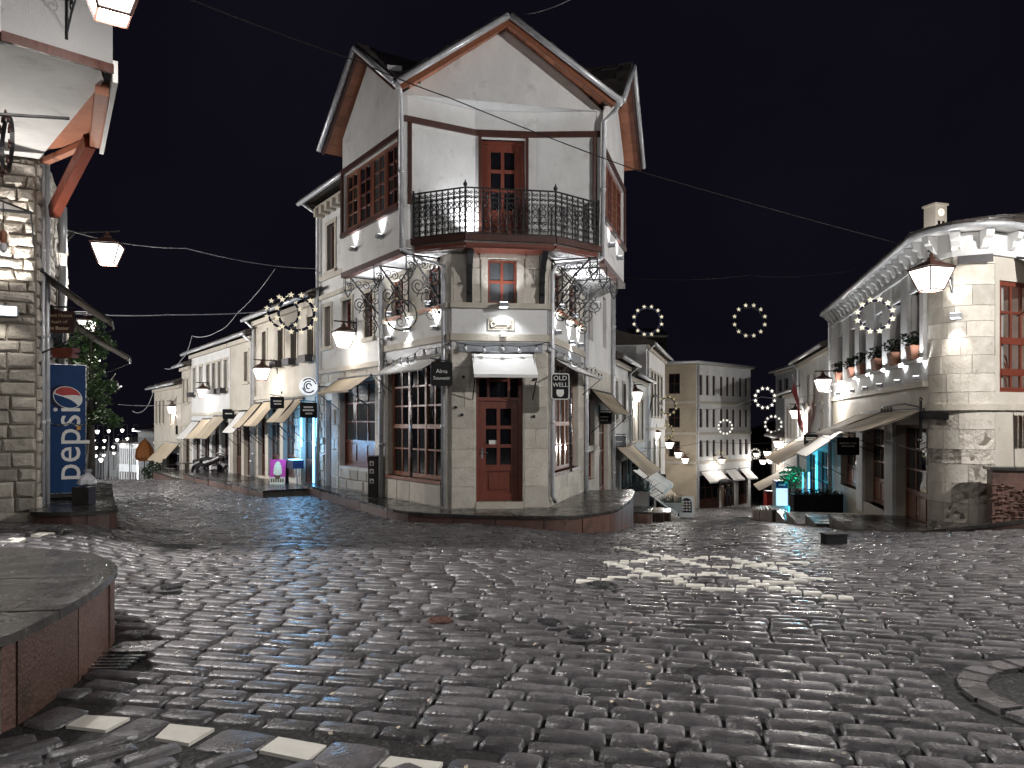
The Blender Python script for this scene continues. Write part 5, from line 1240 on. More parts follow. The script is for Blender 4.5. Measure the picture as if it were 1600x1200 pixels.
# reddish boarded strip, pale fascia and diagonal strut on the street side
sp_ = [xy(Vector((-4.66, 8.62))), xy(U2+Vector((-.12, .04))), xy(U3), xy(U3+Vector((-1.2, .5))), xy(WL+Vector((.06, .0)))]
MB().prism(sp_, 5.56, 5.6).build('soffit', 'wood_soffit', GH)
MB().box(FU2, -.02, FU2.L, 5.36, 5.6, .0, .05).build('fascia', 'board_white', GH)
mb = MB(); mb.beam((-5.82, 10.4, 5.46), (-6.98, 11.5, 4.95-.15), .13, .2); mb.build('strut', 'wood_red', GH)
mb = MB(); mb.beam((-4.75, 8.75, 5.47), (-5.75, 10.42, 5.47), .14, .16); mb.beam((-5.75, 10.42, 5.5), (-7.0, 11.3, 5.5), .10, .08); mb.build('beam', 'wood_soffit', GH)
MB().prism([xy(U1+Vector((0, .15))), xy(U2+Vector((-.1, .05))), xy(U3), (-8.5, 15), (-13, 14), (-11, 8)], 8.3, 8.45).build('roof', 'slate', GH)
pipe(GH, [FB.p(.25, 5.5, .06), FB.p(.25, .3, .06)], .028); pipe(GH, [FB.p(.55, 5.6, .09), FB.p(.55, .3, .09)], .035, 'zinc')
pipe(GH, [FB.p(3.1, 5.6, .1), FB.p(3.1, 4.75, .1)], .08); pipe(GH, [FB.p(3.1, 4.5, .1), FB.p(3.1, 3.0, .1), FB.p(2.7, 2.85, .1), FB.p(2.7, 2.4, .1)], .075)
aw_ = thing('awning', 'small pale fan shaped canopy against the rough stones of the guest house', 'awning', FA.p(FA.L-.6, 4.7), 'shop awnings')
q = [FA.p(FA.L-1.4, 5.12, .06), FA.p(FA.L-.03, 4.62, .34), FA.p(FA.L-1.4, 4.45, .95)]; m_ = sum(q, Vector())/3+Z3*.03
mb = MB(); mb.add(q+[m_], [(0, 3, 1), (1, 3, 2), (2, 3, 0)]); mb.add([v-Z3*.012 for v in q+[m_]], [(1, 3, 0), (2, 3, 1), (0, 3, 2)]); mb.build('canvas', 'canvas_white', aw_)
MB().tube([q[0], q[1], q[2]], .026, 6, True).tube([q[1], FA.p(FA.L-.03, 4.2, .03)], .012, 5).build('awning_frame', 'iron', aw_)
awning('dark brown awning high on the street side of the guest house', FB, .15, 1.4, 3.9, 3.2, 1.0, 'wood_dark', 1)
awning('brown awning behind the guest house sign', FB, 1.6, 3.1, 3.55, 2.75, 1.25, 'canvas', 1)
# ------------------------------------------------------------------ lanterns
def lantern(label, pos, wall, s=1.0, power=120, glow='lamp_glow', col=WARM, yaw=0.0, detail=True, up=True, group='street lanterns', light=True, post=None):
    pos = Vector(pos); t = thing('street_lantern', label, 'lantern', pos, group)
    h, a, b = .36*s, .25*s, .135*s; X = Vector((math.cos(yaw), math.sin(yaw), 0)); Yv = Vector((-X.y, X.x, 0))
    top = [pos+X*a*i+Yv*a*j+Z3*h/2 for i, j in ((-1, -1), (1, -1), (1, 1), (-1, 1))]; bot = [pos+X*b*i+Yv*b*j-Z3*h/2 for i, j in ((-1, -1), (1, -1), (1, 1), (-1, 1))]
    hd = MB(); r = .013*s
    for i in range(4):
        hd.tube([top[i], bot[i]], r, 5); hd.tube([top[i], top[(i+1) % 4]], r*1.3, 5); hd.tube([bot[i], bot[(i+1) % 4]], r*1.2, 5)
    rt = [p+(p-pos).normalized()*.04*s+Z3*.0 for p in top]; ap = [pos+X*.05*s*i+Yv*.05*s*j+Z3*(h/2+.15*s) for i, j in ((-1, -1), (1, -1), (1, 1), (-1, 1))]
    hd.hexa(rt+ap); hd.lathe(pos+Z3*(h/2+.15*s), [(.06*s, 0), (.07*s, .03*s), (.025*s, .07*s), (.035*s, .1*s), (.004, .14*s)], 8)
    head = hd.build('lamp_head', 'rust_iron', t)
    k = .985
    for i in range(4):
        q = [bot[i], bot[(i+1) % 4], top[(i+1) % 4], top[i]]; c = sum(q, Vector())/4; q = [pos+(p-pos)*.97 for p in q]
        n_ = (q[1]-q[0]).cross(q[3]-q[0]).normalized()*.004
        MB().hexa([q[0], q[1], q[1]-n_, q[0]-n_, q[3], q[2], q[2]-n_, q[3]-n_]).build('glass_pane', glow, head)
    q = [pos+(p-pos)*.96 for p in bot]; MB().hexa([v-Z3*.004 for v in q]+q).build('glass_pane', glow, head)
    if light: plight(t, pos-Z3*(h/2+.10*s), power, col, .09*s)
    br = MB(); tp = pos+Z3*(h/2+.27*s)
    if wall is not None:
        wl = Vector(wall); wl.z = tp.z if abs(wl.z-tp.z) < .8 else wl.z; d = (wl-tp); d.z = 0; d.normalize(); w0 = Vector((wl.x, wl.y, tp.z))
        br.tube([tp-d*.25*s, w0], .014*s+.004, 6); br.tube([tp, tp-Z3*.14*s], .012*s, 5)
        br.beam(w0-Z3*.42*s, w0+Z3*.12*s, .035*s, .035*s, Vector((1, 0, 0)))
        br.tube([w0-Z3*.36*s+(tp-w0)*.0, w0-Z3*.18*s+(tp-w0)*.12, w0+(tp-w0)*.3], .010*s+.003, 5)
        br.tube(spiral(w0+(tp-w0)*.14-Z3*.10*s, -d, Z3, .09*s, .02*s, 0, 1.5, 10), .008*s+.002, 4)
        for f in (.25, .42): br.beam(w0+(tp-w0)*f-Z3*.05*s, w0+(tp-w0)*f+Z3*.05*s, .02*s, .02*s, Vector((1, 0, 0)))
    if post is not None:
        pz = Vector(post); br.tube([pz, Vector((pz.x, pz.y, tp.z+.1))], .05, 8); br.tube([Vector((pz.x, pz.y, tp.z)), tp], .02, 6); br.tube([tp, tp-Z3*.14*s], .012*s, 5)
        br.lathe(pz, [(.12, 0), (.12, .1), (.07, .35), (.05, .5)], 8)
    br.build('bracket', 'iron', t); return t
def lpx(px, py, Y): return at(px, py, Y)
lantern('large lit lantern high on the jetty of the near stone guest house', lpx(176, -3, 7.2), (-4.75, 8.05, 6.2), 1.0, 30, yaw=.6, col=(1, .93, .88))
lantern('lit lantern on a long arm at the back of the guest house, above the sign', lpx(168, 398, 15.4), (-9.25, 15.5, 5.3), 1.05, 70, yaw=.3)
lp3 = lpx(137, 512, 21.0); lantern('lit lantern just above the blue drinks fridge, on an iron post', lp3, None, 1.0, 240, yaw=.5, post=(lp3.x-.8, lp3.y+.1, gz(lp3.x, lp3.y)))
def wl_left(label, px, py, Y, power, light=True, s=1.0, u=None):
    p = lpx(px, py, Y); q = Vector((p.x, p.y))-FL.A; w = FL.A+FL.d*q.dot(FL.d); return lantern(label, p, (w.x, w.y, p.z+.4), s, power, yaw=.4, light=light)
wl_left('lit lantern on the tall white house beside the corner house', 537, 531, 18.6, 11)
wl_left('lit lantern over the two tan awnings of the cream house', 409, 585, 23.6, 12)
wl_left('lit lantern at the middle of the long white house', 317, 615, 31, 16)
wl_left('lit lantern on the last pale house of the left row', 269, 641, 37, 20)
def wl_right(label, F, px, py, Y, power, light=True, s=1.0):
    p = lpx(px, py, Y); q = Vector((p.x, p.y))-F.A; w = F.A+F.d*q.dot(F.d); return lantern(label, p, (w.x, w.y, p.z+.4), s, power, 'lamp_far' if Y > 35 else 'lamp_glow', yaw=-.3, light=light)
wl_right('first lit lantern on the right street after the corner house', FR, 993, 620, 28.0, 80)
for px, py, Y, lab in ((1024, 681, 36, 'second lit lantern along the left row of the right street'), (1046, 696, 43, 'third lit lantern along the left row, in front of the ochre building side')):
    wl_right(lab, FR, px, py, Y, 170)
wl_right('small lit lantern low on the near corner of the ochre building', FE1, 1060, 711, 49, 60, True); wl_right('smallest lit lantern beside the ochre building corner', FE1, 1071, 720, 51, 60, False)
wl_right('lit lantern low on the ochre building front, above its awnings', FE1, 1128, 721, 53, 30)
p = lpx(1455, 437, 12.9); lantern('big lit lantern on the rounded stone corner of the cafe', p, cpt(a0+.98, p.z+.35, RC+.02), 1.0, 40, yaw=.25)
wl_right('lit lantern at the far end of the cafe front, over the awnings', FQ, 1286, 602, 24.0, 90)
wl_right('lit lantern below the red flag', FQ, 1243, 648, 32.0, 130)
wl_right('lit lantern above the red chest down the right street', FQ, 1215, 694, 41.0, 420)
for px, py, Y, lab, li in ((1165, 713, 72, 'distant lit lantern alone in the dark at the foot of the right street', 1), (1182, 711, 66, 'distant lit lantern next to the small star ring', 0), (1199, 709, 56, 'distant lit lantern highest of the cluster by the far low house', 1), (1192, 722, 60, 'distant lit lantern lowest of the cluster by the far low house', 0), (1204, 721, 57, 'distant lit lantern rightmost of the cluster by the far low house', 0)):
    q = lpx(px, py, Y); lantern(lab, q, None, .95, 90, 'lamp_far', light=bool(li), post=(q.x+.6, q.y, gz(q.x+.6, q.y)))
# unseen lamp posts, added as fill light for the facades and cobbles
for x, y, z, pw, lab in ((-1.2, -6.5, 6.0, 250, 'added unseen lamp post lantern at the upper side of the square'), (4.2, -5.2, 6.0, 350, 'added unseen lamp post lantern at the top of the cobbled crossing'), (11.8, 6.6, 6.8, 2200, 'added unseen lamp post lantern on the uphill lane beside the cafe'), (-8.0, 6.5, 7.9, 2600, 'added unseen tall lamp post lantern at the near corner of the guest house'), (-14.6, 20, 4.4, 900, 'added unseen lamp post lantern opposite the tan awnings of the left street'), (-19.5, 27, 3.8, 900, 'added unseen lamp post lantern opposite the long white house'), (-25.5, 35, 3.0, 900, 'added unseen lamp post lantern opposite the last pale house'), (24.0, 47, 1.6, 3200, 'added unseen lamp post lantern facing the large ochre building'), (21.5, 33.5, 7.4, 1700, 'added unseen lamp post lantern above the right-hand row')):
    lantern(lab, (x, y, z), None, 1.1, pw, col=(1, .97, .95), post=(x+.7, y-.3, gz(x, y)))

# ------------------------------------------------------------------ small wall floodlights
def sconce(label, F, u, z, up=60, down=0, n=.0, big=False, ang=95, col=COOL, tilt=.25):
    c = F.p(u, z, n); t = thing('wall_light', label, 'wall light', c, 'small floodlights on the walls'); s = 1.3 if big else 1
    mb = MB(); mb.box(F, u-.055*s, u+.055*s, z-.05*s, z+.05*s, n, n+.03); mb.box(F, u-.07*s, u+.07*s, z-.035*s, z+.03*s, n+.03, n+.14*s); mb.build('housing', 'grey_paint', t)
    if up: MB().box(F, u-.06*s, u+.06*s, z+.031*s, z+.036*s, n+.04, n+.13*s).build('lens', 'lamp_white', t); slight(t, F.p(u, z+.06, n+.10*s), Z3-v3(F.n)*tilt, up, ang, .8, col)
    if down: MB().box(F, u-.06*s, u+.06*s, z-.042*s, z-.037*s, n+.04, n+.13*s).build('lens', 'lamp_white', t); slight(t, F.p(u, z-.07, n+.10*s), -Z3-v3(F.n)*tilt, down, ang, .8, col)
    return t
sconce('small floodlight under the left bay windows, nearer the roof corner', GL, GL.U(598), 5.42, 9)
sconce('small floodlight under the left bay windows, further down the street', GL, GL.U(556), 5.42, 9)
sconce('small floodlight under the right bay windows, nearer the balcony', GR, GR.U(951), 5.45, 9)
sconce('small floodlight under the right bay windows, further down the street', GR, GR.U(964), 5.42, 9)
sconce('floodlight below the small central window over the plaque', FC, FC.U(785), 3.92, 30, 34, .10, True, 120, tilt=.1)
sconce('floodlight low on the left frieze beside the downpipe', FL, FL.U(684), 3.52, 30, 0, .015)
sconce('floodlight on the left frieze behind the dark ring, pointing down', FL, FL.U(641), 3.62, 22, 16, .015)
sconce('floodlight at the far end of the left frieze', FL, FL.U(612), 3.5, 30, 0, .015)
sconce('floodlight on the right frieze nearest the downpipe', FR, FR.U(866), 3.48, 30, 0, .015)
sconce('floodlight on the right frieze, middle one', FR, FR.U(888), 3.4, 30, 14, .015)
sconce('floodlight on the right frieze, last before the second downpipe', FR, FR.U(902), 3.45, 30, 0, .015)
t = sconce('floodlight standing on the balcony floor behind the railing', F1, F1.L-.15, 5.32, 60, 0, .12, True, 120, tilt=.1)
for i, (px, lab) in enumerate(((1449, 'nearest the rounded stone corner'), (1415, 'second from the rounded corner'), (1386, 'third from the rounded corner'), (1362, 'third from the far end of the cafe'), (1341, 'second from the far end of the cafe'), (1318, 'at the far end of the cafe'))):
    sconce('uplight on the cafe wall band, '+lab, FQ, FQ.U(px)-(.12 if i == 0 else 0), 2.50, 48, 0, .10, False, 85)
ca = a0+(a1-a0)*.50; Fk = Face(cpt(ca-.3, 0, RC+.02).xy, cpt(ca+.3, 0, RC+.02).xy)
sconce('up and down light in the middle of the rounded stone column', Fk, Fk.L/2, 3.62, 32, 32, .04, True, 75, (1, .95, .9), .15)
c = FA.p(FA.L-.35, 3.25, .03); t = thing('wall_light', 'lit rectangular lamp on the rough stones of the guest house', 'wall light', c, 'small floodlights on the walls')
MB().box(FA, FA.L-.52, FA.L-.22, 3.14, 3.3, .02, .1).build('housing', 'grey_paint', t); MB().box(FA, FA.L-.5, FA.L-.24, 3.16, 3.28, .1, .108).build('lens', 'lamp_white', t); slight(t, FA.p(FA.L-.4, 3.4, .3), Z3*1.0-v3(FA.n)*-.35+v3(FA.d)*.0, 120, 140, .8, WARM)
slight(t, FA.p(FA.L-.4, 3.1, .3), -Z3-v3(FA.n)*.2, 7, 130, .8, WARM)
# soffit floods tucked behind the brackets
for F, u, lab in ((FL, u600+.5, 'soffit floodlight under the left bay, further one'), (FL, uA-.75, 'soffit floodlight under the left bay, nearer the corner'), (FR, .8, 'soffit floodlight under the right bay, nearer the corner'), (FR, 2.2, 'soffit floodlight under the right bay, further one')):
    sconce(lab, F, u, 4.05, 60, 0, .05, False, 120, tilt=-.6)
# ------------------------------------------------------------------ star rings
def starmesh(r, th):
    vs = []
    for y in (-th/2, th/2):
        for i in range(10):
            a = math.pi/2+math.pi*i/5; q = r if i % 2 == 0 else r*.42; vs.append((math.cos(a)*q, y, math.sin(a)*q))
    mb = MB(); mb.add(vs, [tuple(range(10)), tuple(range(19, 9, -1))]+[(i, 10+i, 10+(i+1) % 10, (i+1) % 10) for i in range(10)]); return mb
def ring(label, px, py, Y, dia, yaw=0.0, starmat='star_lit', band='navy_enamel', n=12, rs=.068, parts=True, scale_x=1.0):
    pos = at(px, py, Y); R = dia/2*Y/FX; t = thing('star_ring', label, 'star ring', pos, 'rings of stars over the streets')
    mb = MB(); k = 36
    for i in range(k):
        c0, c1 = 2*math.pi*i/k, 2*math.pi*(i+1)/k; P = lambda a, r, y: pos+Vector((math.cos(a)*r, y, math.sin(a)*r))
        ri = R*(.94 if band == 'iron' else .88); q = [P(c0, ri, -.02), P(c1, ri, -.02), P(c1, ri, .02), P(c0, ri, .02), P(c0, R*1.03, -.02), P(c1, R*1.03, -.02), P(c1, R*1.03, .02), P(c0, R*1.03, .02)]
        mb.hexa(q)
    mb.build('hoop', band, t); o = None
    if parts:
        for i in range(n):
            a = 2*math.pi*(i+.5)/n; v = Vector((math.cos(a)*R*1.06, -.03, math.sin(a)*R*1.06))
            if o is None: o = MB(); s_ = starmesh(rs, .02); o.v = [tuple(Vector(w)+pos) for w in s_.v]; o.f = s_.f; o.m = s_.m; o.t = s_.t; o = o.build('star', starmat, t)
            else: o = o.copy(); COL.objects.link(o)
            o.location = v
    t.rotation_euler = (0, 0, yaw); return t
ring('larger of the two overlapping star rings left of the corner house', 463, 490, 19.5, 56, .28, 'star_lit', rs=.085); ring('smaller star ring overlapping another, with a wire to the left', 443, 489, 21.5, 48, .28, 'star_lit', rs=.08)
ring('star ring against the black sky just right of the corner house', 1012, 501, 24, 42, 0); ring('star ring floating alone over the right street', 1171, 501, 23, 46, 0)
ring('tall star ring hanging before the cafe windows', 1367, 493, 15.2, 48, -.45)
ring('star ring beside the red flag', 1195, 622, 36, 29, 0, 'star_far', rs=.1); ring('star ring below another, in front of the far low house', 1208, 663, 44, 24, 0, 'star_far', rs=.1)
ring('dim star ring before the white houses of the right street', 1043, 634, 38, 27, .2, 'star_print', rs=.09); ring('dim star ring hanging under another near the curly iron arm', 1042, 674, 40, 20, .3, 'star_print', 'iron', rs=.07)
ring('dark star ring in front of the ochre building windows', 1133, 667, 48, 20, 0, 'star_far', 'iron', rs=.09); ring('tiny star ring among the distant lanterns', 1180, 709, 64, 14, 0, 'star_far', rs=.11)
ring('small dark ring of stars low over the right street, near the cream awnings', 1030, 704, 42, 19, .4, 'star_print', 'iron', rs=.07); ring('small ring of stars in front of the ochre building lower windows', 1126, 716, 50, 17, 0, 'star_print', 'iron', rs=.08)
ring('unlit dark ring hanging under the ironwork of the corner house', 627, 492, 14.2, 49, .15, 'star_print', 'iron', rs=.028)
ring('dark ring seen almost edge-on under the guest house jetty', 11, 226, 8.4, 84, -.82, 'rust_iron', 'iron', rs=.05)
# ------------------------------------------------------------------ cables
def cable(label, pts, sag=.0, r=.008, mat='iron'):
    P = [at(*p) for p in pts]; out = []
    for a, b in zip(P, P[1:]):
        for i in range(10): f = i/10; out.append(a.lerp(b, f)-Z3*sag*4*f*(1-f))
    out.append(P[-1]); o = MB().tube(out, r, 5).build('cable', mat, None, P[0]); return tag(o, label, 'cable', 'overhead cables')
cable('long overhead cable crossing in front of the corner house to the cafe roof', [(270, -12, 9.5), (560, 96, 10.8), (700, 152, 11.4), (1000, 268, 13.0), (1418, 384, 15.6)], .02, .009)
cable('thin cable from the guest house towards the tall white house', [(100, 358, 15.0), (290, 388, 16), (497, 420, 20.8)], .1, .009, 'grey_paint')
cable('pale cable from the guest house lantern to the overlapping star rings', [(118, 490, 14.5), (260, 492, 17), (420, 486, 20)], .03, .012, 'grey_paint')
cable('cable from the roof apex up to the right', [(815, 22, 15.2), (850, 16, 14.0), (900, -6, 12.0)], .02, .008, 'grey_paint')
cable('looping cable in the sky above the left row, highest loop', [(430, 420, 24), (370, 490, 25), (340, 518, 25.5), (300, 525, 26)], .1, .012, 'grey_paint')
cable('looping cable in the sky above the left row, middle loop', [(300, 525, 27), (285, 560, 28), (258, 576, 29)], .15, .013, 'grey_paint'); cable('looping cable in the sky above the left row, lowest loop', [(243, 600, 36), (228, 638, 37), (207, 642, 38)], .15, .016, 'grey_paint')
cable('cable over the lower end of the left street', [(185, 632, 30), (300, 628, 32)], .1, .012, 'grey_paint')
cable('cable across the right street carrying the small rings', [(1000, 700, 30), (1100, 690, 34), (1270, 688, 28)], .1, .01); cable('cable carrying the two star rings over the right street', [(958, 432, 22), (1171, 430, 23.5), (1345, 420, 20)], .12, .008)
cable('cable from the cafe lantern across to the ochre building', [(1300, 610, 23.5), (1190, 620, 36), (1100, 640, 50)], .15, .01, 'grey_paint')
# string of clear bulbs round the corner house
path = [FL.p(u600+.1, 3.1, .1), FL.p((u600+uA)/2-.3, 3.0, .2), FL.p(uA-.9, 3.12, .22), FC.p(.02, 3.2, .14), FC.p(1.0, 3.13, .2), FC.p(1.9, 3.2, .14), FR.p(.9, 3.06, .2), FR.p(2.6, 3.0, .2), FR.p(4.2, 3.0, .2), FR.p(5.4, 2.9, .2)]
st = thing('string_lights', 'string of clear glass bulbs wrapped round the corner house above the awnings', 'string lights', path[3]); wire = []
for a, b in zip(path, path[1:]):
    L = (b-a).length
    for i in range(8): f = i/8; wire.append(a.lerp(b, f)-Z3*.09*4*f*(1-f)*L/1.5)
wire.append(path[-1]); MB().tube(wire, .009, 5).build('cable', 'iron', st)
for i in range(2, len(wire), 3):
    p = wire[i]; MB().lathe(p-Z3*.05, [(.018, .05), (.02, 0)], 8).build('lamp_holder', 'iron', st); MB().lathe(p-Z3*.14, [(.006, 0), (.03, .015), (.042, .045), (.03, .075), (.018, .095)], 10).build('bulb', 'plastic_bag', st, smooth=True)
# ------------------------------------------------------------------ hanging signs
def sign(label, c, right, w, h, lines=(), size=.1, board='black_paint', ink='white_paint', name='hanging_sign', frame=None, arm=None, group='hanging shop signs', strokes=(), round_=.0):
    c = Vector(c); right = v3(Vector(right[:2]).normalized()); nn = Vector((right.y, -right.x, 0)); t = thing(name, label, 'sign', c, group)
    F = Face((c-right*w/2).xy, (c+right*w/2).xy); b = MB(); k = round_ or .02
    pts = []
    for cx, cz, s0 in ((w/2-k, h/2-k, 0), (-w/2+k, h/2-k, 1), (-w/2+k, -h/2+k, 2), (w/2-k, -h/2+k, 3)):
        for j in range(4): a = math.pi/2*(s0+j/3); pts.append((cx+math.cos(a)*k, cz+math.sin(a)*k))
    n_ = len(pts); fr = [c+right*x+Z3*z+nn*.02 for x, z in pts]; bk = [c+right*x+Z3*z-nn*.02 for x, z in pts]
    b.add(fr+bk, [tuple(range(n_)), tuple(range(2*n_-1, n_-1, -1))]+[(i, n_+i, n_+(i+1) % n_, (i+1) % n_) for i in range(n_)])
    bo = b.build('board', board, t)
    if frame:
        MB().tube([c+right*x*.95+Z3*z*.95+nn*.023 for x, z in pts], .012, 5, True).build('rim', frame, t)
    for i, s in enumerate(lines): text(t, s, size if not isinstance(size, (list, tuple)) else size[i], c+Z3*((len(lines)-1)/2-i)*(size if not isinstance(size, (list, tuple)) else max(size))*1.15+nn*.023, right, Z3, ink)
    if strokes:
        m = MB()
        for (x0, x1, z) in strokes: m.box(F, w/2+x0*w, w/2+x1*w, c.z+z*h-.02, c.z+z*h+.02, .021, .024)
        m.build('lettering', ink, t)
    if arm is not None:
        a = Vector(arm); m = MB(); tz = c.z+h/2+.06; m.tube([Vector((c.x, c.y, tz))-(a-c).normalized()*.0-right*w/2*(1 if (a-c).dot(right) > 0 else -1), Vector((a.x, a.y, tz))], .014, 5); m.beam(Vector((a.x, a.y, tz-.5)), Vector((a.x, a.y, tz+.15)), .03, .03, Vector((1, 0, 0)))
        for f in (-.3, .3): p = c+right*w*f; m.tube([Vector((p.x, p.y, c.z+h/2)), Vector((p.x, p.y, tz))], .008, 4)
        m.build('bracket', 'iron', t)
    return t
rl = -v3(FL.n)
s1 = sign('black hanging sign reading Alma Souvenir beside the left shop window', at(690, 584, 14.35), (1, .22), .41, .46, (), .09, arm=FL.p(uA-.05, 3, .02), round_=.04)
c = at(690, 584, 14.35); rr = Vector((1, .22, 0)).normalized(); nn_ = Vector((rr.y, -rr.x, 0))
text(s1, 'Alma', .105, c+Z3*.045+nn_*.023, rr, Z3, 'white_paint'); text(s1, 'Souvenir', .092, c-Z3*.085+nn_*.023, rr, Z3, 'white_paint')
c = at(875, 604, 14.7); s2 = sign('tall black pub sign reading OLD WELL with a shield emblem', c, (1, .1), .36, .52, (), .1, frame='white_paint', arm=FR.p(.25, 3, .02), round_=.05)
rr = Vector((1, .1, 0)).normalized(); nn_ = Vector((rr.y, -rr.x, 0))
text(s2, 'OLD', .125, c+Z3*.16+nn_*.023, rr, Z3, 'white_paint', sx=1.05); text(s2, 'WELL', .115, c+Z3*.03+nn_*.023, rr, Z3, 'white_paint', sx=1.02)
m = MB(); q = [(-.07, -.06), (.07, -.06), (.075, -.13), (.05, -.185), (0, -.205), (-.05, -.185), (-.075, -.13)]; P0 = [c+rr*x+Z3*z+nn_*.026 for x, z in q]; m.add(P0+[p-nn_*.006 for p in P0], [tuple(range(7)), tuple(range(13, 6, -1))]+[(i, 7+i, 7+(i+1) % 7, (i+1) % 7) for i in range(7)]); m.build('shield_emblem', 'white_paint', s2)
sign('black sign above the blue lit doorway', at(482, 641, 19.9), rl, .46, .40, (), arm=FL.p(UL(494), 2, .02), strokes=((-.3, .25, .2), (-.35, .3, 0), (-.2, .2, -.22)))
sign('small black sign on an arm over the tan awnings of the cream house', at(433, 629, 22.2), rl, .40, .34, (), arm=FL.p(UL(441), 2, .02), strokes=((-.3, .3, .12), (-.25, .3, -.12)))
sign('small dark sign at the start of the long white house', at(357, 647, 28.0), rl, .42, .36, (), strokes=((-.3, .3, .05),))
sign('small dark sign above the last awning of the left row', at(283, 672, 36.5), rl, .5, .42, (), strokes=((-.3, .3, .05),))
rrt = v3(FR.n)
sign('black double sign at the first awning of the right street', at(944, 654, 21.6), rrt, .44, .32, (), arm=FR.p(FR.U(936), 2, .02), strokes=((-.3, .3, .15), (-.3, .25, -.15)))
sign('grey framed sign on an arm at the low white house', at(967, 690, 23.3), rrt, .44, .33, (), board='grey_paint', frame='iron', arm=FR.p(FR.U(957), 1, .02), strokes=((-.25, .25, 0),))
c_ = at(988, 727, 27); so = sign('black sign with a pale oval under the cream awning', c_, rrt, .44, .32, (), arm=FR.p(FR.U(981), 0, .02))
m = MB().tube([c_+rrt*math.cos(2*math.pi*i/16)*.16+Z3*math.sin(2*math.pi*i/16)*.09-v3(FR.d)*.025 for i in range(16)], .014, 4, True); m.build('oval_emblem', 'white_paint', so)
sign('tiny black sign below the last cream awning of the left-hand row', at(1035, 745, 37), rrt, .34, .26, (), strokes=((-.25, .25, .1),))
rq = -v3(FQ.n)*-1
sign('black sign between the awnings below the red flag', at(1267, 687, 27.5), (1, -.25), .48, .40, (), arm=FQ.p(UQ(1281), 1, .02), strokes=((-.35, .35, .16), (-.35, .3, 0), (-.15, .15, -.2)))
sign('black cafe sign hanging under the white edged awning', at(1325, 697, 20.5), (1, -.25), .56, .48, (), arm=FQ.p(UQ(1339), 1, .02), strokes=((-.38, .38, .16), (-.3, .3, .0)))
c = at(92, 503, 12.0); s3 = sign('dark wooden sign reading Guest House Heart of the Bazaar', c, (1, .1), .47, .35, (), .08, board='wood_dark', arm=FB.p(.8, 4, .02))
rr = Vector((1, .1, 0)).normalized(); nn_ = Vector((rr.y, -rr.x, 0))
for i, s in enumerate(('Guest House', 'Heart of', 'the Bazaar')): text(s3, s, .078, c+Z3*(.10-.1*i)+nn_*.023, rr, Z3, 'cream_print')
# round white emblem sign by the brown awning
c = FL.p(UL(513), 2.56, .55); t = thing('round_sign', 'round white emblem sign with dark arcs above the narrow doorway', 'sign', c, 'hanging shop signs'); X = -v3(FL.n); N = v3(FL.d)
MB().lathe(c, [(.24, -.03), (.24, .03)], 24, ax=(X, Z3, N)).build('disc', 'sign_lit', t); m = MB()
for r, a, b in ((.2, .3, 2.4), (.13, 1.2, 4.0), (.07, 0, 5.0), (.17, 3.4, 5.6)): m.tube([c+N*.034+X*r*math.cos(a+(b-a)*i/10)+Z3*r*math.sin(a+(b-a)*i/10) for i in range(11)], .018, 4)
m.build('arc_emblem', 'black_paint', t); MB().tube([c, FL.p(UL(513), 2.56, .02)], .015, 5).build('bracket', 'iron', t)
# ------------------------------------------------------------------ drinks fridge
def leafball(mb, c, rx, ry, rz, n, s, rnd=random):
    for i in range(n):
        while True:
            d = Vector((rnd.uniform(-1, 1), rnd.uniform(-1, 1), rnd.uniform(-1, 1)))
            if .25 < d.length < 1: break
        p = Vector(c)+Vector((d.x*rx, d.y*ry, d.z*rz)); a = Vector((rnd.gauss(0, 1), rnd.gauss(0, 1), rnd.gauss(0, .6))).normalized(); b = a.orthogonal().normalized(); k = s*rnd.uniform(.6, 1.3)
        mb.add([p-a*k, p-b*k*.5+a*k*.1, p+a*k, p+b*k*.5+a*k*.1], [(0, 1, 2, 3)], 0, rnd.uniform(-1, 1))
fY = 12.3; fx0, fx1 = (68-CX)/FX*fY, (135-CX)/FX*fY; fz0, fz1 = .43, EYE+(HY-568)/FX*fY
FF = Face((fx0, fY), ((135-CX)/FX*12.62, 12.62)); fw = FF.L
fr = thing('drinks_fridge', 'tall blue drinks fridge with a vertical pepsi logo, chained shut', 'fridge', FF.p(fw/2, .33, -.3))
MB().box(FF, .0, fw, .36, fz1, -.62, -.05).build('cabinet', 'dark_plastic', fr); MB().box(FF, .03, fw-.03, .33, .36, -.6, -.1).build('plinth', 'black_paint', fr)
dr_ = MB().box(FF, .012, fw-.012, fz0+.01, fz1-.012, -.05, 0).build('door', 'blue_enamel', fr)
mb = MB(); mb.box(FF, 0, .012, fz0, fz1, -.05, .006); mb.box(FF, fw-.012, fw, fz0, fz1, -.05, .006); mb.box(FF, .012, fw-.012, fz1-.012, fz1, -.05, .005); mb.box(FF, .012, fw-.012, fz0-.002, fz0+.01, -.05, .005); mb.build('door_trim', 'steel', dr_)
def fpt(px, py, n=.004): u = FF.U(px); return FF.p(u, FF.Z(u, py), n)
text(dr_, 'pepsi', .60, fpt(105.5, 693, .004), -Z3*-1, v3(FF.d)*-1, 'white_paint', 'lettering', .003, 1.0)
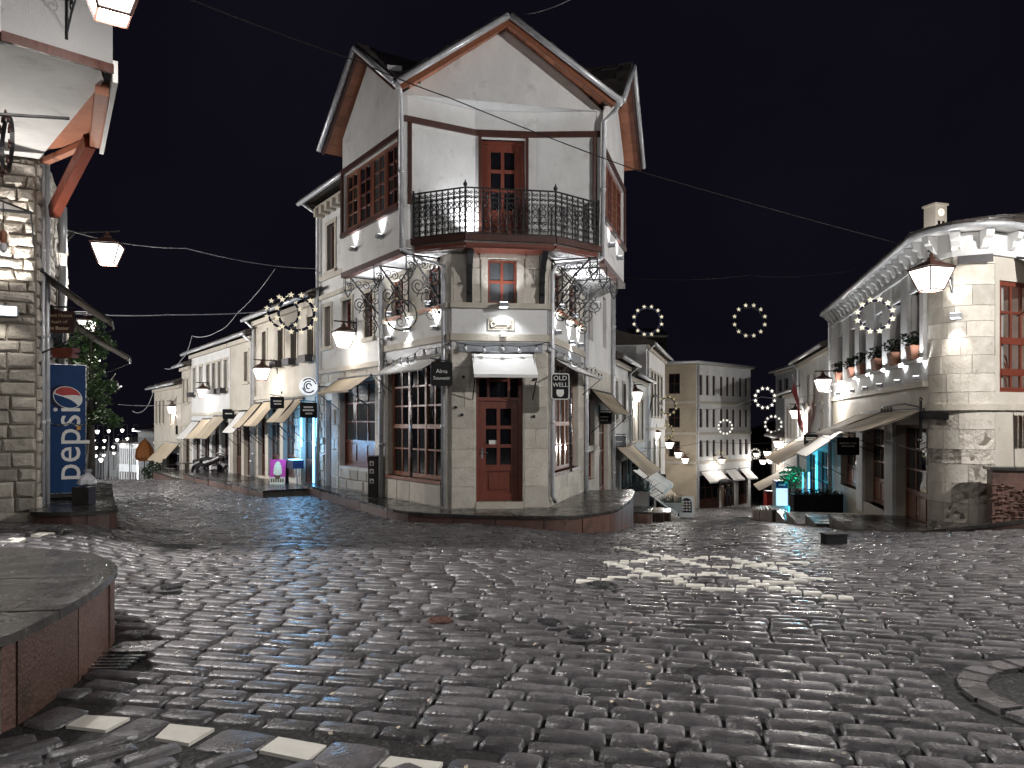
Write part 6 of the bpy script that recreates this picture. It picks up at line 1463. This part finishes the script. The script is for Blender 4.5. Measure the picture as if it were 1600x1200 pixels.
# globe: red upper left, white wave, blue lower right, pale outline, on a ridged cap
c = fpt(106, 621, .0); X, Zv = v3(FF.d), Z3; ca_, sa_ = math.cos(-.45), math.sin(-.45)
def gp(x, y, n): x, y = x*.205, y*.165; return c+X*(x*ca_-y*sa_)+Zv*(x*sa_+y*ca_)+v3(FF.n)*n
def patch(pts, n, mat, nm):
    m = MB(); P = [gp(x, y, n) for x, y in pts]; k = len(P); m.add(P, [tuple(range(k))]); return m.build(nm, mat, dr_)
T = [2*math.pi*i/40 for i in range(40)]
cap = []
for i in range(72): a = 2*math.pi*i/72; r = 1.20 if i % 4 < 2 else 1.14; cap.append((math.cos(a)*r-.22, math.sin(a)*r*1.02-.16))
patch(cap, .003, 'navy_enamel', 'bottle_cap'); patch([(math.cos(a)*1.06, math.sin(a)*1.06) for a in T], .005, 'white_paint', 'globe_rim')
wave = lambda x: .16*math.sin(2.4*x+.3)+.06
xs_ = [-.97+1.94*i/24 for i in range(25)]
patch([(x, max(-math.sqrt(max(0, .98-x*x)), min(math.sqrt(max(0, .98-x*x)), wave(x)+.02+.42*max(0, x+.35)*.9))) for x in xs_]+[(x, math.sqrt(max(0, .985-x*x))) for x in reversed(xs_)], .007, 'red_enamel', 'globe_red')
patch([(x, -math.sqrt(max(0, .985-x*x))) for x in xs_]+[(x, min(math.sqrt(max(0, .98-x*x)), max(-math.sqrt(max(0, .98-x*x)), wave(x)-.10-.32*max(0, x+.35)))) for x in reversed(xs_)], .007, 'blue_enamel', 'globe_blue')
chain = MB()
for i in range(26): p = FF.p(fw*(i+.5)/26, FF.Z(fw/2, 663)+.012*math.sin(i*.5), .016); q = v3(FF.d)*.018; r = Z3*.010 if i % 2 else v3(FF.n)*.010; chain.tube([p+q*math.cos(a)+r*math.sin(a) for a in [2*math.pi*j/8 for j in range(8)]], .0045, 4, True)
ch = chain.build('chain', 'steel', fr); p = fpt(123, 667, .03); MB().box(FF, FF.U(120), FF.U(126), p.z-.05, p.z+.01, .015, .045).build('padlock', 'amber_print', ch)
c = Vector(((131-CX)/FX*11.75, 11.75, .33)); bx = thing('rubbish_box', 'small dark box with a plastic bag on top beside the fridge', 'box', c)
MB().prism([(c.x-.13, c.y-.1), (c.x+.13, c.y-.1), (c.x+.12, c.y+.12), (c.x-.12, c.y+.12)], .335, .60).build('box_body', 'dark_plastic', bx)
pb = thing('plastic_bag', 'crumpled translucent plastic bag lying on the dark box', 'bag', c+Z3*.27); mb = MB(); random.seed(4)
mb.lathe(c+Vector((.06, 0, .275)), [(.03, 0), (.13, .03), (.12, .10), (.07, .16), (.02, .2), (.05, .25)], 14); mb.v = [(v[0]+random.uniform(-.025, .025), v[1]+random.uniform(-.025, .025), v[2]+random.uniform(-.0, .02)) for v in mb.v]; mb.build('bag_film', 'plastic_bag', pb)
# red flower basket under the guest house sign
c = at(102, 552, 12.4); wb = thing('flower_basket', 'red hanging window box under the guest house sign', 'window box', c); mb = MB(); w = .19
mb.hexa([c+Vector((x*w*.8, y*.09, -.08)) for x, y in ((-1, -1), (1, -1), (1, 1), (-1, 1))]+[c+Vector((x*w, y*.11, .08)) for x, y in ((-1, -1), (1, -1), (1, 1), (-1, 1))]); mb.build('box_body', 'wood_red', wb); mb = MB()
mb.tube([c+Vector((-w, 0, .08)), c+Vector((.0, 0, .42)), c+Vector((w, 0, .08))], .008, 5); mb.tube([c+Vector((-w-.35, .1, .0)), c+Vector((w+.12, 0, .0))], .012, 5); mb.build('hanger', 'iron', wb)
mb = MB(); leafball(mb, c+Vector((-.08, 0, .12)), .12, .08, .06, 40, .04); mb.build('foliage', 'leaf_dark', wb)
# black rod with a bulb from the wall on the far left
cr = at(-10, 178, 8.1); tag(MB().tube([cr, at(108, 185, 8.6)], .018, 6).build('curtain_rod', 'iron', None, cr), 'black iron rod sticking out below the white jetty', 'rod')
c = at(5, 380, 9.4); lb = thing('pendant_bulb', 'clear bulb in a brown holder hanging by the striped awning', 'bulb', c); MB().lathe(c, [(.03, 0), (.04, .05), (.035, .14), (.015, .17)], 10).build('lamp_holder', 'wood_brown', lb); MB().lathe(c-Z3*.12, [(.01, 0), (.035, .03), (.045, .07), (.028, .12)], 10).build('bulb', 'plastic_bag', lb, smooth=True); MB().tube([c+Z3*.16, c+Z3*.5], .006, 4).build('cord', 'iron', lb)
# ------------------------------------------------------------------ information pillar, A-boards
c = FL.p(UL(600), 0, .85); c.z = cz; X = Vector((.72, -.69)).normalized()
c0 = Vector(((575-CX)/FX*17.5, 17.5, cz)); Fi = Face(c0.xy, c0.xy+Vector((.42, -.14)).normalized()*.30)
ip = thing('recycling_bin', 'slim dark maroon litter bin with three white pictograms by the shop window', 'bin', v3(c0.xy, cz)); zt2 = FL.Z(UL(600), 716)-.2
zt2 = cz+.92
MB().box(Fi, 0, .24, cz, zt2, -.42, 0).build('bin_body', 'dark_plastic', ip); MB().box(Fi, -.015, .26, zt2, zt2+.035, -.45, .02).build('lid', 'steel', ip); MB().box(Fi, .2405, .247, cz+.05, zt2-.04, -.40, -.04).build('side_panel', 'grey_paint', ip)
for z in (.77, .59, .36): p = MB().box(Fi, .045, .15, cz+z-.05, cz+z+.055, .0005, .004).build('pictogram', 'white_paint', ip); MB().box(Fi, .07, .125, cz+z-.035, cz+z+.02, .0045, .006).build('symbol', 'dark_plastic', p)
gp_ = gnd(433, 768); Fb = Face((gp_.x-.25, gp_.y), (gp_.x+.25, gp_.y+.02)); ab = thing('ice_cream_board', 'pink pavement A-board picturing a soft ice cream cone', 'a-board', gp_)
zb0 = gp_.z; T_ = lambda u, z, n=0: Fb.p(u, zb0+z, n-.12*z)
def slab(u0, u1, z0, z1, n0, n1, mat, nm): MB().hexa([T_(u0, z0, n1), T_(u1, z0, n1), T_(u1, z0, n0), T_(u0, z0, n0), T_(u0, z1, n1), T_(u1, z1, n1), T_(u1, z1, n0), T_(u0, z1, n0)]).build(nm, mat, ab)
slab(.02, .48, .02, .93, 0, .02, 'pink_print', 'front_panel'); slab(.03, .47, .03, .42, .021, .023, 'cream_print', 'poster_field')
MB().hexa([Fb.p(0, zb0, -.42), Fb.p(.5, zb0, -.42), Fb.p(.5, zb0, -.44), Fb.p(0, zb0, -.44), Fb.p(0, zb0+.9, -.13), Fb.p(.5, zb0+.9, -.13), Fb.p(.5, zb0+.9, -.15), Fb.p(0, zb0+.9, -.15)]).build('back_panel', 'black_paint', ab)
mb = MB()
for z, r in ((.55, .13), (.64, .125), (.73, .11), (.80, .08), (.85, .045)):
    P = [T_(.25+math.cos(2*math.pi*i/16)*r, z+math.sin(2*math.pi*i/16)*r*.62, .024+.001*z) for i in range(16)]; mb.add(P, [tuple(range(16))])
mb.build('ice_cream', 'cream_print', ab); mb = MB(); mb.add([T_(.14, .52, .0235), T_(.36, .52, .0235), T_(.31, .36, .0235), T_(.19, .36, .0235)], [(3, 2, 1, 0)]); mb.build('cone', 'brown_print', ab)
for i in range(6): slab(.06+i*.066, .10+i*.066, .27, .38, .024, .026, 'brown_print', 'lettering')
for i, (u, z, mt) in enumerate(((.08, .1, 'amber_print'), (.2, .07, 'brown_print'), (.3, .12, 'amber_print'), (.4, .08, 'amber_print'))): slab(u-.03, u+.04, z-.03, z+.08, .024, .026, mt, 'picture')
g2 = gnd(1073, 809); Fb = Face((g2.x-.36, g2.y), (g2.x+.36, g2.y-.05)); zb0 = g2.z; ab = thing('menu_board', 'white framed A-board with a dark blue arch of menu pictures', 'a-board', g2)
slab(.0, .72, .02, 1.02, 0, .03, 'white_paint', 'front_panel'); mb = MB(); P = [T_(.12, .25, .033), T_(.60, .25, .033)]+[T_(.36+.24*math.cos(math.pi*i/12), .68+.26*math.sin(math.pi*i/12), .033) for i in range(13)]; mb.add(P, [tuple(range(len(P)))]); mb.build('arch_print', 'navy_enamel', ab)
for i in range(3):
    for j in range(4): slab(.17+i*.14, .26+i*.14, .34+j*.13, .41+j*.13, .034, .036, 'white_paint' if (i+j) % 2 else 'cream_print', 'picture')
MB().hexa([Fb.p(0, zb0, -.5), Fb.p(.72, zb0, -.5), Fb.p(.72, zb0, -.52), Fb.p(0, zb0, -.52), Fb.p(0, zb0+1, -.13), Fb.p(.72, zb0+1, -.13), Fb.p(.72, zb0+1, -.16), Fb.p(0, zb0+1, -.16)]).build('back_panel', 'black_paint', ab)
# blue lit shop door on the left street
c = FL.p(UL(482), .2, .5); bl = thing('display_freezer', 'open display case glowing blue outside the lit doorway', 'freezer', c)
MB().box(FL, UL(471), UL(480), .28, .52, .10, .42).build('case', 'navy_enamel', bl); MB().box(FL, UL(471.5), UL(479.5), .521, .54, .12, .40).build('lit_lid', 'blue_tube', bl)
for i, (px, nm) in enumerate(((492, 'tall blue light tube at the edge of the lit doorway'), (472.5, 'blue light tube on the inner side of the lit doorway'))):
    u = UL(px); cc = FL.p(u, 1.0, .06); t = thing('light_tube', nm, 'light', cc, 'blue light tubes'); MB().box(FL, u-.05, u+.05, -.1 if i == 0 else .9, 2.1, .02, .05).build('tube', 'blue_tube', t)
    plight(t, FL.p(u, 1.0, .5), 40 if i == 0 else 22, (.2, .55, 1), .2)
# ------------------------------------------------------------------ flower pots on the cafe sills
for i, (px, lab) in enumerate(((1434, 'nearest the rounded stone corner'), (1403.5, 'second from the rounded corner'), (1376, 'third from the rounded corner'), (1352, 'third from the far end'), (1335.5, 'second from the far end'), (1316, 'at the far end of the cafe'))):
    u = FQ.U(px); c = FQ.p(u, zS, .02); t = thing('flower_pot', 'terracotta trough of green plants on the cafe sill, '+lab, 'flower pot', c, 'flower pots on the cafe sills'); w = .21
    mb = MB(); mb.hexa([FQ.p(u+a*w*.8, zS+.005, .0+b) for a, b in ((-1, .16), (1, .16), (1, -.08), (-1, -.08))]+[FQ.p(u+a*w, zS+.25, .0+b) for a, b in ((-1, .19), (1, .19), (1, -.1), (-1, -.1))]); mb.box(FQ, u-w-.012, u+w+.012, zS+.25, zS+.29, -.11, .20); mb.build('pot', 'terracotta', t)
    mb = MB(); leafball(mb, FQ.p(u-.05, zS+.42, .04), .3, .2, .2, 230, .05); mb.build('foliage', 'leaf_dark', t)
# ------------------------------------------------------------------ right street clutter
gp_ = gnd(990, 812); 
def planter(label, px, py, Y, w, h, body, plant, spiky=True, ph=.6, cat='planter', name='planter'):
    c = at(px, py, Y); c.z = min(c.z, gz(c.x, c.y)+.6); t = thing(name, label, cat, c); F_ = Face((c.x-w/2, c.y), (c.x+w/2, c.y-.1))
    mb = MB(); mb.box(F_, 0, w, c.z, c.z+h, -.4, 0); mb.box(F_, -.03, w+.03, c.z+h, c.z+h+.05, -.43, .03); mb.build('planter_box', body, t); mb = MB()
    if spiky:
        for i in range(160):
            b = F_.p(random.uniform(.03, w-.03), c.z+h, random.uniform(-.36, -.04)); d = Vector((random.gauss(0, .35), random.gauss(0, .3), 1)).normalized(); L = ph*random.uniform(.5, 1.1); s = d.orthogonal().normalized()*.012
            mb.add([b-s, b+s, b+d*L*.6+s*.8+Vector((d.x, d.y, 0))*.1, b+d*L*.6-s*.8+Vector((d.x, d.y, 0))*.1, b+d*L+Vector((d.x, d.y, -.3))*.3*L], [(0, 1, 2, 3), (3, 2, 4)], 0, random.uniform(-1, 1))
    else: leafball(mb, F_.p(w/2, c.z+h+ph*.4, -.2), w*.55, .35, ph*.6, 260, .06)
    mb.build('foliage', plant, t); return t
planter('white planter of spiky grass by the first shops of the right street', 991, 790, 25.5, .95, .42, 'white_paint', 'leaf_dark', True, .7)
planter('low planter with dark grass beside the menu A-board', 1050, 800, 33, .9, .35, 'limestone', 'leaf_dark', True, .6)
planter('long black planter with a trailing plant on the right terrace', 1278, 806, 23.5, 1.5, .62, 'black_paint', 'leaf_dark', False, .22)
c = gnd(1308, 850); bx = thing('black_crate', 'black box standing on the wet terrace step by the kerb', 'crate', c); MB().prism([(c.x-.18, c.y-.05), (c.x+.15, c.y-.02), (c.x+.14, c.y+.2), (c.x-.18, c.y+.18)], c.z-.1, c.z+.13).build('crate_body', 'black_paint', bx); MB().prism([(c.x-.19, c.y-.06), (c.x+.16, c.y-.03), (c.x+.15, c.y+.21), (c.x-.19, c.y+.19)], c.z+.131, c.z+.155).build('lid', 'black_paint', bx)
c = at(1205, 795, 38); c.z = gz(c.x, c.y)+.25; rc = thing('red_chest', 'red cool box standing outside a shop down the right street', 'cool box', c); MB().prism([(c.x-.28, c.y-.2), (c.x+.24, c.y-.2), (c.x+.24, c.y+.3), (c.x-.28, c.y+.3)], c.z, c.z+.95).build('chest_body', 'red_enamel', rc); MB().prism([(c.x-.3, c.y-.22), (c.x+.26, c.y-.22), (c.x+.26, c.y+.32), (c.x-.3, c.y+.32)], c.z+.951, c.z+1.02).build('lid', 'dark_plastic', rc)
c = at(1221, 802, 30.5); c.z = gz(c.x, c.y)+.15; fb = thing('ice_cream_fridge', 'white and blue upright fridge outside a shop down the right street', 'fridge', c); Fz = Face((c.x-.24, c.y), (c.x+.26, c.y-.05))
MB().box(Fz, 0, .5, c.z, c.z+1.45, -.5, 0).build('cabinet', 'grey_paint', fb); MB().box(Fz, .03, .47, c.z+.2, c.z+1.15, .001, .02).build('door', 'sign_lit', fb); MB().box(Fz, .02, .48, c.z+1.17, c.z+1.42, .001, .02).build('header_panel', 'blue_enamel', fb); MB().box(Fz, .12, .38, c.z+1.25, c.z+1.33, .021, .024).build('lettering', 'white_paint', fb)
c = at(1240, 745, 30); bp = thing('neon_shrub', 'shrub glowing turquoise over a blue lit shop entrance', 'plant', c); mb = MB(); leafball(mb, c, .55, .5, .45, 260, .09); mb.build('foliage', 'leaf', bp); plight(bp, c+Vector((-.25, -.75, .1)), 55, (.03, .65, 1), .15)
for px, nm in ((1254.5, 'thin blue light tube at the turquoise lit entrance'), (1264, 'second thin light tube at the turquoise lit entrance')):
    cc = at(px, 770, 27.5); t = thing('light_tube', nm, 'light', cc, 'blue light tubes'); MB().beam(cc-Z3*.75, cc+Z3*.75, .05, .05, Vector((1, 0, 0))).build('tube', 'cyan_tube' if px < 1260 else 'blue_tube', t); plight(t, cc+Vector((-.3, -.3, .4)), 2, (.1, .5, 1), .1)
# steps and boxes on the left side of the right street
for i, (px, py, Y, w) in enumerate(((985, 812, 22, 1.0), (1013, 812, 25.5, .8), (1028, 813, 28, .7))):
    c = at(px, py, Y); zz = gz(c.x, c.y); q = [(c.x-w/2, c.y-.2), (c.x+w/2, c.y-.5), (c.x+w/2+.3, c.y+.9), (c.x-w/2+.2, c.y+1.2)]
    platform('terrace_step', q, [], zz+.38, .2, .6, .6, 'slab_light' if i else 'paving_slab')
c = gnd(968, 826); c = c+Vector((.05, -.1, 0)); rb = tag(MB().lathe(c, [(.04, 0), (.09, .015), (.10, .06), (.05, .08)], 12).build('red_bowl', 'red_enamel', None, c), 'small red plastic tub left on the cobbles at the pavement end', 'tub')
# red flag on a pole
q0 = FQ.p(UQ(1259), 1.6, .1); q1 = at(1238, 585, 29.0); fl = thing('flag', 'red flag drooping from a slanted pole on the right row', 'flag', q0); MB().tube([q0, q1], .018, 6).build('flag_pole', 'board_white', fl); mb = MB(); vs = []; fs = []
for j in range(9):
    for i in range(6):
        a = q1.lerp(q0, i/5*.85); vs.append(a+Vector((.05*math.sin(j*1.2+i)+.02*j, .08*math.sin(i*1.5+j*.6), -j*.185*(1-.04*i))))
for j in range(8):
    for i in range(5): fs.append((j*6+i, j*6+i+1, (j+1)*6+i+1, (j+1)*6+i))
mb.add(vs, fs); mb.build('flag_cloth', 'flag_red', fl, smooth=True)
# curly iron arm over the right street
p0 = FR.p(FR.U(1012), .3, .05); p1 = at(1042, 664, 39); m = MB(); m.tube([p0, p0+Z3*1.6, p0+Z3*2.2+(p1-p0)*.15, p0+Z3*2.2+(p1-p0)*.35, p1+Z3*.3], .03, 6); tag(m.build('iron_arm', 'iron', None, p0), 'tall curly iron arm carrying a dim star ring', 'bracket')
# ------------------------------------------------------------------ left street clutter
def wheel(mb, c, ax, r): mb.tube([c+ax*r*math.cos(2*math.pi*i/16)+Z3*r*math.sin(2*math.pi*i/16) for i in range(16)], .05, 6, True)
for i, (px, Y, lab) in enumerate(((337, 29.5, 'dark parked motorcycle nearer the brown awnings'), (318, 32.0, 'dark parked motorcycle further down the left street'))):
    c = at(px, 740, Y); c.z = gz(c.x, c.y); t = thing('motorcycle', lab, 'motorcycle', c, 'motorcycles parked on the left street'); ax = Vector((.8, -.6, 0)) if i else Vector((.95, -.3, 0)); sd = Vector((-ax.y, ax.x, 0))
    for s, nm in ((-.62, 'wheel'), (.62, 'wheel')):
        mb = MB(); wheel(mb, c+ax*s+Z3*.31, ax, .27); w_ = mb.build('wheel', 'black_paint', t); MB().lathe(c+ax*s+Z3*.31, [(.1, -.04), (.1, .04)], 10, ax=(ax, Z3, sd)).build('hub', 'steel', w_)
    mb = MB(); mb.tube([c+ax*-.5+Z3*.62, c+ax*-.1+Z3*.72, c+ax*.22+Z3*.86, c+ax*.38+Z3*.82], .14, 8, r2=.10); mb.tube([c+ax*-.1+Z3*.4, c+ax*.2+Z3*.42], .18, 8); mb.build('body', 'dark_plastic', t)
    MB().tube([c+ax*-.7+Z3*.74, c+ax*-.15+Z3*.78], .10, 8).build('seat', 'black_paint', t)
    mb = MB(); mb.tube([c+ax*.62+Z3*.31, c+ax*.40+Z3*.98], .03, 6); mb.tube([c+ax*.36+sd*-.36+Z3*1.06, c+ax*.40+Z3*.98, c+ax*.36+sd*.36+Z3*1.06], .018, 6); mb.tube([c+ax*-.62+Z3*.31, c+ax*-.1+Z3*.35], .03, 6); mb.build('fork', 'steel', t)
    MB().lathe(c+ax*.50+Z3*.88, [(.04, -.02), (.09, .06)], 10, ax=(sd, Z3, ax)).build('headlight', 'glass_grey', t)
for i, (px, Y) in enumerate(((290, 33), (266, 36))):
    c = at(px, 740, Y); c.z = gz(c.x, c.y); t = thing('cafe_table', ['dark round cafe table by the grey fronted house', 'dark round cafe table by the last pale house'][i], 'table', c, 'cafe tables on the left street'); MB().lathe(c+Z3*.7, [(.4, 0), (.4, .03)], 16).build('tabletop', 'dark_plastic', t); MB().tube([c, c+Z3*.7], .03, 6).build('leg', 'iron', t); MB().lathe(c, [(.24, 0), (.05, .05)], 12).build('base', 'iron', t)
    for s, lb in ((-.75, 'left'), (.75, 'right')):
        k = c+Vector((s, .1, 0)); h = thing('cafe_chair', 'dark chair on the %s of the table by the %s house' % ('kerb side' if s < 0 else 'shop side', 'grey fronted' if i == 0 else 'last pale'), 'chair', k, 'cafe chairs on the left street')
        MB().prism([(k.x-.2, k.y-.2), (k.x+.2, k.y-.2), (k.x+.2, k.y+.2), (k.x-.2, k.y+.2)], k.z+.43, k.z+.47).build('seat', 'dark_plastic', h); sg = -1 if s < 0 else 1
        MB().beam(k+Vector((sg*.2, -.2, .75)), k+Vector((sg*.2, .2, .75)), .03, .3).build('backrest', 'dark_plastic', h)
        for dx in (-.18, .18):
            for dy in (-.18, .18): MB().tube([k+Vector((dx, dy, .43 if dx*sg < 0 else .85)), k+Vector((dx*1.1, dy*1.1, 0))], .014, 5).build('leg', 'iron', h)
c = at(226, 742, 52); c.z = gz(c.x, c.y); pu = thing('parasol', 'half open orange parasol at the bottom of the left street', 'parasol', c); tz = EYE+(HY-686)/FX*52; MB().tube([c, Vector((c.x, c.y, tz))], .03, 6).build('pole', 'iron', pu); MB().lathe((c.x, c.y, tz-1.5), [(.42, 0), (.62, .25), (.55, .8), (.3, 1.25), (.02, 1.55)], 10).build('canopy', 'tile_orange', pu)
c = at(241, 745, 34); c.z = gz(c.x, c.y); sb = thing('shrub', 'dark clipped shrub at the crest of the left street', 'shrub', c); mb = MB(); leafball(mb, c+Z3*.35, .55, .5, .42, 500, .07); mb.build('foliage', 'leaf_dark', sb); MB().tube([c-Z3*.1, c+Z3*.3], .05, 6).build('stem', 'bark', sb)
# distant lamps of the lower street
lampm = None
for i, (px, py) in enumerate([(152, 674), (170, 673), (191, 672), (209, 671), (219, 677), (147, 688), (163, 688), (183, 687), (199, 685), (150, 699), (162, 699), (177, 698), (192, 695), (150, 712), (162, 711), (178, 708), (146, 716), (158, 718)]):
    Y = 62+((i*37) % 26); c = at(px, py, Y)
    if lampm is None:
        mb = MB(); r = .21; k0 = Vector(c)
        mb.lathe(k0-Z3*.2, [(.07, 0), (.17, .2), (.15, .26), (.02, .3)], 8, m=0); mb.tube([k0+Z3*.2, k0+Z3*.5, k0+Vector((.5, 0, .5)), k0+Vector((.5, 0, -4))], .03, 5, m=1)
        o = mb.build('street_lamp', ['lamp_far', 'iron'], None, c); lampm = o
    else: o = lampm.copy(); COL.objects.link(o); o.location = c; o.scale = (.7+.12*(i*7 % 5),)*3
    tag(o, 'small glowing lamp in the crowd of lamps on the distant lower street', 'street lamp', 'lamps crowding the distant lower street')
for x, y, z, p in ((-46, 74, 2.2, 1700), (-40, 66, 1.5, 1000), (-37, 80, 1, 1400)):
    o = plight(None, (x, y, z-3.6), p, COOL, .3)  # bare lights with no fixture, added to brighten the distant facades
# ------------------------------------------------------------------ tree behind the fridge
c = at(140, 620, 20); gzr = gz(c.x, c.y); tr = thing('tree', 'green leafy tree lit by the lantern behind the drinks fridge', 'tree', (c.x, c.y, gzr)); rnd = random.Random(5)
mb = MB(); mb.tube([(c.x, c.y, gzr-.2), (c.x+.05, c.y, gzr+1.2), (c.x-.05, c.y+.1, c.z+.4)], .13, 8, r2=.06)
for k in range(6): a = k*1.05; mb.tube([(c.x, c.y, c.z-.6), (c.x+math.cos(a)*.4, c.y+math.sin(a)*.4, c.z+.1+.1*k), (c.x+math.cos(a)*.75, c.y+math.sin(a)*.7, c.z+.4+.25*k)], .045, 5, r2=.012)
mb.build('trunk', 'bark', tr, smooth=True); mb = MB()
for k in range(46):
    a, h = rnd.uniform(0, 6.28), rnd.uniform(-.75, 2.0); R = .80*math.sqrt(max(.05, 1-((h-.35)/1.75)**2)); q = R*math.sqrt(rnd.random()); leafball(mb, (c.x+math.cos(a)*q, c.y+math.sin(a)*q, c.z+h), .26, .26, .18, 130, .055, rnd)
mb.build('crown', 'leaf', tr)
# ------------------------------------------------------------------ two people sharing an umbrella
def person(label, base, h, yaw, coat, walk=1):
    pts = [(0, 0, .52), (0, 0, .64), (0, 0, .80), (0, .0, .86), (0, .01, .93), (.055, .03, .50), (.06, .09*walk, .27), (.06, .02*walk, .03), (.06, .09*walk, .01), (-.055, -.02, .50), (-.06, -.03*walk, .28), (-.06, -.14*walk, .05), (-.06, -.08*walk, .015), (.10, 0, .79), (.13, -.03, .62), (.12, .05, .48), (-.10, 0, .79), (-.13, .05, .63), (-.08, .13, .66)]
    ed = [(0, 1), (1, 2), (2, 3), (3, 4), (0, 5), (5, 6), (6, 7), (7, 8), (0, 9), (9, 10), (10, 11), (11, 12), (2, 13), (13, 14), (14, 15), (2, 16), (16, 17), (17, 18)]
    rad = [.085, .08, .095, .032, .062, .062, .042, .028, .022, .062, .042, .028, .022, .038, .03, .02, .038, .03, .02]
    ca, sa = math.cos(yaw), math.sin(yaw); me = bpy.data.meshes.new('person'); me.from_pydata([((x*ca-y*sa)*h, (x*sa+y*ca)*h, z*h) for x, y, z in pts], ed, []); o = bpy.data.objects.new('person', me); COL.objects.link(o); o.location = base; ORG[o.name] = Vector(base)
    md = o.modifiers.new('skin', 'SKIN')
    if not me.skin_vertices: me.skin_vertices.new()
    for i, v in enumerate(me.skin_vertices[0].data): v.radius = (rad[i]*h*.75, rad[i]*h*.75); v.use_root = i == 0
    o.modifiers.new('sub', 'SUBSURF').levels = 1; me.materials.append(M[coat]); tag(o, label, 'person', 'people walking in the street')
    hd = MB().lathe(Vector(base)+Z3*.86*h, [(.03*h, 0), (.06*h, .03*h), (.068*h, .08*h), (.05*h, .125*h), (.01*h, .14*h)], 10); hd.build('head', 'skin', o, smooth=True); MB().lathe(Vector(base)+Z3*.925*h+Vector((0, .01, 0)), [(.071*h, 0), (.073*h, .03*h), (.05*h, .07*h), (.01*h, .085*h)], 10).build('hair', 'cloth_dark', o, smooth=True); return o
g0 = gnd(1130, 791); Yp = 52.5; b1 = Vector(((1129-CX)/FX*Yp, Yp, 0)); b1.z = gz(b1.x, b1.y); b2 = Vector(((1139-CX)/FX*Yp, Yp+.1, 0)); b2.z = gz(b2.x, b2.y)
person('person in a pale brown coat walking under a shared umbrella', b1, 1.66, .2, 'cloth_tan'); person('person in dark clothes holding the shared umbrella', b2, 1.76, -.1, 'cloth_dark', -1)
um = thing('umbrella', 'dark open umbrella held over two walking people', 'umbrella', b2+Z3*1.15); c = (b1+b2)/2; mb = MB(); mb.lathe((c.x, c.y, c.z+1.75), [(.62, 0), (.55, .12), (.35, .24), (.02, .32)], 8); mb.build('canopy', 'cloth_dark', um); MB().tube([b2+Vector((-.12, .16, 1.1)), Vector((c.x, c.y, c.z+2.05))], .012, 5).build('shaft', 'iron', um)
# ------------------------------------------------------------------ castle hill and clock tower
mb = MB(); P = []
for i in range(17):
    x = 40+i*16; t = i/16
    for j, (yy, f) in enumerate(((150, 0), (185, .55), (215, 1.0), (260, .95))): P.append((x+6*math.sin(i*2+j), yy+8*math.sin(i), -12+f*(44+9*math.sin(i*.7+1.2)+4*math.sin(i*2.1))*sm(-.05, .55, t)))
fs = [(i*4+j, (i+1)*4+j, (i+1)*4+j+1, i*4+j+1) for i in range(16) for j in range(3)]
mb.add(P, fs); mb.build('castle_hill', 'earth', smooth=True, kind='structure')
Yc = 150; c = at(1472, 352, Yc); s = 1.55; ctw = thing('clock_tower', 'small lit stone clock tower far up on the hill', 'tower', (c.x, c.y, 20)); Ft = Face((c.x-s, c.y-.4), (c.x+s*.75, c.y+.4)); Lt = Ft.L
MB().box(Ft, 0, Lt, 15, c.z+4.0, -Lt, 0).build('shaft', 'limestone', ctw); MB().box(Ft, -.25, Lt+.25, c.z+4.0, c.z+4.4, -Lt-.25, .25).build('cornice', 'limestone_clean', ctw)
Fs = Face(Ft.p(Lt, 0, 0), Ft.p(Lt, 0, -Lt))
for F_, nm in ((Ft, 0), (Fs, 1)):
    cc = F_.p(F_.L/2, c.z+2.6, .06); k = MB().lathe(cc, [(.72, -.05), (.72, .05)], 20, ax=(v3(F_.d), Z3, v3(F_.n))).build('clock_face', 'clock_lit', ctw); m = MB(); m.beam(cc+v3(F_.n)*.08, cc+v3(F_.n)*.08+Z3*.55, .08, .04); m.beam(cc+v3(F_.n)*.08, cc+v3(F_.n)*.08+v3(F_.d)*.35-Z3*.1, .1, .04); m.build('hand', 'black_paint', k)
    MB().box(F_, F_.L*.2, F_.L*.42, c.z-.2, c.z+.9, -.1, .02).build('window', 'glass', ctw); MB().box(F_, F_.L*.58, F_.L*.8, c.z-.2, c.z+.9, -.1, .02).build('window', 'glass', ctw)
slight(ctw, Vector((c.x-6, c.y-14, c.z-8)), Vector((6, 14, 9.5)), 9000, 30, .5, WARM, .3)
# faint house high in the dark behind the ochre building
Fh = Face(at(985, 530, 95).xy, at(1042, 530, 95).xy); hz0 = EYE+(HY-535)/FX*95
house('faint dark house high on the slope behind the right street', Fh, 0, Fh.L, -6, hz0+.8, wins=[(Fh.L*.75, Fh.L*.92, hz0-1.4, hz0+.1)], wall='earth', single=True, sur=False, name='hillside_house')

# fallen leaves and scraps on the wet setts
mb = MB(); rl_ = random.Random(9)
for i in range(70):
    y = rl_.uniform(3.2, 11); x = (rl_.gauss(.12, .16) if i % 2 else rl_.uniform(-.5, .6))*y
    if not free(x, y): continue
    z = gz(x, y)+.008; a = rl_.uniform(0, 6.28); s = rl_.uniform(.012, .03); u = Vector((math.cos(a), math.sin(a), rl_.uniform(-.3, .3)))*s; v = Vector((-math.sin(a), math.cos(a), rl_.uniform(-.4, .4)))*s*.55
    c = Vector((x, y, z+.004)); mb.add([c-u, c-v, c+u, c+v], [(0, 1, 2, 3)], 0, rl_.uniform(-1, 1))
tag(mb.build('fallen_leaves', 'canvas', None, (0, 5, 0), kind='stuff'), 'small fallen leaves and scraps scattered over the wet setts', 'leaves')
